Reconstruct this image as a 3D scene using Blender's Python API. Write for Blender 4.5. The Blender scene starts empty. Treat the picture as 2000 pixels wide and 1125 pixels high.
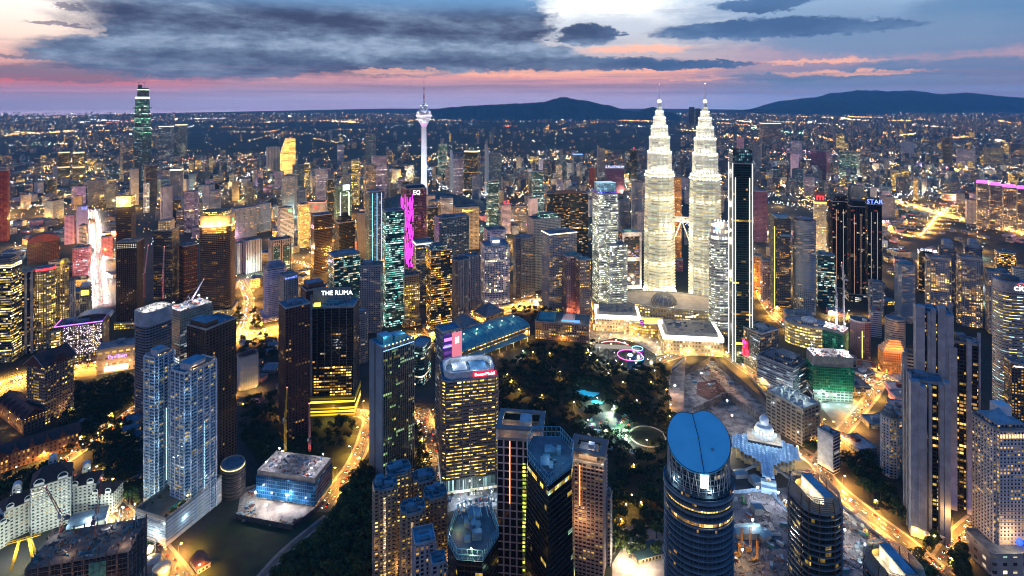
import bpy, math, random
from math import sin, cos, tan, atan, atan2, pi, radians, sqrt, hypot, floor
from mathutils import Vector, Matrix
S = bpy.context.scene
COL = S.collection
RN = random.Random(11)

# ---------------------------------------------------------------- camera
F, H, HY = 1100.0, 415.0, 198.0          # focal length in photo pixels, eye height in metres, horizon row
cam = bpy.data.cameras.new('camera'); cam_o = bpy.data.objects.new('camera', cam); COL.objects.link(cam_o)
cam.sensor_width = 36; cam.lens = 36*F/2000; cam.shift_y = -(562.5-HY)/2000
cam.clip_start = 1; cam.clip_end = 200000
cam_o.location = (0, 0, H); cam_o.rotation_euler = (pi/2, 0, 0)
S.camera = cam_o
S.view_settings.view_transform = 'Standard'; S.view_settings.look = 'None'
S.view_settings.exposure = 0.5; S.view_settings.gamma = 1
S.render.engine = 'CYCLES'
cy = S.cycles
cy.use_denoising = True; cy.max_bounces = 4; cy.diffuse_bounces = 2; cy.glossy_bounces = 2
cy.transmission_bounces = 2; cy.volume_bounces = 0; cy.transparent_max_bounces = 4
cy.sample_clamp_indirect = 2.5; cy.sample_clamp_direct = 0; cy.use_light_tree = True
cy.filter_width = 1.0; cy.caustics_reflective = False; cy.caustics_refractive = False

def gd(py): return F*H/(py-HY)                       # ground distance seen at a photo row
def gp(px, py):
    d = gd(py); return ((px-1000)/F*d, d)
def zt(py, d): return H-(py-HY)/F*d                  # height of something seen at a row, d metres away

# ---------------------------------------------------------------- node helper
class NT:
    def __init__(s, nt): s.t = nt; s.n = nt.nodes; s.l = nt.links; s.n.clear()
    def new(s, t, **k):
        n = s.n.new(t)
        for a, b in k.items(): setattr(n, a, b)
        return n
    def put(s, sock, v):
        if hasattr(v, 'is_output'): s.l.new(v, sock)
        elif isinstance(v, (tuple, list)):
            sock.default_value = tuple(v)+(1,) if len(v) == 3 and sock.type == 'RGBA' else tuple(v)
        else: sock.default_value = v
    def m(s, op, a, b=0.0, c=0.0):
        n = s.new('ShaderNodeMath', operation=op)
        for i, v in enumerate((a, b, c)): s.put(n.inputs[i], v)
        return n.outputs[0]
    def mix(s, f, a, b, mode='MIX'):
        n = s.new('ShaderNodeMix', data_type='RGBA', blend_type=mode)
        s.put(n.inputs[0], f); s.put(n.inputs[6], a); s.put(n.inputs[7], b)
        return n.outputs[2]
    def fmix(s, f, a, b):
        n = s.new('ShaderNodeMix', data_type='FLOAT')
        s.put(n.inputs[0], f); s.put(n.inputs[2], a); s.put(n.inputs[3], b)
        return n.outputs[0]
    def xyz(s, a, b, c=0.0):
        n = s.new('ShaderNodeCombineXYZ')
        for i, v in enumerate((a, b, c)): s.put(n.inputs[i], v)
        return n.outputs[0]
    def sep(s, v):
        n = s.new('ShaderNodeSeparateXYZ'); s.put(n.inputs[0], v); return n.outputs
    def noise(s, vec, sc=1, det=2, rough=.5):
        n = s.new('ShaderNodeTexNoise'); s.put(n.inputs['Vector'], vec)
        n.inputs['Scale'].default_value = sc; n.inputs['Detail'].default_value = det; n.inputs['Roughness'].default_value = rough
        return n.outputs[0]
    def rng(s, v, a, b, c=0.0, d=1.0, smooth=True):
        n = s.new('ShaderNodeMapRange', interpolation_type='SMOOTHSTEP' if smooth else 'LINEAR')
        for i, q in enumerate((v, a, b, c, d)): s.put(n.inputs[i], q)
        return n.outputs[0]
    def ramp(s, f, pts):
        n = s.new('ShaderNodeValToRGB'); s.put(n.inputs[0], f); e = n.color_ramp.elements
        while len(e) > 1: e.remove(e[-1])
        for i, (p, c) in enumerate(pts):
            q = e[0] if i == 0 else e.new(p)
            q.position = p; q.color = tuple(c)+(1,)
        return n.outputs[0]

def lin(r, g, b):
    f = lambda c: (c/255/12.92) if c/255 <= .04045 else ((c/255+.055)/1.055)**2.4
    return (f(r), f(g), f(b))

# ---------------------------------------------------------------- world: dusk sky, clouds fixed by compass bearing
def make_world():
    w = bpy.data.worlds.new('World'); S.world = w; w.use_nodes = True
    t = NT(w.node_tree)
    tc = t.new('ShaderNodeTexCoord'); x, y, z = t.sep(tc.outputs['Generated'])
    D2 = 180/pi
    az = t.m('MULTIPLY', t.m('ARCTAN2', x, y), D2); el = t.m('MULTIPLY', t.m('ARCSINE', z), D2)
    # a bearing/elevation pair for each photo position (placing only)
    def ae(px, py):
        a = atan((px-1000)/F); return a*D2, atan((HY-py)/F*cos(a))*D2
    base = t.xyz(t.m('MULTIPLY', az, .35), t.m('MULTIPLY', el, 1.0))
    n1 = t.m('SUBTRACT', t.noise(base, .9, 6, .62), .5)
    n2 = t.m('SUBTRACT', t.noise(t.xyz(t.m('ADD', t.m('MULTIPLY', az, .35), 31.0), el), 1.1, 6, .62), .5)
    nf = t.m('SUBTRACT', t.noise(t.xyz(t.m('MULTIPLY', az, .9), t.m('MULTIPLY', el, 1.3), 4.0), 1.6, 6, .68), .5)
    azd = t.m('ADD', az, t.m('ADD', t.m('MULTIPLY', n1, 6.0), t.m('MULTIPLY', nf, 1.6)))
    eld = t.m('ADD', el, t.m('ADD', t.m('MULTIPLY', n2, 1.3), t.m('MULTIPLY', nf, .95)))
    def blobs(lst, soft=.28):
        out = None
        for cx, cy_, rx, ry in lst:
            a0, e0 = ae(cx, cy_); a1, _ = ae(cx+rx, cy_); a2, _ = ae(cx-rx, cy_); ra = (a1-a2)/2
            re = ry/F*D2*cos(radians(a0))
            dx = t.m('DIVIDE', t.m('SUBTRACT', azd, a0), ra); dy = t.m('DIVIDE', t.m('SUBTRACT', eld, e0), re)
            d = t.m('ADD', t.m('MULTIPLY', dx, dx), t.m('MULTIPLY', dy, dy))
            k = t.rng(d, 1+soft*1.5, 1-soft, 0, 1)
            out = k if out is None else t.m('MAXIMUM', out, k)
        return out
    e01 = t.m('DIVIDE', el, 11.0)
    q = lambda p: (HY-p)/F*D2/11.0
    left = t.ramp(e01, [(q(200), lin(150, 138, 166)), (q(186), lin(176, 140, 158)), (q(174), lin(206, 132, 146)), (q(163), lin(255, 122, 112)),
                        (q(154), lin(206, 132, 130)), (q(132), lin(226, 172, 158)), (q(98), lin(246, 216, 198)), (q(50), lin(250, 238, 228)), (q(0), lin(236, 232, 232))])
    mid = t.ramp(e01, [(q(200), lin(146, 140, 172)), (q(186), lin(164, 146, 172)), (q(172), lin(182, 148, 170)), (q(158), lin(226, 160, 162)),
                       (q(142), lin(250, 168, 140)), (q(126), lin(248, 190, 165)), (q(95), lin(242, 222, 208)), (q(60), lin(240, 240, 240)), (q(0), lin(246, 250, 252))])
    right = t.ramp(e01, [(q(200), lin(118, 136, 176)), (q(180), lin(120, 136, 176)), (q(160), lin(120, 138, 174)), (q(142), lin(150, 138, 160)), (q(125), lin(172, 146, 164)),
                         (q(108), lin(186, 152, 166)), (q(92), lin(150, 148, 172)), (q(60), lin(120, 150, 185)), (q(25), lin(150, 182, 212)), (q(0), lin(120, 160, 198))])
    aj = t.m('ADD', az, t.m('MULTIPLY', n1, 14.0))
    col = t.mix(t.rng(aj, -38, -23), left, mid)
    col = t.mix(t.rng(aj, 12, 26), col, right)
    # streaky grey-mauve veils
    st = t.noise(t.xyz(t.m('MULTIPLY', az, .09), t.m('MULTIPLY', el, 1.5), 8.0), 1.3, 5, .6)
    col = t.mix(t.m('MULTIPLY', t.rng(st, .52, .72), .34), col, lin(132, 128, 152))
    wisp = blobs([(130, 143, 230, 17), (110, 47, 62, 5), (125, 12, 42, 5), (60, 112, 60, 4)], .45)
    col = t.mix(t.m('MULTIPLY', wisp, .8), col, lin(120, 108, 126))
    vr = blobs([(1820, 70, 340, 34), (1880, 130, 260, 16), (1560, 150, 160, 8), (1930, 20, 170, 40), (1750, 130, 90, 5)], .5)
    col = t.mix(t.m('MULTIPLY', vr, .85), col, lin(88, 124, 162))
    soft_ = blobs([(1180, 66, 150, 34), (1390, 60, 260, 26), (1130, 112, 330, 26), (1520, 30, 240, 48), (1700, 70, 240, 40)], .75)
    col = t.mix(t.m('MULTIPLY', soft_, .55), col, lin(122, 142, 172))
    big = blobs([(640, 52, 425, 92), (690, -10, 400, 60), (400, 112, 300, 42), (760, 118, 240, 30), (280, 70, 84, 36), (150, 103, 80, 11), (960, 52, 110, 78), (1140, 68, 58, 21),
                 (1000, 112, 130, 30), (1110, 124, 190, 14), (1300, 128, 160, 8), (1480, 56, 215, 19), (1490, 8, 92, 15), (1660, 52, 130, 14), (1190, 64, 30, 8)], .26)
    cn = t.noise(t.xyz(t.m('MULTIPLY', az, .1), t.m('MULTIPLY', el, .42), 2.0), 1.0, 5, .55)
    cn2 = t.noise(t.xyz(t.m('MULTIPLY', az, .32), t.m('MULTIPLY', el, .95), 6.0), 1.4, 8, .64)
    bump = lambda c, w_: t.rng(t.m('ABSOLUTE', t.m('SUBTRACT', eld, c)), w_, 0.0)
    cc = t.ramp(t.m('ADD', t.m('ADD', t.m('MULTIPLY', cn, .6), t.m('MULTIPLY', cn2, .36)), t.m('ADD', .02, t.m('SUBTRACT', t.m('MULTIPLY', bump(5.3, 1.5), .085), t.m('MULTIPLY', bump(7.6, 1.7), .075)))),
                [(.36, lin(58, 66, 94)), (.45, lin(78, 90, 118)), (.54, lin(102, 118, 144)), (.65, lin(142, 158, 182))])
    cc = t.mix(t.rng(el, 8.0, 10.6), cc, lin(100, 142, 184))
    cc = t.mix(t.rng(el, 3.0, 1.2), cc, lin(112, 112, 146))
    cc = t.mix(t.m('MULTIPLY', t.rng(az, 2, 22), .7), cc, lin(70, 104, 148))
    col = t.mix(big, col, cc)
    glow = blobs([(1130, 143, 190, 6), (770, 140, 85, 6), (1010, 146, 110, 4), (1640, 143, 130, 5), (1590, 120, 110, 4), (1330, 153, 100, 3), (1250, 96, 90, 7)], .8)
    col = t.mix(t.m('MULTIPLY', glow, .75), col, lin(255, 182, 152))
    s2 = t.noise(t.xyz(t.m('MULTIPLY', az, .07), t.m('MULTIPLY', el, 2.6), 3.0), 1.2, 5, .6)
    col = t.mix(t.m('MULTIPLY', t.m('MULTIPLY', t.rng(s2, .42, .62), t.rng(el, 4.2, 2.2)), .5), col, lin(142, 124, 152))
    # above the picture: the physical dusk sky, tinted blue like the dusk light on the roofs
    sky = t.new('ShaderNodeTexSky', sky_type='NISHITA'); sky.sun_disc = False
    sky.sun_elevation = radians(1.0); sky.sun_rotation = radians(-20); sky.air_density = 1.2; sky.dust_density = 2; sky.ozone_density = 4
    up = t.mix(1.0, t.mix(.04, (0, 0, 0), sky.outputs[0]), (.006, .096, .32), 'ADD')
    gl = t.m('ADD', 1.0, t.m('MULTIPLY', t.rng(el, 1.6, .2), 1.5)); col = t.mix(1.0, col, t.xyz(gl, gl, gl), 'MULTIPLY')
    col = t.mix(t.rng(el, 10.4, 18), col, up)
    col = t.mix(t.rng(el, -.75, -1.8), col, lin(30, 36, 62))
    bg = t.new('ShaderNodeBackground'); t.put(bg.inputs[0], col); bg.inputs[1].default_value = 1.0
    o = t.new('ShaderNodeOutputWorld'); t.l.new(bg.outputs[0], o.inputs[0])
make_world()
sl = bpy.data.lights.new('sun', 'SUN'); sl.energy = .12; sl.angle = radians(12); sl.color = (1, .6, .5)
so = bpy.data.objects.new('sun', sl); COL.objects.link(so)
so.rotation_euler = Vector((-.3, -1, -.06)).to_track_quat('-Z', 'Y').to_euler()

# ---------------------------------------------------------------- materials
MATS = {}
def newmat(key):
    m = bpy.data.materials.new(key); m.use_nodes = True; MATS[key] = m
    return m, NT(m.node_tree)
def finish(t, base, rough=.7, metal=0.0, em=None, es=0.0, spec=.5):
    b = t.new('ShaderNodeBsdfPrincipled'); o = t.new('ShaderNodeOutputMaterial')
    t.put(b.inputs['Base Color'], base); t.put(b.inputs['Roughness'], rough); t.put(b.inputs['Metallic'], metal)
    b.inputs['Specular IOR Level'].default_value = spec
    if em is not None: t.put(b.inputs['Emission Color'], em); t.put(b.inputs['Emission Strength'], es)
    t.l.new(b.outputs[0], o.inputs[0])
def plain(c, rough=.7, metal=0.0, var=.25, sc=.15, c2=None):
    k = f'plain {c} {rough} {metal} {var} {sc} {c2}'
    if k in MATS: return MATS[k]
    m, t = newmat(k)
    tc = t.new('ShaderNodeTexCoord')
    n = t.noise(tc.outputs['Object'], sc, 4, .6)
    d = c2 or tuple(x*(1-var) for x in c)
    finish(t, t.mix(t.rng(n, .35, .65), d, tuple(x*(1+var*.6) for x in c) if not c2 else c), rough, metal)
    return m
def emis(c, s, sample=False):
    k = f'glow {c} {s} {sample}'
    if k in MATS: return MATS[k]
    m, t = newmat(k)
    finish(t, tuple(min(.8, x*.8) for x in c), .5, 0, c, s)
    m.cycles.emission_sampling = 'AUTO' if sample else 'NONE'
    return m
WARM, GOLD, PALE, COOL, GREEN, ORG = (1, .52, .13), (1, .66, .12), (1, .8, .5), (.7, .88, 1), (.55, 1, .72), (1, .4, .08)
ES, LITK = 2.15, 1.2
def facade(wall=(.3, .3, .32), glass=(.02, .03, .04), cw=3.2, ch=3.6, wu=.7, wv=.55, lit=.2, a=WARM, b=PALE, es=1.2, fl=0.0, metal=.15, cool=.25, seed=0, rough=.65):
    k = f'facade {wall} {glass} {cw} {ch} {wu} {wv} {lit} {a} {b} {es} {fl} {metal} {cool} {seed} {rough}'
    if k in MATS: return MATS[k]
    m, t = newmat(k)
    uv = t.new('ShaderNodeUVMap'); u, v, _ = t.sep(uv.outputs[0])
    rnd = t.new('ShaderNodeObjectInfo').outputs['Random']
    cu = t.m('DIVIDE', u, cw); cv = t.m('DIVIDE', v, ch)
    iv = t.m('FLOOR', cv); fv = t.m('FRACT', cv); fu = t.m('FRACT', cu)
    pr = t.new('ShaderNodeTexWhiteNoise', noise_dimensions='2D'); t.put(pr.inputs[0], t.xyz(t.m('ADD', iv, 7.0), t.m('FLOOR', t.m('DIVIDE', cu, 6.0))))
    iu = t.m('FLOOR', t.m('DIVIDE', cu, t.m('ADD', 1.0, t.m('FLOOR', t.m('MULTIPLY', pr.outputs['Value'], 2.6)))))       # rooms one, two or three panes wide
    win = t.m('MULTIPLY', t.m('LESS_THAN', t.m('ABSOLUTE', t.m('SUBTRACT', fu, .5)), wu/2), t.m('LESS_THAN', t.m('ABSOLUTE', t.m('SUBTRACT', fv, .5)), wv/2))
    sd = t.m('ADD', t.m('MULTIPLY', rnd, 97.0), float(seed))
    wn = t.new('ShaderNodeTexWhiteNoise', noise_dimensions='3D'); t.put(wn.inputs[0], t.xyz(iu, iv, sd))
    r1 = wn.outputs['Value']; r2, r3, r4 = t.sep(wn.outputs['Color'])
    nz = t.noise(t.xyz(t.m('MULTIPLY', iu, .19), t.m('MULTIPLY', iv, .19), sd), 1, 1)
    th = t.m('MULTIPLY', t.rng(nz, .36, .66, .15, 2.0), lit*LITK)
    if fl:
        wf = t.new('ShaderNodeTexWhiteNoise', noise_dimensions='2D'); t.put(wf.inputs[0], t.xyz(iv, sd))
        th = t.m('MAXIMUM', th, t.m('MULTIPLY', t.m('LESS_THAN', wf.outputs['Value'], fl), .88))
    on = t.m('MULTIPLY', win, t.m('LESS_THAN', r1, th))
    br = t.m('MULTIPLY', t.m('ADD', .16, t.m('MULTIPLY', t.m('POWER', r2, 2.4), 1.75)), t.m('ADD', .6, t.m('MULTIPLY', fv, .75)))
    if lit >= 5: br = t.m('ADD', .22, t.m('MULTIPLY', pr.outputs['Value'], .8))
    blind = t.m('GREATER_THAN', t.m('ADD', t.m('MULTIPLY', r4, 1.5), -.45), t.m('SUBTRACT', fv, .5 - wv/2))      # some blinds half drawn
    br = br if lit >= 5 else t.m('MULTIPLY', br, t.fmix(blind, .3, 1.0)); pn = t.new('ShaderNodeTexWhiteNoise', noise_dimensions='2D'); t.put(pn.inputs[0], t.xyz(t.m('FLOOR', cu), iv)); br = br if lit >= 5 else t.m('MULTIPLY', br, t.m('ADD', .55, t.m('MULTIPLY', pn.outputs['Value'], .9)))
    ec = t.mix(t.rng(r3, 1-cool-.12, 1-cool+.12), a, b)
    tc = t.new('ShaderNodeTexCoord')
    gr = t.noise(tc.outputs['Object'], .06, 4, .6)
    wc = t.mix(t.rng(gr, .3, .7), tuple(x*.78 for x in wall), tuple(x*1.1 for x in wall))
    gc = t.mix(r4, tuple(x*.6 for x in glass), tuple(x*1.5 for x in glass))
    finish(t, t.mix(win, wc, gc), t.fmix(win, rough, .12), t.m('MULTIPLY', win, metal), ec, t.m('MULTIPLY', t.m('MULTIPLY', on, br), es*ES))
    m.cycles.emission_sampling = 'NONE'
    return m

# ---------------------------------------------------------------- mesh builder
class G:
    def __init__(s): s.v = []; s.f = []; s.u = []
    def face(s, pts, uv=None):
        i = len(s.v); s.v += [tuple(p) for p in pts]; s.f.append(tuple(range(i, i+len(pts)))); s.u.append(uv)
    def wall(s, a, b, z0, z1, u0, u1, v0=0.0, v1=None):
        s.face([(a[0], a[1], z0), (b[0], b[1], z0), (b[0], b[1], z1), (a[0], a[1], z1)], [(u0, v0), (u1, v0), (u1, v1), (u0, v1)])
    def prism(s, poly, z0, z1, cap=True, cw=3.2, bot=False):
        n = len(poly); acc = 0.0
        for i in range(n):
            a, b = poly[i], poly[(i+1) % n]; L = hypot(b[0]-a[0], b[1]-a[1])
            if n <= 12: k = max(1, round(L/cw))*cw; acc = floor(acc/cw+.5)*cw
            else: k = L
            s.wall(a, b, z0, z1, acc, acc+k, 0, z1-z0); acc += k
            if n <= 12: acc += cw*3
        if cap: s.face([(p[0], p[1], z1) for p in poly])
        if bot: s.face([(p[0], p[1], z0) for p in reversed(poly)])
        return s
    def loft(s, secs, cap=True, closed=True, cw=3.2):
        n = len(secs[0][1]); z00 = secs[0][0]
        for (z0, p0), (z1, p1) in zip(secs, secs[1:]):
            acc = 0.0
            for i in range(n if closed else n-1):
                j = (i+1) % n; a, b, c, d = p0[i], p0[j], p1[j], p1[i]
                L = hypot(b[0]-a[0], b[1]-a[1]); k = max(1, round(L/cw))*cw if n <= 12 else L
                s.face([(a[0], a[1], z0), (b[0], b[1], z0), (c[0], c[1], z1), (d[0], d[1], z1)],
                       [(acc, z0-z00), (acc+k, z0-z00), (acc+k, z1-z00), (acc, z1-z00)]); acc += k
        if cap: s.face([(p[0], p[1], secs[-1][0]) for p in secs[-1][1]])
        return s
    def ring(s, poly, inner, z0, z1):
        n = len(poly); acc = 0.0
        for i in range(n):
            j = (i+1) % n; a, b, c, d = poly[i], poly[j], inner[j], inner[i]; L = hypot(b[0]-a[0], b[1]-a[1])
            s.wall(a, b, z0, z1, acc, acc+L, 0, z1-z0); acc += L; s.wall(c, d, z0, z1, 0, 1, 0, 1)
            s.face([(a[0], a[1], z1), (b[0], b[1], z1), (c[0], c[1], z1), (d[0], d[1], z1)])
            s.face([(d[0], d[1], z0), (c[0], c[1], z0), (b[0], b[1], z0), (a[0], a[1], z0)])
        return s
    def box(s, cx, cy_, z0, sx, sy, h, rot=0.0, cw=3.2):
        return s.prism(place(rect(sx, sy), cx, cy_, rot), z0, z0+h, True, cw, True)
    def bar(s, p, q, r=.3, n=4, r2=None):
        p, q = Vector(p), Vector(q); d = (q-p)
        if d.length < 1e-6: return s
        d.normalize(); a = d.orthogonal().normalized(); b = d.cross(a); r2 = r if r2 is None else r2
        c0 = [p+(a*cos(2*pi*i/n+.785)+b*sin(2*pi*i/n+.785))*r for i in range(n)]
        c1 = [q+(a*cos(2*pi*i/n+.785)+b*sin(2*pi*i/n+.785))*r2 for i in range(n)]
        for i in range(n):
            j = (i+1) % n; s.face([c0[i], c0[j], c1[j], c1[i]])
        s.face(list(reversed(c0))); s.face(c1)
        return s
    def lattice(s, p, q, w=1.6, step=3.0, r=.14, w2=None):
        p, q = Vector(p), Vector(q); d = q-p; L = d.length; d.normalize()
        a = d.orthogonal().normalized(); b = d.cross(a); n = max(2, int(L/step)); w2 = w if w2 is None else w2
        cs = [(1, 1), (-1, 1), (-1, -1), (1, -1)]
        P = lambda i, k: p+d*(L*i/n)+(a*cs[k][0]+b*cs[k][1])*(w+(w2-w)*i/n)/2
        for k in range(4):
            s.bar(P(0, k), P(n, k), r)
            for i in range(n): s.bar(P(i, k), P(i+1, (k+1) % 4), r*.7)
        return s
    def ball(s, c, r, n=6, m=4):
        for i in range(m):
            t0, t1 = pi*i/m-pi/2, pi*(i+1)/m-pi/2
            for j in range(n):
                a0, a1 = 2*pi*j/n, 2*pi*(j+1)/n
                pt = lambda t_, a_: (c[0]+r*cos(t_)*cos(a_), c[1]+r*cos(t_)*sin(a_), c[2]+r*sin(t_))
                ps = [pt(t0, a0), pt(t0, a1), pt(t1, a1), pt(t1, a0)]
                if i == 0: ps = ps[1:]
                if i == m-1: ps = ps[:3]
                s.face(ps)
        return s
    def lathe(s, prof, n=24, cx=0.0, cy_=0.0):
        for (r0, z0), (r1, z1) in zip(prof, prof[1:]):
            for j in range(n):
                a0, a1 = 2*pi*j/n, 2*pi*(j+1)/n
                s.face([(cx+r0*cos(a0), cy_+r0*sin(a0), z0), (cx+r0*cos(a1), cy_+r0*sin(a1), z0), (cx+r1*cos(a1), cy_+r1*sin(a1), z1), (cx+r1*cos(a0), cy_+r1*sin(a0), z1)],
                       [(a0*r0, z0), (a1*r0, z0), (a1*r0, z1), (a0*r0, z1)])
        return s
    def mesh(s, name, mat):
        me = bpy.data.meshes.new(name); me.from_pydata(s.v, [], s.f)
        if any(u is not None for u in s.u):
            ul = me.uv_layers.new(name='UVMap'); dat = []
            for f, u in zip(s.f, s.u):
                for k in range(len(f)): dat += list(u[k]) if u else [-.5, -.5]
            ul.data.foreach_set('uv', dat)
        me.materials.append(mat); return me
    def build(s, name, mat, parent=None, loc=(0, 0, 0), rot=0.0):
        return link(name, s.mesh(name, mat), parent, loc, rot)
def link(name, data, parent=None, loc=(0, 0, 0), rot=0.0):
    o = bpy.data.objects.new(name, data); COL.objects.link(o); o.location = loc
    if rot: o.rotation_euler = (0, 0, rot)
    if parent is not None: o.parent = parent
    return o

def rect(w, d): return [(-w/2, -d/2), (w/2, -d/2), (w/2, d/2), (-w/2, d/2)]
def ell(w, d, n=32): return [(w/2*cos(2*pi*i/n), d/2*sin(2*pi*i/n)) for i in range(n)]
def cham(w, d, c): return [(-w/2+c, -d/2), (w/2-c, -d/2), (w/2, -d/2+c), (w/2, d/2-c), (w/2-c, d/2), (-w/2+c, d/2), (-w/2, d/2-c), (-w/2, -d/2+c)]
def rrect(w, d, r, k=5):
    out = []
    for cx, cy_, a in ((w/2-r, -d/2+r, -pi/2), (w/2-r, d/2-r, 0), (-w/2+r, d/2-r, pi/2), (-w/2+r, -d/2+r, pi)):
        out += [(cx+r*cos(a+pi/2*i/k), cy_+r*sin(a+pi/2*i/k)) for i in range(k+1)]
    return out
def cross(w, d, c): return [(-w/2+c, -d/2), (w/2-c, -d/2), (w/2-c, -d/2+c), (w/2, -d/2+c), (w/2, d/2-c), (w/2-c, d/2-c), (w/2-c, d/2), (-w/2+c, d/2), (-w/2+c, d/2-c), (-w/2, d/2-c), (-w/2, -d/2+c), (-w/2+c, -d/2+c)]
def bow(w, d, b, n=16):      # flat back, bowed front
    return [(-w/2+w*i/n, -d/2-b*(1-(2*i/n-1)**2)) for i in range(n+1)]+[(w/2, d/2), (-w/2, d/2)]
def place(p, cx=0.0, cy_=0.0, rot=0.0):
    c, s_ = cos(rot), sin(rot); return [(cx+x*c-y*s_, cy_+x*s_+y*c) for x, y in p]
def grow(p, k):
    n = len(p); out = []
    for i in range(n):
        a, b, c = p[i-1], p[i], p[(i+1) % n]
        e1 = Vector((b[0]-a[0], b[1]-a[1])); e2 = Vector((c[0]-b[0], c[1]-b[1]))
        if e1.length < 1e-6: e1 = e2
        if e2.length < 1e-6: e2 = e1
        n1 = Vector((e1.y, -e1.x)).normalized(); n2 = Vector((e2.y, -e2.x)).normalized()
        m_ = (n1+n2); q = m_.dot(n1)
        m_ = n1 if abs(q) < .2 else m_/q
        out.append((b[0]+m_.x*k, b[1]+m_.y*k))
    return out

# ---------------------------------------------------------------- things
def thing(name, label, cat, loc=(0, 0, 0), rot=0.0, group=None):
    o = bpy.data.objects.new(name, None); COL.objects.link(o); o.location = loc; o.rotation_euler = (0, 0, rot); o.empty_display_size = 1
    o['label'] = label; o['category'] = cat
    if group: o['group'] = group
    return o
def tag(o, label, cat, group=None, kind=None):
    o['label'] = label; o['category'] = cat
    if group: o['group'] = group
    if kind: o['kind'] = kind
    return o
def struct(name, g, mat):
    o = g.build(name, mat); o['kind'] = 'structure'; return o
LK = 1.3
def light(parent, loc, col, power, r=.6, kind='POINT', spot=None, to=None):
    l = bpy.data.lights.new('lamp_light', kind); l.energy = power*LK; l.color = col; l.shadow_soft_size = r
    o = bpy.data.objects.new('lamp_light', l); COL.objects.link(o); o.location = loc; o.parent = parent
    if kind == 'SPOT': l.spot_size = spot; l.spot_blend = .6; o.rotation_euler = Vector(to).to_track_quat('-Z', 'Y').to_euler()
    return o
def text(s, parent, loc, rot, size, mat, name='sign', align='CENTER', ext=.12):
    c = bpy.data.curves.new(name, 'FONT'); c.body = s; c.size = size; c.extrude = ext; c.align_x = align; c.align_y = 'CENTER'; c.resolution_u = 2
    q = bpy.data.objects.new(name, c); me = bpy.data.meshes.new_from_object(q); bpy.data.objects.remove(q); me.materials.clear(); me.materials.append(mat)
    o = link(name, me, parent, loc); o.rotation_euler = rot; return o
FOOT = []                                             # footprints taken: (x, y, radius)
ROOF = plain((.14, .2, .26), .6, 0, .35, .2)
ROOFD = plain((.07, .08, .095), .7, 0, .35, .2)
CONC = plain((.3, .3, .3), .8, 0, .25, .1)
WHITE = plain((.72, .74, .76), .5, 0, .1, .1)
STEEL = plain((.4, .42, .45), .35, .7, .15, .2)
DARK = plain((.03, .03, .035), .4, 0, .2, .2)
BROWN = plain((.09, .05, .035), .6, 0, .25, .1)

def site(label, px, yb, name='office_tower', cat='tower', rot=0.0, group=None, z=0.0):
    d = gd(yb); x = (px-1000)/F*d; az = atan2(x, d)
    r = thing(name, label, cat, (x, d, z), radians(rot)-az, group)
    return r, d, d/F, az
def size(wpx, d, az, rat, rot):
    r = radians(rot); return wpx*d/F*cos(az)/(abs(cos(r))+rat*abs(sin(r)))
def part_copies(name, me, parent, zs, dx=0.0, dy=0.0):
    for z in zs: link(name, me, parent, (dx, dy, z))
def rooftop(root, w, d, z, n=2, mat=None, rn=None, big=.45):
    rn = rn or RN
    for i in range(n):
        sx, sy = w*rn.uniform(.18, big), d*rn.uniform(.2, big)
        x, y = rn.uniform(-.5, .5)*(w*.86-sx), rn.uniform(-.5, .5)*(d*.86-sy)
        G().box(x, y, z+.02*i, sx, sy, rn.uniform(2.5, 6)).build('plant_room', mat or ROOF, root)
def airunits(root, w, d, z, n=5, rn=None):
    rn = rn or RN
    me = G().box(0, 0, 0, 2.4, 1.8, 1.5).lathe([(.55, 1.5), (.55, 1.75), (0, 1.76)], 8).mesh('air_unit', STEEL)
    for i in range(n): link('air_unit', me, root, (rn.uniform(-.42, .42)*w, rn.uniform(-.42, .42)*d, z))
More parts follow.
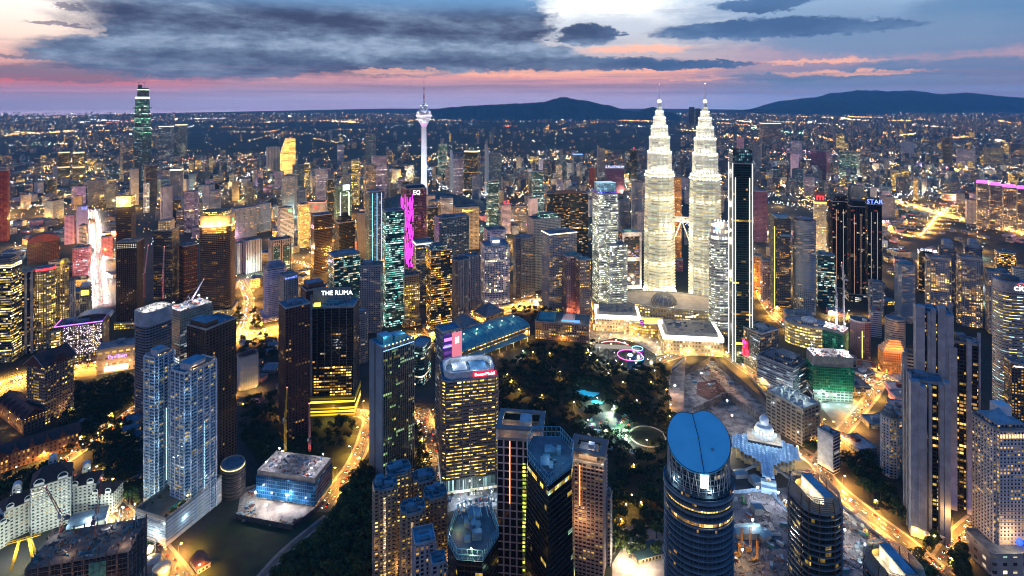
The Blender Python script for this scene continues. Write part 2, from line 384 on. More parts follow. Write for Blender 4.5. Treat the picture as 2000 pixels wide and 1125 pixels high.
def tower(label, px, yb, yt, wpx, mat, rat=.9, rot=20, shape='rect', name='office_tower', cat='tower', band=None, fin=None, plant=2, par=1.6, pm=None, roof=None,
          group=None, pod=None, cw=None, crown=None, mast=0, det=False, c=.2, blank=None):
    root, d, s, az = site(label, px, yb, name, cat, rot, group)
    w = size(wpx, d, az, rat, rot); dd = w*rat; h = max(6.0, zt(yt, d))
    P = {'rect': lambda: rect(w, dd), 'ell': lambda: ell(w, dd), 'cham': lambda: cham(w, dd, w*c), 'round': lambda: rrect(w, dd, min(w, dd)*c),
         'cross': lambda: cross(w, dd, w*c), 'bow': lambda: bow(w, dd, w*c)}[shape]()
    FOOT.append((root.location.x, root.location.y, max(w, dd)*.62))
    cw = cw or 3.2; pm = pm or CONC
    G().prism(P, 0, h, False, cw).build('facade', mat, root)
    G().prism(grow(P, -.05), h-.3, h, True).build('roof', roof or (ROOF if RN.random() < .7 else ROOFD), root)
    if par: G().ring(grow(P, .12), grow(P, -.5), h-.6, h+par).build('parapet', pm, root)
    if plant: rooftop(root, w, dd, h, plant, roof)
    if det: airunits(root, w, dd, h, 6)
    if band:
        st, bh, out, bm = band; me = G().ring(grow(P, out), grow(P, -.4), 0, bh).mesh('floor_band', bm)
        n = int(h/st)
        if n > 90: st = h/90; n = 90
        part_copies('floor_band', me, root, [st*(i+1)-bh for i in range(n) if st*(i+1) < h-.7])
    if fin:
        sp, fw, out, fm = fin; g = G(); n = len(P)
        for i in range(n):
            a, b = Vector(P[i]), Vector(P[(i+1) % n]); e = b-a; L = e.length
            if L < sp*.6: continue
            k = max(1, round(L/sp)); e.normalize(); nn = Vector((e.y, -e.x))
            for j in range(k+1):
                q = a+e*(L*j/k)+nn*(out/2-.05)
                g.prism(place(rect(fw, out), q.x, q.y, atan2(e.y, e.x)), 0, h+.5)
        g.build('vertical_fin', fm, root)
    if pod:
        ph, pg, pmat = pod
        q = grow(rect(w, dd), pg); G().prism(q, 0, ph, True, cw).build('podium', pmat, root)
        G().ring(grow(q, .15), grow(q, -.6), ph-.5, ph+1.2).build('podium_parapet', pm, root)
    if crown:
        ch, cin, cm = crown; q = grow(P, -w*cin)
        G().prism(q, h, h+ch, False, cw).build('crown', cm, root); G().prism(grow(q, -.1), h+ch-.4, h+ch-.1).build('crown_roof', ROOF, root)
    if mast: G().bar((0, 0, h), (0, 0, h+mast), .5, 6, .15).build('antenna', STEEL, root)
    return root, w, dd, h, d
# ================================================================ SETTING
PITPX = [(1334, 842), (1338, 722), (1394, 694), (1506, 792), (1494, 838), (1420, 872)]
PIT = [gp(*p) for p in PITPX]
def make_ground():
    m, t = newmat('ground'); tc = t.new('ShaderNodeTexCoord').outputs['Object']
    a = t.noise(tc, .0016, 6, .6); b = t.noise(tc, .03, 5, .6); c = t.noise(tc, .3, 3, .6)
    col = t.mix(t.rng(a, .44, .54), (.012, .017, .011), (.035, .035, .037))
    col = t.mix(t.m('MULTIPLY', t.rng(b, .48, .62), .7), col, (.012, .02, .01)); col = t.mix(t.m('MULTIPLY', t.rng(c, .4, .7), .4), col, (.055, .052, .05))
    finish(t, col, .9)
    g = G(); cx = sum(p[0] for p in PIT)/6; cy_ = sum(p[1] for p in PIT)/6
    far = []
    for p in PIT:
        dx, dy = p[0]-cx, p[1]-cy_; k = 31500/max(abs(dx), abs(dy)); far.append((cx+dx*k, cy_+dy*k))
    n = 6
    for i in range(n):
        j = (i+1) % n; A, B, C, D_ = PIT[i], PIT[j], far[j], far[i]
        for k in range(12):     # graded strips outward keep the sheet well shaped
            f0, f1 = (k/12)**4, ((k+1)/12)**4
            q = lambda p, r, f_: (p[0]+(r[0]-p[0])*f_, p[1]+(r[1]-p[1])*f_, 0)
            g.face([q(A, D_, f0), q(A, D_, f1), q(B, C, f1), q(B, C, f0)])
    struct('ground', g, m)
make_ground()

def ribbon(g, pts, w, z, off=0.0, z0=None):
    n = len(pts); L = []
    for i in range(n):
        a = Vector(pts[max(0, i-1)]); b = Vector(pts[min(n-1, i+1)]); e = (b-a).normalized(); nn = Vector((-e.y, e.x))
        p = Vector(pts[i]); L.append((p+nn*(off+w/2), p+nn*(off-w/2)))
    for (a, b), (c, d) in zip(L, L[1:]):
        g.face([(b.x, b.y, z), (d.x, d.y, z), (c.x, c.y, z), (a.x, a.y, z)])
        if z0 is not None:
            for p, q in ((a, c), (d, b)): g.face([(p.x, p.y, z0), (q.x, q.y, z0), (q.x, q.y, z), (p.x, p.y, z)])
def smooth(pts, k=5):
    out = []
    for i in range(len(pts)-1):
        p0, p1, p2, p3 = (Vector(pts[max(0, i-1)]), Vector(pts[i]), Vector(pts[i+1]), Vector(pts[min(len(pts)-1, i+2)]))
        for j in range(k):
            t = j/k
            out.append(.5*((2*p1)+(-p0+p2)*t+(2*p0-5*p1+4*p2-p3)*t*t+(-p0+3*p1-3*p2+p3)*t**3))
    return out+[Vector(pts[-1])]
def walk(pts, step, start=0.0):
    acc = start; out = []
    for a, b in zip(pts, pts[1:]):
        L = (b-a).length; e = (b-a).normalized() if L else Vector((1, 0))
        while acc < L: out.append((a+e*acc, e)); acc += step
        acc -= L
    return out

ASPH = plain((.062, .06, .058), .65, 0, .3, .08); PAVE = plain((.2, .19, .18), .8, 0, .25, .2); MARK = plain((.7, .7, .66), .6, 0, .1, 1)
SODIUM = (1, .44, .07); LAMPG = emis((1, .6, .2), 30); LAMPW = emis((.85, .93, 1), 30); LAMPY = emis((1, .72, .3), 30)
POLE = plain((.25, .26, .27), .4, .6, .1, 1)
_lp = {}
LAMPQ = []
def lamp(p, e, label, group, h=11.0, col=SODIUM, power=0, glow=None, side=1): LAMPQ.append((p, e, label, group, h, col, power*4.4, glow, side))
def flush_lamps():
    LAMPQ.sort(key=lambda q: q[0].y)
    for q in LAMPQ[:296]: lamp1(*q)
    poles, heads = G(), {}
    root = None
    for p, e, label, group, h, col, power, glow, side in LAMPQ[296:]:
        a = atan2(e.y, e.x)+(pi/2 if side > 0 else -pi/2); x, y = p.x+2.3*cos(a), p.y+2.3*sin(a)
        poles.bar((p.x, p.y, 0), (p.x, p.y, h), .16, 4, .1).bar((p.x, p.y, h), (x, y, h+.4), .09); heads.setdefault((glow or LAMPG).name, (G(), glow or LAMPG))[0].box(x, y, h+.3, 1.5, .8, .28, a)
    root = poles.build('far_street_lamps', POLE); root['kind'] = 'stuff'
    for g, m_ in heads.values(): g.build('far_street_lamps', m_)['kind'] = 'stuff'
    for p, e, label, group, h, col, power, glow, side in LAMPQ[296:]:
        a = atan2(e.y, e.x)+(pi/2 if side > 0 else -pi/2)
        if power: light(root, (p.x+2.3*cos(a), p.y+2.3*sin(a), h+4), col, power*.62, .5) if 'glowing' in label else light(root, (p.x+2.3*cos(a), p.y+2.3*sin(a), h-.2), col, power, .5, 'SPOT', radians(166), (0, 0, -1))
def lamp1(p, e, label, group, h=11.0, col=SODIUM, power=0, glow=None, side=1):
    if 'p' not in _lp:
        _lp['p'] = G().bar((0, 0, 0), (0, 0, h), .16, 6, .1).bar((0, 0, h), (1.9, 0, h+.5), .09, 4).mesh('pole', POLE)
    gk = glow or LAMPG
    if gk.name not in _lp: _lp[gk.name] = G().box(2.3, 0, h+.3, 1.5, .8, .28).mesh('lamp_head', gk)
    r = thing('street_lamp', label, 'street lamp', (p.x, p.y, 0), atan2(e.y, e.x)+(pi/2 if side > 0 else -pi/2), group)
    link('pole', _lp['p'], r); link('lamp_head', _lp[gk.name], r)
    if power: light(r, (2.3, 0, h-.2), col, power, .5, 'SPOT', radians(166), (0, 0, -1))
    return r

# roads: name, photo polyline of the ground, width m, lamp spacing m (0 none), lamp power W, place for labels
ROADS = [
 ('road', [(-60, 772), (40, 742), (130, 722), (265, 700), (420, 668), (560, 640)], 30, 24, 40000, 'on the wide orange avenue before the purple lit mall'),
 ('road', [(120, 905), (200, 850), (262, 798), (330, 760)], 9, 26, 9000, 'on the lane beside the dark overgrown lot'),
 ('road', [(150, 925), (240, 1000), (300, 1062), (372, 1150)], 13, 19, 12000, 'on the orange street before the blue white twin condominium'),
 ('road', [(560, 792), (640, 800), (716, 812), (714, 850), (694, 900), (660, 950), (628, 1000)], 13, 20, 12000, 'on the orange street behind the netted building site'),
 ('road', [(640, 1010), (560, 1075), (500, 1140)], 5, 0, 0, 'on the footpath by the dark meadow'),
 ('road', [(822, 800), (838, 850), (852, 930)], 16, 20, 12000, 'on the forecourt lane beside the yellow lit office tower'),
 ('road', [(838, 945), (900, 950), (975, 938)], 13, 24, 0, 'by the car park below the yellow lit office tower'),
 ('road', [(780, 665), (870, 650), (935, 622), (1010, 598), (1070, 590), (1160, 604)], 20, 24, 24000, 'on the golden road behind the curved roof hall'),
 ('road', [(1140, 660), (1165, 605), (1190, 560)], 12, 30, 16000, 'on the lit lane along the bright banded tower'),
 ('road', [(1290, 704), (1350, 688), (1410, 690), (1450, 716), (1525, 772), (1600, 842)], 14, 22, 15000, 'on the road skirting the excavation pit'),
 ('road', [(1560, 880), (1596, 905), (1625, 945), (1690, 1000), (1770, 1060), (1850, 1130)], 15, 20, 12000, 'on the busy road beside the grey finned towers'),
 ('road', [(1596, 905), (1640, 850), (1690, 790), (1745, 720), (1790, 690)], 11, 26, 12000, 'on the street past the green netted building'),
 ('road', [(1830, 1110), (1870, 1050), (1915, 1010)], 11, 20, 12000, 'on the side street below the finned towers'),
 ('road', [(470, 655), (482, 620), (486, 585), (470, 545)], 14, 26, 11000, 'in the golden tree lined street beside the lilac banded office'),
 ('road', [(196, 596), (192, 540), (188, 490), (184, 440), (176, 410)], 20, 26, 14000, 'in the dazzling white and pink shopping street'),
 ('road', [(540, 500), (640, 530), (720, 560), (790, 580)], 16, 34, 26000, 'in the glowing street between the dark towers'),
 ('road', [(1480, 560), (1500, 600), (1540, 640), (1600, 660)], 14, 30, 24000, 'in the lit street behind the black edged tower'),
 ('road', [(1715, 440), (1790, 462), (1830, 425), (1860, 400)], 14, 45, 42000, 'on the orange road through the low quarter'),
 ('road', [(1740, 390), (1850, 420), (1920, 438), (2040, 462)], 24, 40, 60000, 'on the bright highway before the magenta topped flats'),
 ('road', [(1750, 345), (1850, 335), (1930, 325), (2040, 318)], 24, 70, 90000, 'on the far lit viaduct'),
]
RP = []
LAMPS = []
def make_roads():
    r, pv, mk = G(), G(), G()
    for i, (nm, px, w, sp, pw, where) in enumerate(ROADS):
        pts = smooth([gp(*p) for p in px], 6); RP.append((pts, w)); z = .06+.006*i
        ribbon(r, pts, w, z)
        for sd in (1, -1): ribbon(pv, pts, 3, .19+.004*i, sd*(w/2+1.5), 0)
        if w >= 9:
            for p, e in walk(pts, 9):
                nn = Vector((-e.y, e.x))
                for o in ((0,) if w < 14 else (-w/6, w/6)):
                    q = p+nn*o; mk.face([(*(q-nn*.1), z+.02), (*(q-nn*.1+e*3.5), z+.02), (*(q+nn*.1+e*3.5), z+.02), (*(q+nn*.1), z+.02)])
        if sp:
            for k, (p, e) in enumerate(walk(pts, sp, 6)):
                for sd in ((1, -1) if w > 18 else ((1,) if k % 2 else (-1,))):
                    nn = Vector((-e.y, e.x))*sd; white = 'white and pink' in where
                    c = SODIUM if not white else RN.choice([(1, .75, .6), (1, .6, .65), (1, .85, .7)])
                    lamp(p+nn*(w/2+.8), e, 'street lamp '+where, 'street lamps '+where, col=c, power=pw*RN.uniform(.6, 1.2), glow=None if not white else LAMPW, side=sd)
    struct('road', r, ASPH); struct('pavement', pv, PAVE); struct('road_markings', mk, MARK)
make_roads()
def on_road(x, y, pad=3):
    for pts, w in RP:
        for a in pts:
            if (a.x-x)**2+(a.y-y)**2 < (w/2+pad+6)**2: return True
    return False
def taken(x, y, r):
    return any((a-x)**2+(b-y)**2 < (c+r)**2 for a, b, c in FOOT)
def inside(px, py, poly):
    r = False; n = len(poly)
    for i in range(n):
        (x0, y0), (x1, y1) = poly[i], poly[i-1]
        if (y0 > py) != (y1 > py) and px < (x1-x0)*(py-y0)/(y1-y0)+x0: r = not r
    return r

def sheet(name, px, z, mat):
    g = G(); g.face([(*gp(*p), z) for p in px]); return struct(name, g, mat)
GRASS = plain((.024, .04, .012), .9, 0, .5, .05, (.012, .02, .008)); EARTH = plain((.32, .27, .23), .9, 0, .5, .06, (.14, .115, .1)); PARKG = plain((.016, .024, .01), .9, 0, .5, .03, (.01, .014, .007))
LOT = plain((.13, .14, .16), .7, 0, .4, .05, (.08, .085, .1)); SAND = plain((.4, .36, .31), .9, 0, .5, .08, (.2, .18, .16))
sheet('park_lawn', [(975, 905), (968, 720), (1010, 660), (1090, 640), (1170, 655), (1290, 705), (1325, 720), (1322, 850), (1290, 1150), (1150, 1180), (1180, 905)], .02, PARKG)
sheet('meadow', [(370, 1060), (420, 1020), (560, 1010), (640, 985), (655, 1000), (500, 1140), (380, 1150)], .025, GRASS)
sheet('meadow', [(150, 770), (250, 735), (262, 790), (190, 850), (140, 850)], .025, GRASS)
sheet('meadow', [(470, 850), (560, 820), (700, 815), (690, 880), (640, 960), (500, 900)], .022, GRASS)
sheet('construction_ground', [(470, 962), (520, 945), (625, 975), (630, 985), (570, 1035), (462, 1012)], .03, SAND)
sheet('construction_ground', [(1420, 970), (1500, 955), (1560, 950), (1700, 1010), (1780, 1090), (1760, 1180), (1400, 1180)], .028, plain((.2, .19, .19), .9, 0, .5, .06, (.1, .1, .11)))
sheet('construction_ground', [(1580, 790), (1680, 770), (1742, 730), (1700, 720), (1600, 740)], .03, EARTH)
sheet('construction_ground', [(1302, 735), (1340, 700), (1338, 722), (1334, 842), (1310, 820)], .03, EARTH)
sheet('construction_ground', [(150, 1040), (240, 985), (330, 1080), (300, 1150), (200, 1150)], .026, SAND)
sheet('car_park', [(862, 925), (975, 912), (985, 985), (870, 1000)], .03, LOT)
sheet('plaza', [(1600, 790), (1660, 775), (1700, 800), (1640, 840)], .031, LOT)
sheet('plaza', [(1110, 640), (1160, 600), (1290, 640), (1320, 690), (1240, 700), (1130, 665)], .033, plain((.3, .27, .24), .7, 0, .3, .1))
# lake with its fountain rings
m, t = newmat('water'); finish(t, (.012, .02, .03), .05, 0)
LAKE = [(1150, 690), (1165, 668), (1200, 660), (1240, 668), (1280, 692), (1282, 712), (1240, 722), (1180, 716)]
sheet('lake_water', LAKE, .05, m)
# excavation: floor, retaining walls, deeper pit
def make_pit():
    CW = plain((.17, .155, .145), .9, 0, .5, .12, (.08, .07, .07)); dep = -9
    g = G(); n = len(PIT)
    for i in range(n):
        j = (i+1) % n; A, B = PIT[i], PIT[j]; g.face([(*A, .02), (*B, .02), (*B, dep-12), (*A, dep-12)])
    struct('pit_retaining_wall', g, CW)
    q = [gp(*p) for p in [(1366, 768), (1402, 756), (1422, 772), (1388, 790)]]     # inner holes at floor level
    Z = lambda P: [(p[0]*(H-dep)/H, p[1]*(H-dep)/H) for p in P]
    hole = Z([gp(*p) for p in [(1348, 800), (1420, 766), (1490, 814), (1425, 866)]])
    g = G(); cx = sum(p[0] for p in hole)/4; cy_ = sum(p[1] for p in hole)/4
    outer = [(min(p[0] for p in PIT)-5, min(p[1] for p in PIT)-5), (min(p[0] for p in PIT)-5, max(p[1] for p in PIT)+5), (max(p[0] for p in PIT)+5, max(p[1] for p in PIT)+5), (max(p[0] for p in PIT)+5, min(p[1] for p in PIT)-5)]
    hs = sorted(hole, key=lambda p: atan2(p[1]-cy_, p[0]-cx)); os_ = sorted(outer, key=lambda p: atan2(p[1]-cy_, p[0]-cx))
    best = min(range(4), key=lambda k: sum(hypot(hs[i][0]-os_[(i+k) % 4][0], hs[i][1]-os_[(i+k) % 4][1]) for i in range(4)))
    os_ = os_[best:]+os_[:best]
    for i in range(4):
        j = (i+1) % 4
        g.face([(*os_[i], dep), (*os_[j], dep), (*hs[j], dep), (*hs[i], dep)])
        g.face([(*hs[i], dep), (*hs[j], dep), (*hs[j], dep-10), (*hs[i], dep-10)])
    g.face([(*p, dep-10) for p in hs])
    struct('pit_floor', g, plain((.36, .34, .33), .9, 0, .6, .09, (.12, .11, .105)))
    g = G()
    for i in range(4):                                   # steel walings round the deep pit
        a, b = hs[i], hs[(i+1) % 4]
        for k in (2, 5, 8): g.bar((*a, dep-k), (*b, dep-k), .35)
        for k in range(1, 8): g.bar((a[0]+(b[0]-a[0])*k/8, a[1]+(b[1]-a[1])*k/8, dep-10), (a[0]+(b[0]-a[0])*k/8, a[1]+(b[1]-a[1])*k/8, dep+.8), .3)
    struct('pit_shoring', g, plain((.1, .085, .075), .8, .2, .3, .3))
    g = G(); g.face([(*p, dep+.15) for p in Z([gp(*p_) for p_ in [(1362, 748), (1398, 742), (1418, 762), (1384, 782), (1360, 770)]])]); struct('pit_red_hole_patch', g, plain((.1, .03, .03), .8, 0, .5, .1))  # flat dark red sheet painted to read as a hole; nothing is sunk
make_pit()

# hills
def hill(name, px0, px1, d, ridge, depth, col, jag=.02):
    g = G(); n = len(ridge)*8; rn = random.Random(px0); rows = []
    for i in range(n+1):
        f = i/n*(len(ridge)-1); k = min(int(f), len(ridge)-2); u = f-k; u = u*u*(3-2*u)
        h = zt(ridge[k]*(1-u)+ridge[k+1]*u, d); x = (px0+(px1-px0)*i/n-1000)/F*d
        h *= 1+rn.uniform(-jag, jag); rows.append([(x, d-depth, -3), (x, d-depth*.72, h*.28*rn.uniform(.7, 1.2)), (x, d-depth*.42, h*.66*rn.uniform(.86, 1.08)), (x, d-depth*.16, h*.93*rn.uniform(.97, 1.03)), (x, d, h), (x, d+depth*.4, h*.7), (x, d+depth, -3)])
    for a, b in zip(rows, rows[1:]):
        for k in range(6): g.face([a[k], b[k], b[k+1], a[k+1]])
    o = struct(name, g, col)
    for p in o.data.polygons: p.use_smooth = True
WOOD = plain((.05, .1, .11), .95, 0, .5, .004, (.035, .07, .085))  # blue, lightened wood colour has distance haze painted in
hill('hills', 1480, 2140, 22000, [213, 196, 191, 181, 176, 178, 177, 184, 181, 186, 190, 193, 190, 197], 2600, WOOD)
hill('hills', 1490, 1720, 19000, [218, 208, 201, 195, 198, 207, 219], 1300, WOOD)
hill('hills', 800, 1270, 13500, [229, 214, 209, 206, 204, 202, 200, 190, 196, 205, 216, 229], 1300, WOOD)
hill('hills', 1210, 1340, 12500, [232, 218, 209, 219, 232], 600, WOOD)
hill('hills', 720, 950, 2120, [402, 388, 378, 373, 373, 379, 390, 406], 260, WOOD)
# ================================================================ TOWERS (placed where they stand: photo column, row of the foot, row of the roof, width)
f = facade
M = dict(
 office=f((.2, .21, .24), (.03, .04, .05), 3, 3.8, .8, .5, .3, fl=.12),
 yband=f((.16, .15, .14), (.03, .035, .03), 3, 3.9, .94, .52, .45, GOLD, PALE, 1.2, .2),
 goldgrid=f((.42, .33, .2), (.05, .03, .02), 3.4, 3.8, .55, .6, .65, GOLD, WARM, 1.0, .1),
 beige=f((.42, .36, .26), (.03, .025, .02), 3.6, 3.8, .5, .55, .3, GOLD, PALE, .9),
 dkbrown=f((.055, .035, .03), (.015, .012, .012), 3.4, 3.5, .6, .5, .07, WARM, GOLD, 1.2),
 redbrown=f((.07, .028, .028), (.02, .012, .014), 3.6, 3.5, .5, .5, .09, WARM, GOLD, 1.2),
 black=f((.018, .018, .022), (.01, .012, .016), 3, 3.8, .9, .7, .05, WARM, PALE, 1.1, metal=.3),
 dkglass=f((.03, .035, .04), (.015, .025, .035), 3, 3.8, .9, .66, .16, WARM, PALE, 1.2, .03, metal=.35),
 orangewin=f((.02, .03, .032), (.012, .02, .025), 3, 3.8, .8, .5, .55, (1, .45, .08), GOLD, 1.15, .05, metal=.3),
 teal=f((.03, .07, .08), (.02, .09, .11), 3, 3.8, .92, .6, .3, (.5, .95, .85), PALE, 1.0, .12, metal=.4, cool=.5),
 tealhi=f((.03, .08, .08), (.02, .1, .1), 3, 3.8, .95, .5, .55, (.25, .95, .78), (.8, 1, .85), 1.0, .3, metal=.3, cool=.5),
 blue=f((.08, .14, .2), (.03, .09, .15), 3, 3.7, .8, .6, .17, PALE, COOL, 1.1, metal=.4),
 bluegrey=f((.17, .21, .27), (.03, .05, .08), 3.2, 3.6, .62, .55, .17, WARM, PALE, 1.1, metal=.3),
 grey=f((.26, .27, .3), (.025, .03, .04), 3.2, 3.5, .55, .5, .14, WARM, PALE, 1.1),
 greyfin=f((.33, .33, .37), (.02, .025, .03), 4, 3.6, .5, .95, .13, WARM, PALE, 1.0),
 white=f((.55, .57, .62), (.03, .04, .05), 3.4, 3.5, .5, .5, .16, WARM, PALE, 1.1),
 whiteband=f((.58, .58, .66), (.03, .035, .05), 3, 3.6, .96, .48, .2, PALE, WARM, 1.0, .05),
 lilac=f((.5, .44, .6), (.04, .04, .07), 3, 3.6, .95, .46, .2, PALE, (.8, .7, 1), 1.0, .06),
 lilacblank=f((.5, .42, .62), (.2, .17, .25), 6, 5, .2, .2, .05),
 pink=f((.75, .35, .42), (.2, .08, .1), 3, 3.6, .55, .5, .3, (1, .55, .55), PALE, .7),
 pinkhi=f((.7, .3, .4), (.3, .08, .12), 3, 3.6, .6, .55, .5, (1, .35, .4), (1, .7, .8), .8),
 purple=f((.16, .07, .17), (.05, .02, .06), 3, 3.6, .6, .6, .1, WARM, (1, .4, .9), .9),
 red=f((.3, .04, .03), (.05, .01, .01), 3, 3.6, .6, .5, .2, (1, .3, .1), WARM, 1.0),
 orangehot=f((.7, .3, .1), (.2, .06, .02), 3, 3.6, .6, .6, .5, (1, .33, .06), GOLD, .9),
 bright=f((.55, .55, .48), (.08, .09, .08), 2.6, 3.9, .95, .55, .75, (1, .93, .62), (.85, 1, .85), 1.35, .5, cool=.3),
 greenlit=f((.06, .12, .1), (.03, .08, .06), 3, 3.7, .6, .5, .3, (.6, 1, .55), PALE, 1.1),
 condo=f((.36, .38, .42), (.03, .035, .045), 3.6, 3.3, .55, .5, .3, WARM, GOLD, 1.2),
 condoblue=f((.28, .36, .45), (.03, .05, .07), 3.6, 3.3, .6, .5, .26, WARM, PALE, 1.15),
 farmid=f((.09, .13, .19), (.02, .03, .05), 4.5, 4.2, .6, .5, .2, WARM, PALE, 1.2),  # dark blue wall tint stands in for distance haze
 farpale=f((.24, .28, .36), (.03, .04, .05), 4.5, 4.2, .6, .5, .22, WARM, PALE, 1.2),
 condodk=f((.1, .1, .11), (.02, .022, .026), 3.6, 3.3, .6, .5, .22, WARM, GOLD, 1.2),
 far=f((.1, .135, .19), (.02, .035, .05), 4.5, 4.2, .6, .5, .3, WARM, PALE, 1.3),  # haze tint painted into the wall colour here too
 farblue=f((.07, .12, .2), (.02, .04, .07), 4.5, 4.2, .6, .5, .28, PALE, COOL, 1.3, cool=.5),  # wall blue carries painted haze as well
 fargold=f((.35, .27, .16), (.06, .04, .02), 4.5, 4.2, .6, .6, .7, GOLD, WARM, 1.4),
)
T = tower
SLW = plain((.5, .52, .58), .6); SLG = plain((.24, .25, .28), .7); SLD = plain((.1, .1, .105), .7); SLB = plain((.09, .06, .05), .7); SLC = plain((.45, .38, .28), .7)
SIGNW, SIGNB, SIGNR, SIGNP, SIGNG, SIGNY = emis((1, 1, 1), 2.2), emis((.15, .25, 1), 2.5), emis((1, .04, .05), 2.2), emis((.9, .1, 1), 2), emis((.1, 1, .25), 2), emis((1, .7, .1), 2)
def fsign(r, s, w, h, d, mat, z, sz, dx=0.0, face='front', name='sign'):
    # writing fixed to a face of the tower, half depth d away from its axis
    if face == 'front': return text(s, r, (dx, -d/2-.3, z), (pi/2, 0, 0), sz, mat, name)
    if face == 'left': return text(s, r, (-w/2-.3, dx, z), (pi/2, 0, -pi/2), sz, mat, name)
    return text(s, r, (w/2+.3, dx, z), (pi/2, 0, pi/2), sz, mat, name)
def strip(r, P, z, h, mat, name='light_strip', out=.25):
    return G().ring(grow(P, out), grow(P, -.1), z, z+h).build(name, mat, r)

def left_part():
    r, w, d, h, D = T('dark office tower of glowing yellow floors with a pale slatted crown at the left edge', 14, 700, 512, 58, M['yband'], .9, -32, band=(3.9, .9, .3, SLD), pod=(16, 4, M['goldgrid']), plant=0, det=False)
    for k in range(3): G().ring(rect(w*.96-k, d*.96-k), rect(w*.9-k, d*.9-k), h+1+k*3, h+2.6+k*3).build('crown_louvre', STEEL, r)
    G().box(0, 0, h, w*.6, d*.6, 11).build('plant_room', ROOFD, r); strip(r, rect(w, d), h-6, 4, emis((1, .9, .6), 1.1), 'lit_crown_band')
    r, w, d, h, D = T('dark glass slab with pale stone piers and arched top beside the yellow floored tower', 54, 688, 528, 32, M['dkglass'], .7, -20, plant=0)
    for sx in (-1, 0, 1): G().box(sx*(w/2-1), -d/2, 0, 3.2, 1.6, h-4).build('stone_pier', plain((.42, .4, .42), .6), r)
    g = G()
    for sx in (-1, 1):
        for k in range(8): g.bar((sx*w/4+w/4.4*cos(pi*k/8), -d/2-.4, h-4+w/4.4*sin(pi*k/8)), (sx*w/4+w/4.4*cos(pi*(k+1)/8), -d/2-.4, h-4+w/4.4*sin(pi*(k+1)/8)), .9)
    g.build('arched_crown', plain((.42, .4, .42), .6), r)
    r, w, d, h, D = T('curved gold lit office with a glowing red band along its roof edge', 88, 676, 522, 42, M['goldgrid'], .8, 0, 'ell', fin=(4.5, .6, .8, SLC), plant=1, cw=3.4, pod=(9, 2, M['goldgrid']))
    strip(r, ell(w, d), h-3, 3.4, SIGNR, 'red_light_band', .6)
    r, w, d, h, D = T('beige office of small square lit windows beside the gold domed turret', 113, 655, 520, 30, M['beige'], .8, -12, plant=0)
    G().lathe([(6.2, 0), (6.2, h+6), (7, h+6), (7, h+8)], 20).build('turret', M['goldgrid'], r, (w/2+2, -d/2, 0))
    G().lathe([(6.6*cos(a*pi/16), h+8+7*sin(a*pi/16)) for a in range(9)], 20).build('gold_dome', plain((.8, .55, .12), .35, .6), r, (w/2+2, -d/2, 0)); light(r, (w/2-9, -d/2-14, h+12), (1, .7, .2), 9000)
    T('white and dark narrow block behind the gold domed turret', 141, 640, 548, 14, M['white'], 1.2, -15)
    r, w, d, h, D = T('cream tower with a yellow green lit panel under its pale cap', 168, 622, 558, 23, M['beige'], .8, -18, plant=1, pm=SLW)
    G().box(0, -d/2-.3, h-16, w*.8, .8, 9).build('lit_panel', SIGNY, r); G().box(0, 0, h, w*.8, d*.8, 6).build('white_cap', WHITE, r)
    T('dull red high-rise cropped by the left edge of the picture', 6, 470, 333, 28, M['red'], .9, -15, plant=1)
    T('pink lit hotel block of small windows in the shopping quarter', 137, 476, 420, 22, M['pink'], .7, -15, roof=plain((.5, .3, .34)))
    r, w, d, h, D = T('plain lilac slab with a small blue sign at its top corner', 161, 474, 402, 23, M['lilacblank'], .6, -15, plant=1); fsign(r, 'Sol', w, h, d, SIGNB, h-6, 11, w*.25)
    T('short pale office with bright upper floors below the lilac slab', 163, 492, 440, 17, M['whiteband'], .9, -10)
    T('low pink department store with ribbed walls on the bright shopping street', 160, 535, 482, 36, M['pinkhi'], .9, -12, name='department_store', cat='shop', plant=1)
    T('pink and white gabled store across the bright shopping street', 208, 505, 462, 24, M['pinkhi'], .8, 10, name='department_store', cat='shop', plant=1)
    r, w, d, h, D = T('tall dark slab with a blazing golden latticed crown', 246, 610, 402, 38, M['dkbrown'], .8, -22, band=(3.6, .6, .3, plain((.16, .12, .09))), plant=1)
    G().prism(rect(w*1.02, d*1.02), h, h+20, True, 3).build('golden_crown', f((.8, .55, .2), (.9, .6, .2), 3, 4, .75, .7, 1, GOLD, PALE, 2.2, .9), r); light(r, (0, -d*.9, h+10), (1, .7, .25), 30000)
    r, w, d, h, D = T('brown ribbed tower with lamp rows near its top, before the golden crowned slab', 255, 636, 470, 54, M['dkbrown'], .8, -24, fin=(3.4, .5, .6, SLB), plant=1, pod=(12, 3, M['goldgrid']), det=True)
    g = G()
    for k in range(9):
        for q in range(3): g.box(-w*.44+w*.88*k/8, -d/2-.4, h-4-3*q, .9, .5, .9)
    g.build('lit_panel', emis((1, .85, .6), 1.6), r)
    r, w, d, h, D = T('dark condominium tower of stacked lit balconies with a boxy lit roof house', 325, 590, 448, 50, M['condodk'], .9, -25, band=(3.3, .7, 1.0, SLD), plant=0)
    G().box(0, 0, h, w*.66, d*.66, 20, 0, 4).build('plant_room', f((.3, .27, .22), (.6, .4, .2), 5, 5, .35, .35, 1, WARM, PALE, 1.5, 1), r)
    r, w, d, h, D = T('brown rounded hotel tower with a glowing amber crown and green emblem', 425, 612, 437, 74, M['dkbrown'], .8, -14, 'round', band=(3.6, .8, .45, plain((.14, .1, .08))), plant=0, c=.22, pod=(14, 3, M['goldgrid']))
    G().prism(rrect(w, d, w*.2), h, h+20, True, 3).build('amber_crown', plain((.75, .5, .25), .6), r)
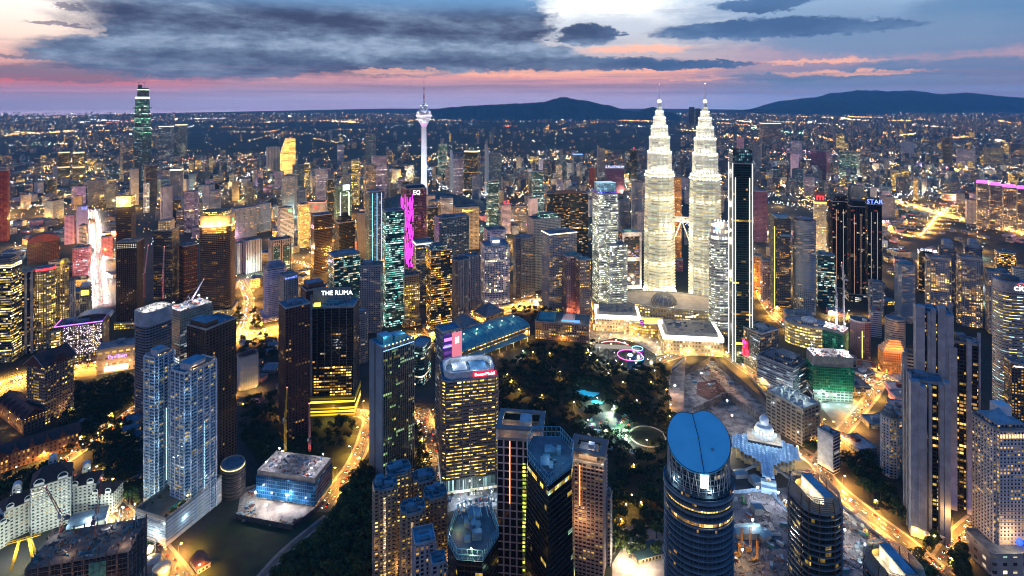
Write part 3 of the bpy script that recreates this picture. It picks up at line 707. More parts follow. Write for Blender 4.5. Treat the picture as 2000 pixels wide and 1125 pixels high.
    strip(r, rrect(w, d, w*.2), h-14, 13, f((.25, .15, .08), (.4, .2, .05), 3, 3.4, .7, .7, .9, (1, .5, .08), GOLD, 1.6, .8), 'lit_floors', .3)
    strip(r, rrect(w, d, w*.2), h-.6, 1.2, emis((1, .62, .18), 4), 'amber_light_strip', 1.4)
    for a in (-.35, -.1, .15, .38): light(r, (w*a, -d/2-7, h+4), (1, .62, .2), 15000)
    G().prism(rrect(w*.8, d*.8, w*.2), h+20, h+27, True, 3).build('plant_room', f((.2, .14, .08), (.3, .2, .05), 3, 3.5, .7, .6, .8, GOLD, PALE, 1.2, .5), r)
    o = G().lathe([(0, -.2), (2.6, -.2), (3, 0), (3, 1.2), (0, 1.4)], 16).build('emblem', SIGNG, r, (w*.5+.4, -d*.12, h+8)); o.rotation_euler = (0, pi/2, 0)
    r, w, d, h, D = T('slim tower wrapped in red lit scaffolding behind the amber crowned hotel', 368, 585, 478, 36, M['redbrown'], .9, 20, name='unfinished_tower', cat='tower'); g = G()
    for k in range(14): g.ring(rect(w+2, d+2), rect(w+1, d+1), h*k/14, h*k/14+.5)
    g.build('scaffold', plain((.35, .12, .1)), r)
    T('white twin stepped condominium behind the dark balconied tower', 325, 448, 364, 28, M['white'], .8, 15, 'cross', 'condominium', 'condominium', c=.22)
    T('pale lilac condominium of narrow stepped wings, left of the amber crowned hotel', 374, 452, 374, 32, M['lilac'], .8, -15, 'cross', 'condominium', 'condominium', c=.22)
    r, w, d, h, D = T('white finned slab of tall vertical piers right of the amber crowned hotel', 492, 530, 468, 36, M['greyfin'], .6, 24, fin=(5, 1, 1, SLW), plant=1)
    T('white finned lower block joined to the tall vertical pier slab', 470, 532, 474, 26, M['greyfin'], .7, 24, fin=(5, 1, 1, SLW), plant=1)
    T('bluish slab of flats with scattered lit windows behind the white finned slabs', 477, 462, 405, 50, M['condoblue'], .5, 20, name='apartment_block', cat='apartments')
    T('taller bluish slab of flats with a blank white end wall', 512, 452, 398, 36, M['condoblue'], .5, 28, name='apartment_block', cat='apartments')
    r, w, d, h, D = T('white office slab with a green emblem high on its blue end', 558, 482, 405, 32, M['whiteband'], .7, 18, plant=1); G().lathe([(0, 0), (4, 0), (4, 1), (0, 1)], 14).build('emblem', SIGNG, r, (w*.2, -d/2-.2, h-8)).rotation_euler = (pi/2, 0, 0)
    r, w, d, h, D = T('blue grey office with twin arched tops over dark glass panels', 547, 545, 466, 46, M['greyfin'], .7, 12, plant=1)
    for sx in (-1, 1):
        G().box(sx*w*.23, -d/2-.2, 3, w*.32, 1, h-16).build('glass_panel', M['teal'], r); g = G()
        for k in range(8): g.bar((sx*w*.23+w*.17*cos(pi*k/8), -d/2-.6, h-13+w*.17*sin(pi*k/8)), (sx*w*.23+w*.17*cos(pi*(k+1)/8), -d/2-.6, h-13+w*.17*sin(pi*(k+1)/8)), .8)
        g.build('arch', SLW, r)
    r, w, d, h, D = T('lilac white office of strong horizontal bands with chamfered corners', 537, 618, 520, 46, M['lilac'], .9, 8, 'cham', band=(3.6, 1.7, .5, plain((.55, .5, .64))), plant=1, c=.12, pod=(9, 6, M['lilac']))
    G().loft([(h, cham(w*.9, d*.9, 4)), (h+9, cham(w*.6, d*.6, 3))]).build('hipped_roof', plain((.12, .16, .24)), r)
    r, w, d, h, D = T('small pale office with a glowing blue sign, beside the lilac banded office', 563, 625, 535, 38, M['bluegrey'], .8, 24, plant=0, fin=(4, .5, .5, SLW)); fsign(r, 'THE WEST', w, h, d, SIGNB, h-5, 5)
    T('gold striped block lit from top to bottom, behind the dark brown slab', 593, 482, 398, 22, f((.7, .5, .2), (.3, .2, .05), 3, 3.2, .7, .7, .8, GOLD, PALE, 1.2, .6), .8, 20)
    r, w, d, h, D = T('white framed office with a round red sign and red roof lamps', 620, 462, 394, 38, M['white'], .7, -10, plant=1); fsign(r, 'm', w, h, d, SIGNR, h-12, 16); strip(r, rect(w, d), h, 1.6, emis((1, .3, .2), 1.5))
    T('plain near black brown slab with one lit floor near its foot', 628, 530, 418, 42, f((.03, .018, .018), (.014, .01, .01), 3, 3.8, .9, .6, .012, WARM, GOLD, 1.2, .03), .8, 14)
    r, w, d, h, D = T('black tower stepping up to a rounded dark cap', 673, 505, 432, 40, M['black'], .9, 20); G().box(0, 0, h, w*.66, d*.66, 13).build('upper_tier', M['black'], r); G().box(0, 0, h+13, w*.4, d*.4, 9).build('upper_tier', M['black'], r)
    r, w, d, h, D = T('bright green white tower with lit edge stripes and a blank lit screen on top', 670, 455, 362, 34, M['greenlit'], .8, 16, plant=1)
    for sx in (-1, 1): G().box(sx*w*.3, -d/2-.3, 4, 2.2, .8, h-24).build('light_strip', emis((.7, 1, .75), 1.8), r)
    G().box(w*.1, -d/2-.5, h-13, w*.45, 1, 17).build('lit_screen', emis((.8, 1, .92), 1.8), r)
    T('blank grey slab without windows between the black and the blue striped towers', 707, 505, 416, 20, f((.2, .22, .26), (.1, .11, .13), 5, 5, .3, .2, .03), .9, 12)
    r, w, d, h, D = T('slender dark tower with glowing blue vertical stripes', 732, 520, 372, 38, M['blue'], .9, 18, plant=1)
    for sx in (-.3, 0, .3): G().box(sx*w, -d/2-.3, 4, 1.2, .7, h-8).build('light_strip', emis((.15, .55, 1), 1.6), r)
    r, w, d, h, D = T('dark teal residential tower with a row of amber lit roof terraces', 672, 612, 494, 64, M['teal'], .8, 18, plant=2, det=True); strip(r, rect(w, d), h-4, 2.4, f((.3, .2, .1), (.4, .25, .1), 4, 3, .7, .7, .9, WARM, GOLD, 1.6, .6), 'lit_terrace')
    T('grey condominium of small dark square windows right of the teal terraced tower', 726, 645, 515, 46, M['grey'], .7, -12, name='condominium', cat='condominium', plant=2, det=True)
    r, w, d, h, D = T('emerald glass tower with glowing green floors and a pale corner blade', 768, 632, 410, 42, M['tealhi'], .9, 12, plant=1, mast=10)
    G().box(w/2+.4, -d/2, 0, 1.6, 2.5, h+6).build('corner_blade', plain((.5, .52, .56), .4, .3), r)
    r, w, d, h, D = T('tower draped in magenta light streaks with two white letters at its top', 808, 520, 366, 50, f((.1, .04, .1), (.04, .015, .05), 3, 3.7, .7, .6, .2, WARM, (1, .3, .8), .9), .9, 18, plant=1)
    g = G(); rn = random.Random(3)
    for k in range(60): g.box(-w/2-.35, rn.uniform(-d/2, d/2), rn.uniform(5, h-30), .6, 1.3, rn.uniform(8, 28))
    for k in range(130): g.box(-w/2+1.2+1.9*(k % max(2, int(w*.36/1.9))), -d/2-.35, rn.uniform(5, h-24), 1.1, .6, rn.uniform(5, 18))
    g.build('magenta_light_strip', emis((.95, .05, .9), 1.8), r); fsign(r, 'EQ', w, h, d, SIGNW, h-10, 15)
    G().loft([(h, rect(w, d)), (h+7, [(p[0], p[1]) for p in rect(w*.9, d*.5)])]).build('sloped_crown', DARK, r)
left_part()

def centre_part():
    r, w, d, h, D = T('blue grey office of banded floors with white lit roof signs, beside the magenta tower', 826, 590, 470, 40, M['office'], .8, 14, band=(3.8, .9, .35, SLG), plant=1); strip(r, rect(w, d), h-4.5, 3, emis((.85, .95, 1), 2), 'lit_roof_sign', .3)
    T('yellow lit lower block at the foot of the emerald tower', 802, 632, 535, 34, M['goldgrid'], .8, 12, pod=(10, 3, M['goldgrid']))
    r, w, d, h, D = T('dark glass tower speckled all over with amber windows', 857, 648, 484, 50, M['orangewin'], .8, 18, plant=2, pod=(10, 5, M['goldgrid']), det=True)
    G().loft([(h, rect(w*.9, d*.9)), (h+7, rect(w*.5, d*.9))]).build('sloped_crown', M['teal'], r)
    T('deep blue glass slab with pale corner stripes behind the amber speckled tower', 882, 540, 422, 68, M['blue'], .5, 20, fin=(6, .4, .4, plain((.1, .3, .4))), plant=2)
    r, w, d, h, D = T('pair of pale grey finned office slabs with rounded ends', 900, 622, 505, 40, M['greyfin'], .8, 22, 'round', fin=(6, 1.2, 1, plain((.4, .37, .38))), plant=1, c=.2, det=True)
    T('taller grey slab joined behind the pale finned offices', 920, 610, 498, 34, M['grey'], .8, 22, fin=(6, 1.2, 1, SLG), plant=1)
    r, w, d, h, D = T('cream hotel slab of square windows with a yellow sign along its top', 911, 485, 404, 50, M['beige'], .5, 10, plant=1, par=3); fsign(r, 'Sheraton', w, h, d, SIGNY, h-7, 9)
    T('small white tower with a dark cap left of the cream hotel', 840, 440, 382, 20, M['white'], .9, 14); T('white block of round balconies left of the cream hotel', 872, 450, 386, 26, M['whiteband'], .9, 14)
    T('narrow dark block with one lit column, in front of the white balconied block', 843, 470, 404, 24, M['dkglass'], .9, 14)
    r, w, d, h, D = T('white gridded office with a convex front and a lit box on its roof', 967, 596, 475, 56, f((.6, .62, .72), (.05, .06, .09), 3.1, 3.8, .62, .66, .35, PALE, WARM, 1.1, .1), .8, 12, 'bow', fin=(6.2, .8, .6, plain((.6, .62, .72))), plant=0, c=.1, pod=(7, 4, M['goldgrid']))
    G().box(0, 0, h, w*.36, d*.4, 9).build('plant_room', WHITE, r); G().box(0, -d*.2-.5, h+3.5, w*.26, .8, 4).build('lit_sign', SIGNW, r)
    T('lilac grey tower with a stepped lit top behind the convex white office', 966, 575, 446, 44, M['lilac'], .8, 16, plant=2)
    r, w, d, h, D = T('grey stepped condominium with three projecting bays', 1024, 575, 462, 48, M['grey'], .8, 20, 'cross', 'condominium', 'condominium', c=.2, band=(3.5, .6, .5, SLG), plant=2)
    T('dark teal tower rising behind the lilac stepped tower', 962, 450, 352, 24, M['teal'], .9, 14, mast=18); r, w, d, h, D = T('small lilac block carrying a red ring sign', 988, 455, 400, 20, M['lilac'], .8, 10); fsign(r, 'KB', w, h, d, SIGNR, h+9, 16)
    T('blue grey low office behind the red ring sign', 1010, 450, 402, 36, M['office'], .7, 10)
    r, w, d, h, D = T('pale concrete gridded slab with a green glass box on its roof', 1062, 560, 424, 66, M['grey'], .6, 24, band=(3.5, 1.2, .4, plain((.4, .42, .46))), plant=0); G().box(w*.12, 0, h, w*.6, d*.7, 9).build('roof_box', M['tealhi'], r)
    r, w, d, h, D = T('white apartment block of dark glass balconies with a bright lit roof edge', 1092, 600, 452, 68, M['condo'], .6, 26, band=(3.3, .7, 1.0, plain((.5, .48, .45))), plant=2, det=True, pod=(8, 5, M['goldgrid']))
    strip(r, rect(w, d), h-1, 1.6, emis((1, .8, .45), 2.6), 'lit_roof_edge', .9)
    r, w, d, h, D = T('broad dark hotel slab with a shallow arched top', 1106, 490, 376, 84, M['dkglass'], .35, 10, 'bow', c=-.06, plant=0); g = G()
    G().prism([(-w/2+w*k/12, .0) for k in range(13)]+[(w/2, 3), (-w/2, 3)], 0, 1).build('roof_slab', ROOFD, r, (0, 0, h))
    for k in range(12): g.bar((-w/2+w*k/12, -d/2+2, h+9*sin(pi*k/12)), (-w/2+w*(k+1)/12, -d/2+2, h+9*sin(pi*(k+1)/12)), 1.1); g.box(-w/2+w*(k+.5)/12, -d/2+3.5, h-.4, w/12, 2, max(.6, 8.5*sin(pi*(k+.5)/12)))
    g.build('arched_top', plain((.16, .1, .1)), r)
    r, w, d, h, D = T('dark mauve hotel tower in two slabs glowing red at the foot', 1116, 618, 498, 38, f((.16, .13, .16), (.03, .025, .03), 3.6, 3.6, .45, .5, .22, WARM, GOLD, 1.1), .8, 24, plant=2, roof=plain((.1, .26, .28))); light(r, (-w*.2, -d/2-13, 14), (1, .2, .08), 26000, 2); light(r, (w*.25, -d/2-13, 26), (1, .2, .08), 9000, 2)
    T('right hand slab of the mauve hotel with amber windows and a teal roof', 1139, 624, 505, 32, f((.13, .12, .15), (.03, .025, .03), 3.6, 3.6, .45, .5, .35, WARM, GOLD, 1.1, seed=3), .9, 24, plant=1, roof=plain((.1, .26, .28)))
    r, w, d, h, D = T('tall bright office of white and yellow lit bands with a glowing blue box on top', 1182, 600, 376, 50, M['bright'], .8, 24, band=(3.9, 1.4, .4, plain((.55, .56, .52), .5)), plant=0, pod=(14, 4, M['goldgrid']))
    G().box(0, 0, h+4, w*.86, d*.86, 17).build('glass_crown', f((.2, .35, .4), (.25, .45, .5), 3, 4, .9, .9, .7, (.3, .6, .75), (.5, .8, .9), .35, .9), r); strip(r, rect(w*.9, d*.9), h, 4, f((.1, .1, .5), (.1, .1, .6), 3, 4, .7, .7, .8, (.15, .2, 1), (1, .1, .5), 1.6, .5), 'blue_light_band')
    T('lower banded wing in front of the tall bright office', 1202, 606, 476, 46, M['bright'], .8, 24, band=(3.9, 1.7, .4, plain((.4, .43, .43), .5)), plant=1)
    r, w, d, h, D = T('white portal framed office of dark glass with a teal roof', 1230, 560, 452, 44, f((.03, .03, .04), (.03, .03, .05), 3, 4, .95, .8, .25, ORG, (.3, .3, 1), 1), .7, 18, plant=1, roof=plain((.1, .3, .36)))
    for sx in (-1, 1): G().box(sx*w*.47, -d/2-.4, 0, w*.1, 1.6, h).build('white_frame', plain((.6, .55, .62)), r)
    for k in (0, .5, .94): G().box(0, -d/2-.5, h*k, w*.94, 1.9, h*.07).build('white_frame', plain((.6, .55, .62)), r)
    T('blue shuttered condominium left of the floodlit twin towers', 1245, 455, 356, 26, M['condoblue'], .8, 10, 'cham', 'condominium', 'condominium'); T('shorter blue grey condominium beside the blue shuttered one', 1219, 460, 393, 24, M['bluegrey'], .8, 10, name='condominium', cat='condominium')
    T('glowing brick orange tower seen between the floodlit twin towers', 1322, 510, 345, 18, M['orangehot'], .9, 0); T('purple lit low block between the feet of the twin towers', 1326, 528, 506, 16, M['purple'], 1, 0)
    r, w, d, h, D = T('bright rounded cream banded office with an oval crest before the right twin tower', 1405, 648, 468, 42, M['bright'], .8, 0, 'ell', band=(3.9, 1.7, .35, plain((.62, .6, .52), .5)), plant=0, pod=(10, 3, M['goldgrid']))
    for k, (s_, z0) in enumerate(((.92, 0), (.86, 11), (.8, 22))): G().prism(ell(w*s_, d*s_), h+z0, h+z0+11, True).build('lit_tier', f((.6, .58, .55), (.5, .5, .5), 5, 11, .7, .5, .8, PALE, COOL, 1.2, .8), r)
    G().box(-w*.1, -d*.45, h+18, 6, 2, 8).build('screen', SIGNB, r)
    for k in range(4): G().box((k-1.5)*5, -1.5*k, h+33, 3, 5, 4).build('plant_room', WHITE, r)
    light(r, (0, -d*.7, h+36), (1, .85, .6), 16000)
    r, w, d, h, D = T('dark tower with two hanging sky terraces, right of the black edged tower', 1524, 605, 420, 40, M['condodk'], .9, 14, plant=0)
    for k, (q, sx) in enumerate(((.985, -.1), (.8, .2))): G().box(sx*w, -d*.3, h*q, w*.7, d*.9, 3).build('sky_terrace', plain((.2, .35, .42)), r)
    G().box(-w*.45, -d/2-.3, 8, 1, .8, h*.85).build('light_strip', SIGNY, r)
    T('teal grey rounded condominium of curved balcony bands', 1571, 610, 430, 44, M['condoblue'], .9, 0, 'ell', 'condominium', 'condominium', (3.4, 1.1, .8, plain((.3, .36, .4))), crown=(5, .12, M['bluegrey']), plant=1)
    T('green tinted condominium slab with amber windows right of the rounded one', 1611, 596, 496, 40, M['teal'], .7, 14, name='condominium', cat='condominium', plant=2, roof=plain((.1, .28, .34)))
    r, w, d, h, D = T('pale tower topped by a big round red sign', 1601, 495, 392, 26, f((.4, .37, .34), (.1, .08, .06), 3, 3.6, .4, .6, .5, GOLD, PALE, 1.0), .8, 8, plant=0); G().box(0, 0, h, w*.8, d*.6, 22).build('sign_box', plain((.3, .05, .05)), r); fsign(r, 'm', w, h, d*.6+2, SIGNR, h+11, 26); strip(r, rect(w, d), h-6, 4, SIGNY)
    T('purple lit dark office behind the black edged tower', 1482, 470, 372, 32, M['purple'], .9, 10); r, w, d, h, D = T('orange lit facade glowing beside the foot of the black edged tower', 1477, 570, 498, 22, M['orangehot'], 1.1, 0); light(r, (-2, -d/2-14, 30), (1, .45, .1), 16000, 2)
    T('mauve office block under the orange glow', 1500, 590, 508, 30, f((.3, .2, .25), (.05, .04, .05), 3.2, 3.6, .6, .5, .2), .9, 12)
centre_part()

def right_part():
    for px, yb, yt, w, lab in ((1637, 572, 392, 38, 'left black tower of the dark trio with sloped glass crown'), (1672, 585, 402, 36, 'middle black tower of the dark trio with lit vertical cores'), (1705, 572, 398, 34, 'right black tower of the dark trio with a blue sign on its side')):
        r, W, d, h, D = T(lab, px, yb, yt, w, f((.012, .012, .018), (.008, .01, .016), 3, 3.8, .95, .8, .07, PALE, (1, .2, .15), 1.1, seed=px, metal=.3), .9, 16, fin=(5, .4, .5, DARK), plant=1, pod=(16, 5, f((.1, .1, .1), (.03, .03, .03), 4, 3.6, .9, .5, .4, PALE, COOL, 1)))
        G().loft([(h, rect(W*.96, d*.96)), (h+12, [(-W*.3, -d*.48), (W*.48, -d*.48), (W*.48, d*.48), (-W*.3, d*.48)])]).build('sloped_crown', M['black'], r)
        for sx in (-.25, .2): G().box(sx*W, -d/2-.4, 10, .5, .5, h-26).build('light_strip', emis((1, .6, .4), .45), r)
        if px == 1705: fsign(r, 'STAR', W, h, d, SIGNB, h+6, 13)
    T('blue grey slab of flats behind the dark trio', 1732, 430, 384, 32, M['bluegrey'], .6, 10, name='apartment_block', cat='apartments')
    T('blue grey condominium with a dark central recess', 1711, 614, 550, 34, M['condoblue'], .8, 16, 'cross', 'condominium', 'condominium', (3.3, .7, .5, plain((.24, .32, .38))), c=.16)
    T('tall pale blue condominium of slanted balcony bands with a stepped teal roof', 1767, 626, 515, 44, M['condoblue'], .8, 22, 'cham', 'condominium', 'condominium', (3.3, .9, .8, plain((.3, .4, .46))), plant=3, c=.15, roof=plain((.1, .3, .38)), pod=(8, 4, M['grey']))
    for px, lab in ((1832, 'left twin condominium with a tan roof screen and many lit windows'), (1893, 'right twin condominium with a tan roof screen and many lit windows')):
        r, w, d, h, D = T(lab, px, 634, 506, 54, f((.34, .37, .42), (.03, .035, .045), 3.4, 3.3, .6, .55, .5, WARM, GOLD, 1.2, seed=px), .7, 12, 'cross', 'condominium', 'condominium', c=.14, plant=1, fin=(6.8, .5, .7, plain((.3, .36, .42))))
        G().ring(rect(w*.95, d*.9), rect(w*.9, d*.84), h, h+6).build('roof_screen', plain((.5, .4, .33)), r)
    for px, lab in ((1850, 'left grey condominium with a blank rounded head behind the tan topped twins'), (1900, 'right grey condominium with a blank rounded head behind the tan topped twins')):
        r, w, d, h, D = T(lab, px, 600, 482, 40, M['bluegrey'], .8, 12, 'cross', 'condominium', 'condominium', c=.2, plant=0); G().loft([(h, rect(w*.55, d*.8)), (h+12, rect(w*.55, d*.8)), (h+15, rect(w*.4, d*.7))]).build('roof_head', plain((.26, .32, .38)), r)
    r, w, d, h, D = T('small dark art deco tower with a round white sign', 1806, 570, 488, 32, M['dkglass'], .9, 14, 'cham'); fsign(r, 'O TMB', w, h, d, SIGNW, h+2, 7)
    T('pale boxy condominium behind the curved sign tower at right', 1950, 650, 530, 52, M['condo'], .8, 12, name='condominium', cat='condominium', plant=3, det=True)
    T('dark block of amber windows in the low quarter at right', 1963, 548, 492, 42, M['orangewin'], .7, 12); T('grey office cropped by the right edge above the curved sign tower', 1992, 560, 525, 34, M['grey'], .8, 10)
    for px, w, yt, lab in ((1918, 24, 358, 'first of the magenta crowned flats, nearest the white slab'), (1944, 26, 362, 'second of the magenta crowned flats from the white slab'), (1971, 28, 366, 'third of the magenta crowned flats, the widest'), (1998, 28, 369, 'last of the magenta crowned flats at the edge of the picture')):
        r, W, d, h, D = T(lab, px, 448, yt, w, f((.14, .15, .17), (.03, .03, .04), 4, 3.6, .6, .5, .45, WARM, PALE, 1.2, seed=px), .8, 10, name='apartment_tower', cat='apartments', plant=0)
        G().loft([(h, rect(W, d)), (h+9, rect(W*.8, d))]).build('curved_crown', SIGNP, r)
    T('white slab with one dark glass stripe near the magenta crowned flats', 1896, 436, 390, 22, M['white'], .8, 14)
    r, w, d, h, D = T('curved office of cream bands and lit floors with white letters under its dark cap', 1972, 812, 562, 84, f((.34, .3, .28), (.03, .045, .05), 3, 4, .97, .5, .5, GOLD, (.5, .9, .9), 1.1, .25, cool=.35), .9, 30, 'round', band=(4, 1.9, .4, plain((.36, .31, .29))), plant=0, c=.35)
    G().prism(rrect(w*1.01, d*1.01, w*.35), h, h+11, True).build('blank_crown', plain((.32, .29, .3)), r); G().lathe([(w*.3, h+11), (w*.3, h+15), (0, h+15.2)], 24).build('plant_drum', ROOFD, r)
    text('citi', r, (w*.1, -d/2-.7, h+4.5), (pi/2, 0, 0), 12, SIGNW, 'letters'); g = G()
    for k in range(6): g.bar((w*.1-3+8*k/6, -d/2-.7, h+9+2*sin(pi*k/6)), (w*.1-3+8*(k+1)/6, -d/2-.7, h+9+2*sin(pi*(k+1)/6)), .45)
    g.build('red_arc', SIGNR, r)
    r, w, d, h, D = T('brown slant roofed office cropped at right in front of the curved office', 1990, 830, 705, 62, f((.1, .08, .07), (.03, .025, .02), 3, 3.6, .6, .5, .35, WARM, GOLD, 1.1), .9, 22, plant=1); G().box(-w*.2, -d/2-.3, h-4, w*.4, .6, 1.2).build('lit_sign', SIGNW, r)
    T('round fronted beige office of stacked curved terraces', 1748, 700, 622, 40, f((.34, .3, .28), (.04, .04, .04), 3, 3.6, .97, .5, .1), .9, 0, 'ell', band=(3.6, 1.5, .5, plain((.4, .35, .32))), plant=1)
    r, w, d, h, D = T('stepped terrace block flooded with orange light', 1742, 725, 682, 56, M['orangehot'], .7, 20, plant=0, name='terraced_building', cat='building')
    for k in range(5): G().box(w*.04*k, d*.08*k, h+2.6*k, w*(.9-.1*k), d*(.9-.14*k), 2.6).build('terrace', plain((.6, .36, .2)), r)
    for k in (-.3, .1, .4): light(r, (w*k, -d/2-9, h+13), (1, .42, .08), 13000, 2)
    T('white stepped hotel with a red hipped cap', 1709, 655, 605, 26, M['whiteband'], .9, 14, crown=(5, .15, plain((.3, .06, .05)))); r, w, d, h, D = T('purple brown eight sided office with a lit stripe', 1680, 698, 624, 40, f((.13, .08, .1), (.03, .025, .03), 3.2, 3.5, .6, .5, .04), 1, 0, 'cham', c=.28, band=(3.5, .8, .3, plain((.17, .11, .13))), plant=1); G().box(w*.1, -d/2-.4, 5, 1, .6, h*.7).build('light_strip', SIGNY, r)
    r, w, d, h, D = T('white grey condominium tower of ribbed corners with a hexagon roof', 1738, 925, 812, 44, f((.5, .52, .56), (.03, .035, .04), 3.6, 3.2, .5, .55, .12, WARM, GOLD, 1.2), .9, -20, 'cham', 'condominium', 'condominium', (3.2, .6, .5, plain((.5, .52, .56))), c=.25, plant=1, det=True)
    for k, s_ in enumerate((.8, .62, .42)): G().prism(cham(w*s_, d*s_, w*s_*.25), h+4*k, h+4*k+4, True).build('roof_tier', ROOF, r)
    r, w, d, h, D = T('small white office cube with a blank wall and a dark glass side', 1619, 915, 842, 44, f((.6, .58, .6), (.03, .035, .05), 5, 3.6, .96, .7, .05, COOL, PALE, 1), .7, -32, plant=1, det=True, roof=plain((.1, .26, .36)))
    G().box(0, -d/2-.2, 3, w*.99, .5, h-3.5).build('blank_wall', plain((.55, .53, .55)), r)
right_part()

def far_part():
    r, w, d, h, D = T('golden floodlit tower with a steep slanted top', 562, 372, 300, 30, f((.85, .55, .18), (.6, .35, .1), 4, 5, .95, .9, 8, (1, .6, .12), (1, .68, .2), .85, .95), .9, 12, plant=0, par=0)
    hh = zt(270, D)-h; g = G(); P = rect(w, d)
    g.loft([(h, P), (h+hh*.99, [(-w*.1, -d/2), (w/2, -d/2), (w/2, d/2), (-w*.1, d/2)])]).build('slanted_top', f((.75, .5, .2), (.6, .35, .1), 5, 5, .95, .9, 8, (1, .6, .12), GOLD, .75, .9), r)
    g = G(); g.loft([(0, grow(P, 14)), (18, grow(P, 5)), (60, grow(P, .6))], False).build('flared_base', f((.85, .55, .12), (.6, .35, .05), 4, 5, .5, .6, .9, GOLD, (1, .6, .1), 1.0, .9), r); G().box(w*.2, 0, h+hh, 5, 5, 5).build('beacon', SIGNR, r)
    T('white ribbed slab beside the golden floodlit tower', 533, 342, 287, 26, M['greyfin'], .6, 12, fin=(8, 2, 1.5, SLW), plant=1)
    for px, lab in ((124, 'left one of two dark glass slabs with lamp rows on their roofs'), (153, 'right one of two dark glass slabs with lamp rows on their roofs')):
        r, w, d, h, D = T(lab, px, 352, 297, 24, M['dkglass'], .7, 8, plant=0); g = G()
        for k in range(8): g.box(-w*.45+w*.9*k/7, -d/2-.5, h-3, 4, 1, 4)
        g.build('roof_light', emis((1, .75, .4), 2.2), r); strip(r, rect(w, d), h*.45, 6, emis((1, .7, .3), .9))
    for a in (
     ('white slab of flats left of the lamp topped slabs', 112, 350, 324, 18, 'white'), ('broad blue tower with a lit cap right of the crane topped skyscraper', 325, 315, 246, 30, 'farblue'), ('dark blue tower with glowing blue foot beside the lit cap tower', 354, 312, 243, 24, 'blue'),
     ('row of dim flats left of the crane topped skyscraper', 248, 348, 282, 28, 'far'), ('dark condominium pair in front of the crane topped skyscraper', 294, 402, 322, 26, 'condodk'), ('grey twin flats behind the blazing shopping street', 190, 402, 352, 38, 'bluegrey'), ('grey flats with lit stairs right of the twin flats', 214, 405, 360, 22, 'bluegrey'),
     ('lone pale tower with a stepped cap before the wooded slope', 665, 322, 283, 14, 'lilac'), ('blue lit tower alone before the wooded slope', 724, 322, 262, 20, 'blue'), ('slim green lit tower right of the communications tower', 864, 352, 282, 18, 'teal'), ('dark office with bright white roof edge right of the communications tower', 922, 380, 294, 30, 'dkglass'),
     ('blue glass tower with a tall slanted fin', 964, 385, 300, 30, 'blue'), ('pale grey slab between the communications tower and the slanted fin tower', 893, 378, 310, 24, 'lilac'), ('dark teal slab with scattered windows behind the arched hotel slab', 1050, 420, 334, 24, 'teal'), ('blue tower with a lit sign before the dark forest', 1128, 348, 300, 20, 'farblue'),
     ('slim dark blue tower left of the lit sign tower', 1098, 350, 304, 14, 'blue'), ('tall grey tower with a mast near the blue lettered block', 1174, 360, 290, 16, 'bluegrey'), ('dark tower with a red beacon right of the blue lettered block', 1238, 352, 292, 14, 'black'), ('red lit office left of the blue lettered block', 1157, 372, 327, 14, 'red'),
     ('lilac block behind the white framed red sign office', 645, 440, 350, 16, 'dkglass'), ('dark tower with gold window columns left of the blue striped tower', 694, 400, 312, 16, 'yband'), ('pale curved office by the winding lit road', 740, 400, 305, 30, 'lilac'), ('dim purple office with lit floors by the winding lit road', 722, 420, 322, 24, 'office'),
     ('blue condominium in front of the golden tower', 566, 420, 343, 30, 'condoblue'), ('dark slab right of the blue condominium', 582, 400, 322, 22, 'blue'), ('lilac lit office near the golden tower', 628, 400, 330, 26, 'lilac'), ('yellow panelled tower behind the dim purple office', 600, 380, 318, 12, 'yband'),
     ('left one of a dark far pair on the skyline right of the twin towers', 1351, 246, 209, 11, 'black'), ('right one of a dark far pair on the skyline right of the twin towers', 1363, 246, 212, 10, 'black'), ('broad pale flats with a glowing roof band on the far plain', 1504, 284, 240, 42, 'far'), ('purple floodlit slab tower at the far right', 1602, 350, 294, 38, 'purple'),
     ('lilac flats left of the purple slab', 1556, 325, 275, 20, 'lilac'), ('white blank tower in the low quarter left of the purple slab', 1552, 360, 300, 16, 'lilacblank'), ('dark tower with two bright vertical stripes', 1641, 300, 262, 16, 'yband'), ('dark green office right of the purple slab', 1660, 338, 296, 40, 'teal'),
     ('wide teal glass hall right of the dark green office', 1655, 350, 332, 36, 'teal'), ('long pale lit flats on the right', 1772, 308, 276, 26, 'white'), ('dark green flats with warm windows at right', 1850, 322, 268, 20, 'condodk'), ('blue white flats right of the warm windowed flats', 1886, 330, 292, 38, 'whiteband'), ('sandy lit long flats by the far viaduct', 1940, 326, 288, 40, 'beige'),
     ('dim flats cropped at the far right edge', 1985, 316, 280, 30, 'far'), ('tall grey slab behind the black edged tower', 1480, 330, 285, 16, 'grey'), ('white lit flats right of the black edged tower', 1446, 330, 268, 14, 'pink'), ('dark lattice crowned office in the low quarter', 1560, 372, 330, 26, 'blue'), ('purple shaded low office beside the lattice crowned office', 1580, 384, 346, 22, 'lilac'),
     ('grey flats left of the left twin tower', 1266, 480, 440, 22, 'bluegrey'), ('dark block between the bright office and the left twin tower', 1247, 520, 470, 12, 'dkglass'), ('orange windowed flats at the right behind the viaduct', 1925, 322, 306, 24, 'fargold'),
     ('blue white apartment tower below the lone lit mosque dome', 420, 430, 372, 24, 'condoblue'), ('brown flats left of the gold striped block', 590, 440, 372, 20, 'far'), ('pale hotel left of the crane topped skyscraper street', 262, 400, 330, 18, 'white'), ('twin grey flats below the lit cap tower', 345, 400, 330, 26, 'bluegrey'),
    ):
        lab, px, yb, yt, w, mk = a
        r, W, d, h, D = T(lab, px, yb, yt, w, M[mk], .8, RN.choice((-1, 1))*RN.uniform(8, 20), name='high_rise', cat='high-rise', plant=1, mast=25 if 'mast' in lab else 0)
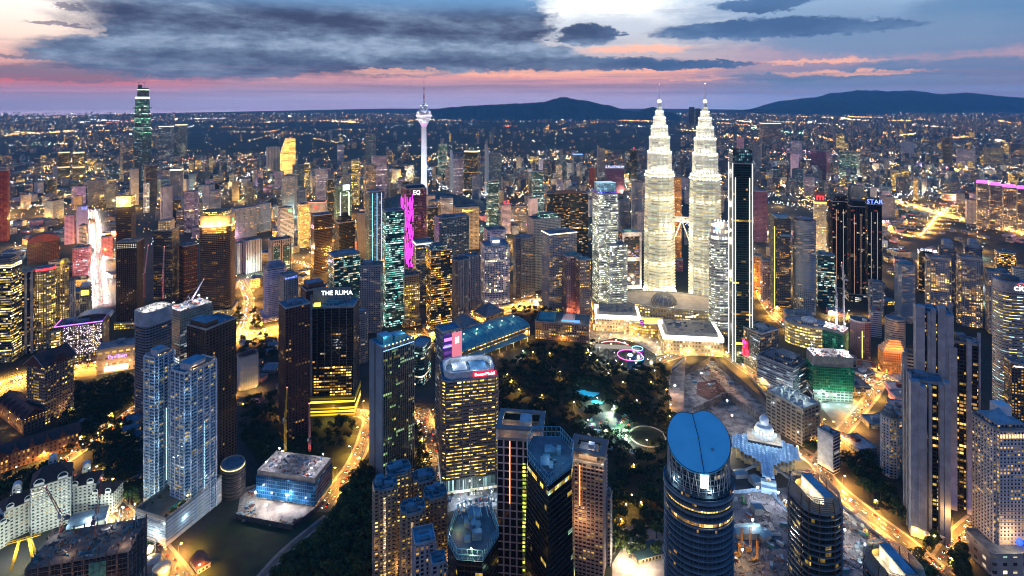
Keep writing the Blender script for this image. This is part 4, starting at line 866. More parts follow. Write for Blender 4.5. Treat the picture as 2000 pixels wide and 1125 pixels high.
        if 'lit cap' in lab or 'roof band' in lab or 'roof edge' in lab: strip(r, rect(W, d), h-5, 5, emis((1, .8, .45), 2), 'lit_cap')
        if 'sign' in lab and 'before' in lab: strip(r, rect(W, d), h-4, 4, SIGNB, 'lit_sign')
        if 'beacon' in lab: G().ball((0, 0, h+8), 3.5).build('beacon', SIGNR, r)
        if 'slanted fin' in lab: G().loft([(0, rect(6, d)), (h+4, rect(6, d)), (h+40, [(-3, 0), (3, 0), (3, d/2), (-3, d/2)])]).build('slanted_fin', plain((.3, .4, .5)), r, (-W/2-3, 0, 0))
    r, w, d, h, D = T('purple lit low block carrying a row of blue white letters', 1200, 378, 328, 38, M['purple'], .7, 4, name='high_rise', cat='high-rise', plant=1); text('S PLATINUM', r, (0, -d/2, h+8), (pi/2, 0, 0), 15, emis((.5, .55, 1), 2.5), 'letters')
far_part()
# ================================================================ LANDMARKS
def crane(label, px, yb, z, mast, jib, head, lift, col=(.7, .1, .08), jcol=None, x=None, y=None, lamp_=True):
    d = gd(yb)
    if x is None: x, y = (px-1000)/F*d, d
    r = thing('tower_crane', label, 'crane', (x, y, z)); c = plain(col, .5); jc = plain(jcol, .5) if jcol else c
    G().lattice((0, 0, 0), (0, 0, mast), 1.8, 3, .16).build('mast', c, r)
    a = radians(head); k = radians(lift); e = Vector((cos(a)*cos(k), sin(a)*cos(k), sin(k))); b = Vector((0, 0, mast+1.5)); q = Vector((cos(a), sin(a), 0))
    G().lattice(b+q*1.5, b+e*jib, 1.5, 2.6, .15, .7).build('jib', jc, r)
    G().lattice(b-q*1.5, b-q*9, 1.6, 2.5, .15).build('counter_jib', c, r)
    G().box(-q.x*7, -q.y*7, mast-.2, 3, 2.2, 2.2, a).build('counterweight', plain((.1, .12, .16)), r)
    cb = G().box(1.6*-q.y, 1.6*q.x, mast-.6, 2, 1.7, 2.3, a).build('cab', plain((.5, .5, .48)), r); G().box(1.6*-q.y+q.x*.7, 1.6*q.x+q.y*.7, mast+.3, .8, 1.5, 1.1, a).build('window', M['dkglass'], cb)
    t_ = b-q*3+Vector((0, 0, 8)); G().bar(b, t_, .25).bar(b-q*8, t_, .12).bar(t_, b+e*jib*.95, .07).build('tie_frame', c, r)
    h_ = b+e*jib*.97; G().bar(h_, h_-Vector((0, 0, min(h_.z-2, jib*.5))), .06).build('hoist_rope', DARK, r)
    if lamp_: G().ball(tuple(b+e*jib), .55).build('beacon', emis((1, .25, .2), 6), r)
    return r

def star(R, n=64): return [(R*(.95+.045*cos(8*a)+.03*cos(16*a))*cos(a), R*(.95+.045*cos(8*a)+.03*cos(16*a))*sin(a)) for a in [2*pi*i/n for i in range(n)]]
def twin_tower(label, px, yb):
    r, D, s, az = site(label, px, yb, 'skyscraper', 'skyscraper'); FOOT.append((r.location.x, r.location.y, 42))
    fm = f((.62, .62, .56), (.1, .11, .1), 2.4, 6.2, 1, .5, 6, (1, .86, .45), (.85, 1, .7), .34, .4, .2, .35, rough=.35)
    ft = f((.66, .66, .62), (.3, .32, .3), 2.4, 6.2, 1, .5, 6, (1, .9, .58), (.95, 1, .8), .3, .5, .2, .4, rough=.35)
    st = [(0, 150, 32, 31), (150, 255, 31, 29), (255, 262, 29.8, 29.8), (262, 300, 25, 24.4), (300, 305, 25.4, 25.4), (305, 333, 21.5, 21), (333, 337, 22, 22), (337, 360, 18, 16.8), (360, 379, 14, 12.4), (379, 392, 9.8, 8), (392, 403, 6.4, 4.4)]
    bm = plain((.66, .67, .64), .3, .35, .08, .3); me = G().ring(star(1.035, 64), star(.965, 64), 0, 1.9).mesh('cladding_band', bm)
    for i, (z0, z1, a, b) in enumerate(st):
        G().loft([(z0, star(a)), (z1, star(b))], True).build('tower_tier', fm if z1 < 263 else ft, r)
        n = max(1, int((z1-z0)/6.2)) if z1-z0 > 8 else 0
        for k in range(n):
            q = a+(b-a)*k/n; o = link('cladding_band', me, r, (0, 0, z0+6.2*k+4.4)); o.scale = (q, q, 1)
    g = G()
    for z, R, n in ((262.5, 28.6, 26), (305.5, 24.4, 24), (337.5, 21, 22), (360.5, 16, 18), (379.5, 12, 16), (392.5, 7.5, 12), (6, 34.5, 30), (255, 31.2, 30)):
        for k in range(n): g.ball((R*cos(2*pi*k/n), R*sin(2*pi*k/n), z+.8), 1.0, 5, 3)
    g.build('floodlight', emis((1, .98, .9), 9), r)
    G().lathe([(4.4, 403), (3, 410), (2, 412)], 16).build('spire_base', bm, r); G().ball((0, 0, 415), 4.2, 14, 10).build('ring_ball', emis((1, .95, .85), 1.5), r)
    G().lathe([(1.1, 418), (.8, 430), (.25, 452)], 8).build('spire', bm, r); G().ball((0, 0, 452), .8).build('beacon', emis((1, .8, .7), 6), r)
    W = (1, .78, .42)
    for k in range(6):
        a = -pi/2+(k-2.5)*.62; light(r, (46*cos(a), 46*sin(a), 8), W, 30000, 3); light(r, (54*cos(a), 54*sin(a), 62), W, 10000, 3); light(r, (54*cos(a), 54*sin(a), 130), W, 7000, 3); light(r, (54*cos(a), 54*sin(a), 205), W, 8500, 3)
    for z, R, p in ((266, 38, 13000), (309, 33, 11000), (341, 28, 8500), (364, 22, 5500), (384, 17, 3200)):
        for k in range(4): a = -pi/2+(k-1.5)*.8; light(r, (R*cos(a), R*sin(a), z+4), (1, .88, .6), p*.45, 2)
    return r, D
t1, D1 = twin_tower('left one of the two floodlit white stepped skyscrapers with spires', 1288, 572)
t2, D2 = twin_tower('right one of the two floodlit white stepped skyscrapers with spires', 1377, 588)
def sky_bridge():
    a, b = t1.location, t2.location; e = (b-a); L = e.length; e.normalize(); an = atan2(e.y, e.x); c = (a+b)/2
    r = thing('sky_bridge', 'two storey sky bridge with slanted legs joining the floodlit twin skyscrapers', 'bridge', (c.x, c.y, 0), an); w = L/2-29
    m_ = plain((.62, .6, .52), .4, .2)
    G().box(0, 0, 160, 2*w+6, 6, 9).build('walkway', f((.6, .58, .5), (.1, .1, .1), 3, 4.5, .8, .6, .8, PALE, GOLD, 1, .5), r); G().box(0, 0, 169, 2*w+8, 7.5, 1.2).build('roof', m_, r); G().box(0, 0, 158.6, 2*w+8, 7, 1.3).build('deck', m_, r)
    for sx in (-1, 1):
        for sy in (-1.6, 1.6): G().bar((sx*1.5, sy, 159), (sx*(w+1), sy, 112), 1.0, 8).build('leg', m_, r)
    for sx in (-.5, .5): light(r, (sx*w, -24, 150), (1, .9, .7), 16000, 2)
sky_bridge()

def mall():
    r, D, s, az = site('white rimmed curved shopping mall with a ribbed dome at the feet of the twin skyscrapers', 1290, 652, 'shopping_mall', 'shopping mall', 0); FOOT.append((r.location.x, r.location.y, 90))
    wl = f((.5, .42, .34), (.2, .14, .06), 5, 6, .6, .5, .75, GOLD, PALE, 1.1, .3); fas = emis((1, .93, .8), 1.7)
    def wing(px, yb, w, dd, h, ro):
        x = (px-1290)*gd(yb)/F; y = gd(yb)-D; P = place(rect(w, dd), x, y, ro); Q = place(rect(w*.86, dd*.8), x, y+4, ro)
        G().prism(P, 0, h, True, 5).build('facade', wl, r); G().ring(grow(P, 1.2), grow(P, -2), h-1, h+6).build('lit_fascia', fas, r); G().prism(Q, h, h+9, True).build('roof', plain((.12, .13, .15), .5), r)
        g = G(); rn = random.Random(int(px))
        for k in range(26): g.box(x+rn.uniform(-.36, .36)*w, y+4+rn.uniform(-.32, .32)*dd, h+9, rn.uniform(2, 7), 1, rn.uniform(.5, 1.6), ro)
        g.build('roof_plant', plain((.3, .32, .35)), r)
        for k in (-.35, 0, .35): light(r, (x+k*w*cos(ro)+14*sin(ro), y+k*w*sin(ro)-dd/2-14, 9), (1, .72, .3), 9000, 1)
    q = place(ell(236, 96, 48), (1318-1290)*gd(604)/F, gd(604)-D); G().prism(q, 0, 21, True, 5).build('tower_podium', wl, r); G().ring(grow(q, .6), grow(q, -1.5), 20.4, 22.6).build('podium_rim', plain((.6, .58, .5)), r)
    wing(1206, 646, 78, 52, 24, radians(8)); wing(1344, 672, 94, 66, 25, radians(8))
    P = bow(62, 26, 12); x = (1262-1290)*gd(655)/F; G().prism(place(P, x, gd(650)-D, .12), 0, 20, True, 5).build('glass_link', f((.3, .2, .1), (.3, .2, .08), 4, 5, .9, .8, .95, GOLD, WARM, 1.0, .9), r)
    G().ring(place(grow(P, .4), x, gd(650)-D, .12), place(grow(P, -2), x, gd(650)-D, .12), 20, 22).build('roof_rim', plain((.5, .45, .4)), r)
    dm = G().lathe([(24*cos(k*pi/20), 24+17*sin(k*pi/20)) for k in range(11)], 32).build('dome', plain((.3, .28, .27), .4, .3), r, ((1296-1290)*gd(612)/F, gd(612)-D, 0))
    g = G()
    for k in range(16):
        a = 2*pi*k/16
        for j in range(9): g.bar((24.3*cos(j*pi/20)*cos(a), 24.3*cos(j*pi/20)*sin(a), 24+17.3*sin(j*pi/20)), (24.3*cos((j+1)*pi/20)*cos(a), 24.3*cos((j+1)*pi/20)*sin(a), 24+17.3*sin((j+1)*pi/20)), .45)
    g.build('dome_rib', plain((.7, .6, .35), .4), dm); G().prism(ell(50, 50), 18, 24.2).build('dome_drum', wl, dm)
    for sx in (-1, 1):
        q = [(cos(a)*70*1.0, sin(a)*40) for a in [pi+.3+k*.12 if sx < 0 else 2*pi-.9+k*.12 for k in range(6)]]; g = G()
        for a_, b_ in zip(q, q[1:]): g.bar((a_[0], a_[1]+50, 27), (b_[0], b_[1]+50, 27), 1.6)
        g.build('lit_canopy', emis((1, .85, .4), 1.2), r)
    G().box(x-6, gd(655)-D-14, 21, 8, 1.2, 8).build('round_sign', plain((.1, .02, .1)), r)
    g = G()
    for k in range(14): a = 2*pi*k/14; b_ = 2*pi*(k+1)/14; g.bar((x-6+2.4*cos(a), gd(655)-D-14.9, 25+2.4*sin(a)), (x-6+2.4*cos(b_), gd(655)-D-14.9, 25+2.4*sin(b_)), .6)
    g.build('ring_logo', SIGNP, r)
mall()

def comms_tower():
    D = 2010; r = thing('communications_tower', 'slender ice blue lit communications tower with a round jewelled pod and striped mast', 'tower', ((828-1000)/F*D, D, 70)); FOOT.append((r.location.x, D, 30))
    Z = lambda py: zt(py, D)-70
    m_ = plain((.7, .75, .82), .5, 0, .05); G().lathe([(17, 0), (12.5, 30), (10.4, 80), (8.8, Z(255)), (8.4, Z(246))], 32).build('shaft', m_, r)
    G().lathe([(9.6, Z(247)), (13, Z(243)), (16, Z(240))], 32).build('neck', plain((.7, .45, .75), .5), r)
    pod = G().lathe([(16, Z(240)), (25, Z(230)), (26.5, Z(222)), (24, Z(217)), (19, Z(215.5))], 32).build('pod', f((.5, .5, .55), (.3, .35, .5), 4, 4, .7, .6, .95, (.85, .9, 1), (.9, .7, 1), .6, .9), r)
    G().lathe([(19, Z(215.5)), (13, Z(213)), (13, Z(205)), (10, Z(203)), (6, Z(201))], 24).build('upper_drum', f((.5, .5, .55), (.2, .3, .5), 4, 4, .7, .6, .9, (.5, .7, 1), (.9, .95, 1), .55, .8), pod)
    g = G()
    for k in range(24): a = 2*pi*k/24; g.ball((27*cos(a), 27*sin(a), Z(226)), 1.1, 5, 3)
    g.build('jewel_light', emis((.95, .9, 1), 6), pod)
    for k in range(6): G().lathe([(2.9-.4*k, Z(201-8*k)), (2.5-.4*k, Z(193-8*k))], 8).build('mast_section', plain((.6, .55, .65) if k % 2 == 0 else (.35, .2, .35)), r)
    for k in range(5):
        a = -pi/2+(k-2)*.6
        for zt_, p in ((60, 1.2e6), (150, 2.2e6), (220, 3.2e6)): light(r, (75*cos(a), 75*sin(a), 12), (.42, .66, 1), p*.11, 2, 'SPOT', radians(34), Vector((-75*cos(a), -75*sin(a), zt_-12)))
comms_tower()

def crowned_skyscraper():
    D = 2700; s = D/F; r = thing('skyscraper', 'tallest unfinished skyscraper of green lit facets with cranes on its dark tip', 'skyscraper', ((278-1000)/F*D, D, 0)); FOOT.append((r.location.x, D, 60))
    Z = lambda py: zt(py, D); m_ = f((.05, .13, .12), (.03, .1, .09), 5, 6, .8, .5, .3, (.3, 1, .6), (.9, 1, .85), 1.0, .25, .3, .4)
    k1 = cham(66, 60, 18); k2 = cham(58, 54, 20)
    G().loft([(0, k1), (Z(300), cham(70, 62, 16)), (Z(240), k1)], False, cw=5).build('lower_shaft', f((.03, .06, .08), (.02, .05, .07), 5, 6, .8, .5, .2, (.4, .7, 1), PALE, .9), r)
    G().loft([(Z(272), cham(71, 63, 16)), (Z(190), k2)], True, cw=5).build('glass_shaft', m_, r)
    for q in (212, 228, 244, 258, 270): G().ring(grow(cham(70, 62, 17), .8), grow(cham(60, 54, 18), -1), Z(q), Z(q)+5).build('dark_floor', DARK, r)
    strip(r, k2, Z(193), 9, emis((.85, 1, .85), 2.4), 'lit_crown_floor', 1); G().box(4, 0, Z(190), 34, 34, Z(172)-Z(190)).build('core', f((.06, .07, .08), (.03, .03, .03), 6, 6, .5, .4, .2, COOL, PALE, 1), r)
    G().box(-8, -4, Z(172), 12, 12, 16).build('core_head', plain((.1, .12, .13)), r); strip(r, place(rect(34, 34), 4, 0), Z(176), 3, emis((.7, 1, .7), 2.5))
    for a, b, c in ((-12, 60, 70), (10, 50, 55)): crane('far crane leaning on the tip of the tallest unfinished skyscraper, '+('left one' if a < 0 else 'right one'), 0, 300, Z(172), 26, 44, 40 if a > 0 else 62, 58, (.5, .4, .7), x=r.location.x+a, y=D)
    g = G().box(0, 0, 0, 14, 14, Z(322), 0, 5); g.build('facade', f((.6, .55, .5), (.8, .7, .5), 5, 6, .4, .9, 1, PALE, WARM, 1.2, 1), thing('high_rise', 'narrow tower with one bright white stripe at the foot of the tallest skyscraper', 'high-rise', ((286-1000)/F*2100, 2100, 0)))
crowned_skyscraper()

def edged_tower():
    r, w, d, h, D = T('tall black slab tower outlined by white vertical light strips', 1446, 702, 318, 46, f((.015, .03, .035), (.008, .03, .035), 3.2, 3.8, .92, .7, .03, WARM, GOLD, 1.2, .035, .35), 1.0, 12, plant=0, name='skyscraper', cat='skyscraper')
    G().ring(rect(w*.99, d*.99), rect(w*.9, d*.9), h, h+22).build('lattice_crown', f((.03, .05, .06), (.02, .1, .12), 3, 4.4, .7, .7, .35, (.2, .6, .7), COOL, .5), r)
    lg = emis((1, .95, .78), 3.2)
    for x, y in ((-w/2, -d/2), (w/2, -d/2), (-w*.36, -d/2), (w*.36, -d/2), (-w/2, d/2)):
        G().box(x, y-.35, 3, .9, .9, h-3 if abs(x) > w*.4 else h*.92).build('light_strip', lg, r)
    for k in (60, 150, 240): light(r, (w/2+9, -d/2-6, k), (1, .9, .6), 5000, 2)
    g = G().box(0, -d/2-.3, 0, 0, 0, 0)
    G().box(-w*.1, -d/2-.3, 30, w*.5, .6, 3).build('lit_floor', SIGNY, r)
    r, w, d, h, D = T('dark podium block with a red video wall and roof garden below the black edged tower', 1484, 712, 640, 74, f((.06, .07, .08), (.04, .05, .06), 4, 4.5, .8, .6, .16, WARM, PALE, 1.1), 1.1, -38, plant=2, name='podium_block', cat='building', det=True)
    G().box(w*-.28, -d/2-.5, 14, w*.34, .8, 26).build('video_wall', f((.5, .02, .05), (.6, .02, .1), 3, 6, .8, .8, 1, (1, .03, .05), (.9, .05, .8), 1.2, 1), r)
    G().box(w*.2, -d/2-.4, 4, w*.5, .6, h-8).build('patterned_screen', f((.07, .08, .09), (.02, .02, .02), 2, 2, .6, .6, .45, COOL, (.6, .65, .7), .45), r)
    g = G(); rn = random.Random(2)
    for k in range(40): g.ball((rn.uniform(-.42, .1)*w, rn.uniform(-.42, .42)*d, h+1), rn.uniform(1, 2.2), 5, 3)
    g.build('roof_garden', plain((.03, .06, .02), .9), r)
    for k in range(3): light(r, (-w*.3+k*9, -d/2-11, 10), (1, .7, .3), 7000, 1)
edged_tower()

def heart_tower():
    D = 392; r = thing('office_tower', 'round blue glass tower topped by a tilted bright blue heart shaped roof', 'tower', ((1364-1000)/F*D, D, 0), -atan2(364, 1100)); R = 22.2; FOOT.append((r.location.x, D, 24))
    P = ell(2*R, 2*R, 64); gm = f((.05, .08, .1), (.025, .06, .09), 1.5, 4.2, .9, .74, .05, WARM, GOLD, 1.1, .05, .35); bm = plain((.2, .3, .37), .35, .4)
    G().prism(P, 0, 154, True).build('facade', gm, r); me = G().ring(grow(P, 1.1), grow(P, -.4), 0, .9).mesh('floor_band', bm); part_copies('floor_band', me, r, [4.2*k+3.3 for k in range(36)])
    g = G()
    for k in range(48): a = 2*pi*k/48; g.bar(((R+.2)*cos(a), (R+.2)*sin(a), 0), ((R+.2)*cos(a), (R+.2)*sin(a), 154), .09)
    g.build('mullion', bm, r)
    G().ring(ell(2*R+3.2, 2*R+3.2, 64), ell(2*R-6, 2*R-6, 64), 150, 151.4).build('terrace_ring', plain((.24, .36, .45), .4, .3), r); G().ring(ell(2*R+2.6, 2*R+2.6, 64), ell(2*R+1.8, 2*R+1.8, 64), 151.4, 153).build('glass_balustrade', plain((.12, .22, .3), .2, .3), r)
    G().lathe([(R-.9, 144.6), (R+.45, 144.6), (R+.45, 147.2)], 64).build('lit_ceiling_band', f((.3, .2, .1), (.5, .35, .15), 2, 3, .8, .8, .9, GOLD, WARM, 1.3, .9), r)
    zr = lambda y: 180.2+y*.47
    hp = []
    for k in range(72):
        a = 2*pi*k/72; n_ = ((a-radians(104)+pi) % (2*pi)-pi)/.33; q = (R-1.2)*(1-.2*math.exp(-n_*n_)); hp.append((q*cos(a), q*sin(a)*1.03))
    g = G()
    for i in range(72):
        a, b = hp[i], hp[(i+1) % 72]; g.face([(0, 0, zr(0)+.9), (a[0], a[1], zr(a[1])), (b[0], b[1], zr(b[1]))]); g.face([(a[0], a[1], zr(a[1])-1.1), (b[0], b[1], zr(b[1])-1.1), (b[0], b[1], zr(b[1])), (a[0], a[1], zr(a[1]))]); g.face([(0, 0, zr(0)-.6), (b[0], b[1], zr(b[1])-1.1), (a[0], a[1], zr(a[1])-1.1)])
    g.build('heart_roof', plain((.17, .68, .86), .45, 0, .05, .08), r)
    g = G(); 
    for i in range(72): a, b = hp[i], hp[(i+1) % 72]; g.bar((a[0], a[1], zr(a[1])+.05), (b[0], b[1], zr(b[1])+.05), .28)
    g.build('roof_rim', plain((.05, .09, .12), .4, .5), r)
    n0, n1 = Vector((hp[21][0], hp[21][1], zr(hp[21][1])+.3)), Vector((hp[56][0], hp[56][1], zr(hp[56][1])+.3)); mid_ = Vector((0, 0, zr(0)+1.2))
    G().bar(n0, mid_, .22).bar(mid_, n1, .22).build('roof_seam', plain((.03, .06, .08)), r); G().box(9, -6, zr(-6)+.3, 1.6, 1.6, 1).build('roof_hatch', STEEL, r); G().bar((1.5, -15, zr(-15)), (1.5, -15, zr(-15)+9), .1).build('antenna', STEEL, r)
    dr = G(); nn = 48
    for i in range(nn):
        a0, a1 = 2*pi*i/nn, 2*pi*(i+1)/nn; p = lambda a: ((R-3.6)*cos(a), (R-3.6)*sin(a)); x0, y0 = p(a0); x1, y1 = p(a1)
        dr.face([(x0, y0, 151), (x1, y1, 151), (x1, y1, zr(y1)-1.4), (x0, y0, zr(y0)-1.4)], [(a0*18, 0), (a1*18, 0), (a1*18, zr(y1)-151), (a0*18, zr(y0)-151)])
    dr.build('crown_drum', f((.1, .14, .17), (.02, .04, .06), 2.5, 3.2, .85, .8, .04, PALE, GOLD, .8, 0, .4), r)
    g = G(); fl = G()
    for k in range(28):
        a0, a1 = 2*pi*k/28, 2*pi*(k+.5)/28; q = lambda a, z: ((R-1.6)*cos(a), (R-1.6)*sin(a), z)
        g.bar(q(a0, 153), q(a1, zr((R-1.6)*sin(a1))-1), .2).bar(q(a1, zr((R-1.6)*sin(a1))-1), q(a0+2*pi/28, 153), .2)
    g.build('strut', plain((.5, .56, .6), .35, .3), r)
    for z in (156, 160, 164, 168): G().ring(ell(2*R-4.4, 2*R-4.4, 48), ell(2*R-5, 2*R-5, 48), z, z+.35).build('crown_rail', plain((.35, .42, .48), .4), r)
    a = radians(-80); o = G().box(0, 0, 160.5, 5.2, .8, 8.5).build('lit_panel', emis((.95, 1, .93), 2.6), r, ((R-.6)*cos(a), (R-.6)*sin(a), 0)); o.rotation_euler = (0, 0, a+pi/2)
    for a_, z in ((-2.4, 158), (-1.2, 157)): light(r, ((R-2)*cos(a_), (R-2)*sin(a_), z), (.7, .9, 1), 700, .5)
heart_tower()

def louvred_tower(label, px, D, w, dd, h, rot):
    x = (px-1000)/F*D; r = thing('residential_tower', label, 'tower', (x, D, 0), radians(rot)-atan2(x, D)); FOOT.append((x, D, w*.6))
    P0 = rrect(w, dd, 11, 8); P = [(p[0]*(1+.022*sin(7*atan2(p[1], p[0]))), p[1]*(1+.022*sin(7*atan2(p[1], p[0])))) for p in P0]
    G().prism(P, 0, h, True).build('facade', f((.03, .045, .05), (.015, .035, .04), 2.2, 4.3, .9, .8, .1, GOLD, WARM, 1.3, 0, .35), r)
    me = G().ring(grow(P, 1.0), grow(P, -.3), 0, .7).mesh('floor_band', plain((.24, .3, .33), .4, .3)); part_copies('floor_band', me, r, [4.3*k+3.6 for k in range(int(h/4.3))])
    g = G(); n = len(P)
    for k in range(0, n, 3):
        a = P[k]; b = (a[0]*.93, a[1]*.93); q = (a[0]*.8, a[1]*.8); g.bar((a[0]*1.035, a[1]*1.035, 0), (a[0]*1.035, a[1]*1.035, h), .5); g.bar((a[0]*1.035, a[1]*1.035, h), (b[0], b[1], h+9), .42)
    g.build('bronze_rib', plain((.13, .075, .045), .45, .3), r)
    for k in range(9):
        s_ = 1.02-.1*(k/8)**1.5; Q = [(p[0]*s_, p[1]*s_) for p in P]
        half = [i for i in range(n)]; G().ring(Q, grow(Q, -.35), h+.7+1.15*k, h+1.05+1.15*k).build('crown_louvre', plain((.5, .42, .32), .5, .2), r)
    G().ring(grow(P, .9), grow(P, -.9), h-.2, h+.7).build('parapet', plain((.15, .18, .2)), r); G().prism(grow(P, -1), h-.1, h+.15).build('roof', plain((.4, .36, .3)), r)
    pr = G().box(2, 0, h+.2, 6.5, dd*.74, 8.6).build('plant_room', plain((.5, .5, .47), .6), r); G().box(2, 0, h+8.8, 7, dd*.76, .5).build('roof_slab', plain((.18, .36, .46), .5), pr)
    for k in (-.3, 0, .3): G().ball((-2.4, k*dd, h+3), .3).build('wall_lamp', emis((1, .9, .6), 9), r); light(r, (-4.2, k*dd, h+4), (1, .85, .55), 1300, .3)
    G().ring(rrect(w*.62, dd*.86, 6), rrect(w*.58, dd*.82, 6), h, h+5).build('gold_screen', plain((.45, .3, .1), .4, .3), r); light(r, (7, 0, h+4), (1, .7, .3), 900, .4)
louvred_tower('bronze ribbed curved tower with a louvred crown, standing next to the heart roofed tower', 1590, 402, 28, 33, 132, 36)
louvred_tower('bronze ribbed curved tower with a louvred crown, cut off low at the bottom edge', 1746, 372, 29, 33, 104, 36)

def finned_tower(label, px, yb, yt, wpx, rat, rot, fins, glassm, seed):
    r, w, d, h, D = T(label, px, yb, yt, wpx, glassm, rat, rot, name='finned_tower', cat='tower', plant=2, par=2, det=True)
    fm = plain((.33, .34, .37), .65, 0, .2, .12); rn = random.Random(seed)
    for fx, fw, out, up in fins: G().box(fx*w, -d/2-out/2+.2, 0, fw, out, h+up).build('concrete_fin', fm, r)
    for k in range(4): G().box(rn.choice((-1, 1))*(w/2+1), (k-1.5)*d*.26, 0, 2.4, d*.08, h+rn.uniform(-4, 14)).build('concrete_fin', fm, r)
    return r, w, d, h, D
dkf = lambda s_: f((.04, .04, .042), (.015, .018, .022), 3.4, 3.7, .86, .6, .3, WARM, GOLD, 1.3, .05, .3, seed=s_)
finned_tower('rear grey finned tower rising above its twin with staggered blank fins', 1822, 965, 606, 78, .8, 10, ((-.46, 8, 6, 8), (-.2, 3, 5, 2), (-.08, 4, 6, 6), (.14, 6, 7, 10), (.36, 7, 6, 2)), dkf(1), 1)
r, w, d, h, D = finned_tower('broad dark glass finned block with a framed roof corner beside the rear finned tower', 1880, 985, 665, 66, .8, 12, ((-.45, 7, 5, -4), (.1, 3.4, 6, 6), (.47, 1.5, 3, 4)), dkf(2), 2)
G().lattice((w*.1, -d*.5, h+2), (w*.5, -d*.5, h+8), 2, 3, .2).build('roof_frame', plain((.4, .45, .5)), r)
r, w, d, h, D = finned_tower('front grey finned tower with broad blank concrete slabs from street to roof', 1808, 1030, 738, 82, .8, 14, ((-.44, 7.5, 7, 2), (-.24, 6, 8, -1), (-.02, 2.6, 6, 0), (.3, 3.2, 7, 3), (.44, 4.5, 8, 6)), dkf(3), 3)
for k, sx in enumerate((-.15, .1, .2)): G().lathe([(0, 7), (4.5, 7), (4.5, 8), (0, 8.2)], 3).build('entrance_canopy', WHITE, r, (sx*w, -d/2-9, 0))
light(r, (0, -d/2-12, 9), (1, .5, .12), 9000, .6); light(r, (w*.45, -d/2-14, 30), (1, .5, .15), 6000, .6)
for sx in (.17,): G().box(w*sx*-.9, -d/2-.4, 6, 2.2, .6, h*.62).build('lit_window_column', f((.1, .06, .03), (.5, .3, .08), 2.2, 3.7, 1, .55, .85, GOLD, WARM, 1.2, .5), r)
finned_tower('slim pale banded block wedged against the left of the finned towers', 1776, 940, 690, 22, 1, 8, ((-.4, 2, 2, 0),), M['whiteband'], 4)

r, w, d, h, D = T('big white condominium tower of small windows with a blue pyramid roof at the right edge', 1952, 1080, 822, 122, f((.72, .68, .66), (.05, .05, .055), 3.2, 3.25, .5, .5, .24, WARM, GOLD, 1.2), .9, 42, 'cross', 'condominium', 'condominium', c=.1, plant=0, det=True, band=(3.25, .35, .3, plain((.5, .46, .45))))
G().box(0, 0, h, w*.76, d*.76, 4, 0).build('roof_storey', M['condo'], r); G().loft([(h+4, place(rect(w*.5, d*.5), -w*.12, -d*.12)), (h+14, place(rect(1, 1), -w*.12, -d*.12))]).build('pyramid_roof', plain((.13, .32, .46), .5), r); G().box(w*.2, d*.2, h+4, w*.36, d*.36, 9).build('plant_room', WHITE, r)
g = G()
for k in range(10): g.box(-w*.36+w*.72*k/9, -d/2-.3, h-7, 1.3, .5, 3)
g.build('lit_arcade', emis((1, .62, .25), 1.5), r)
light(r, (w/2+10, 4, 14), (.2, .2, 1), 22000, 1); light(r, (w/2+8, -8, 44), (1, .55, .2), 15000, 1); light(r, (-w*.2, -d/2-10, 30), (1, .6, .3), 7000, 1)
r, w, d, h, D = T('plain beige podium with a rounded corner and lit shop windows under the white condominium', 1955, 1098, 1058, 150, f((.4, .35, .31), (.1, .08, .06), 9, 7, .4, .4, .4, PALE, (.6, 1, .7), .9), .7, 42, 'round', 'podium_block', 'building', plant=0, c=.12)
for k in range(7): G().ball((w*.5-4-5*(k % 3), -d*.5+6*k+5, h+3.3), 3.2, 10, 6).build('blue_glass_dome', emis((.04, .12, 1), 1.1), r)

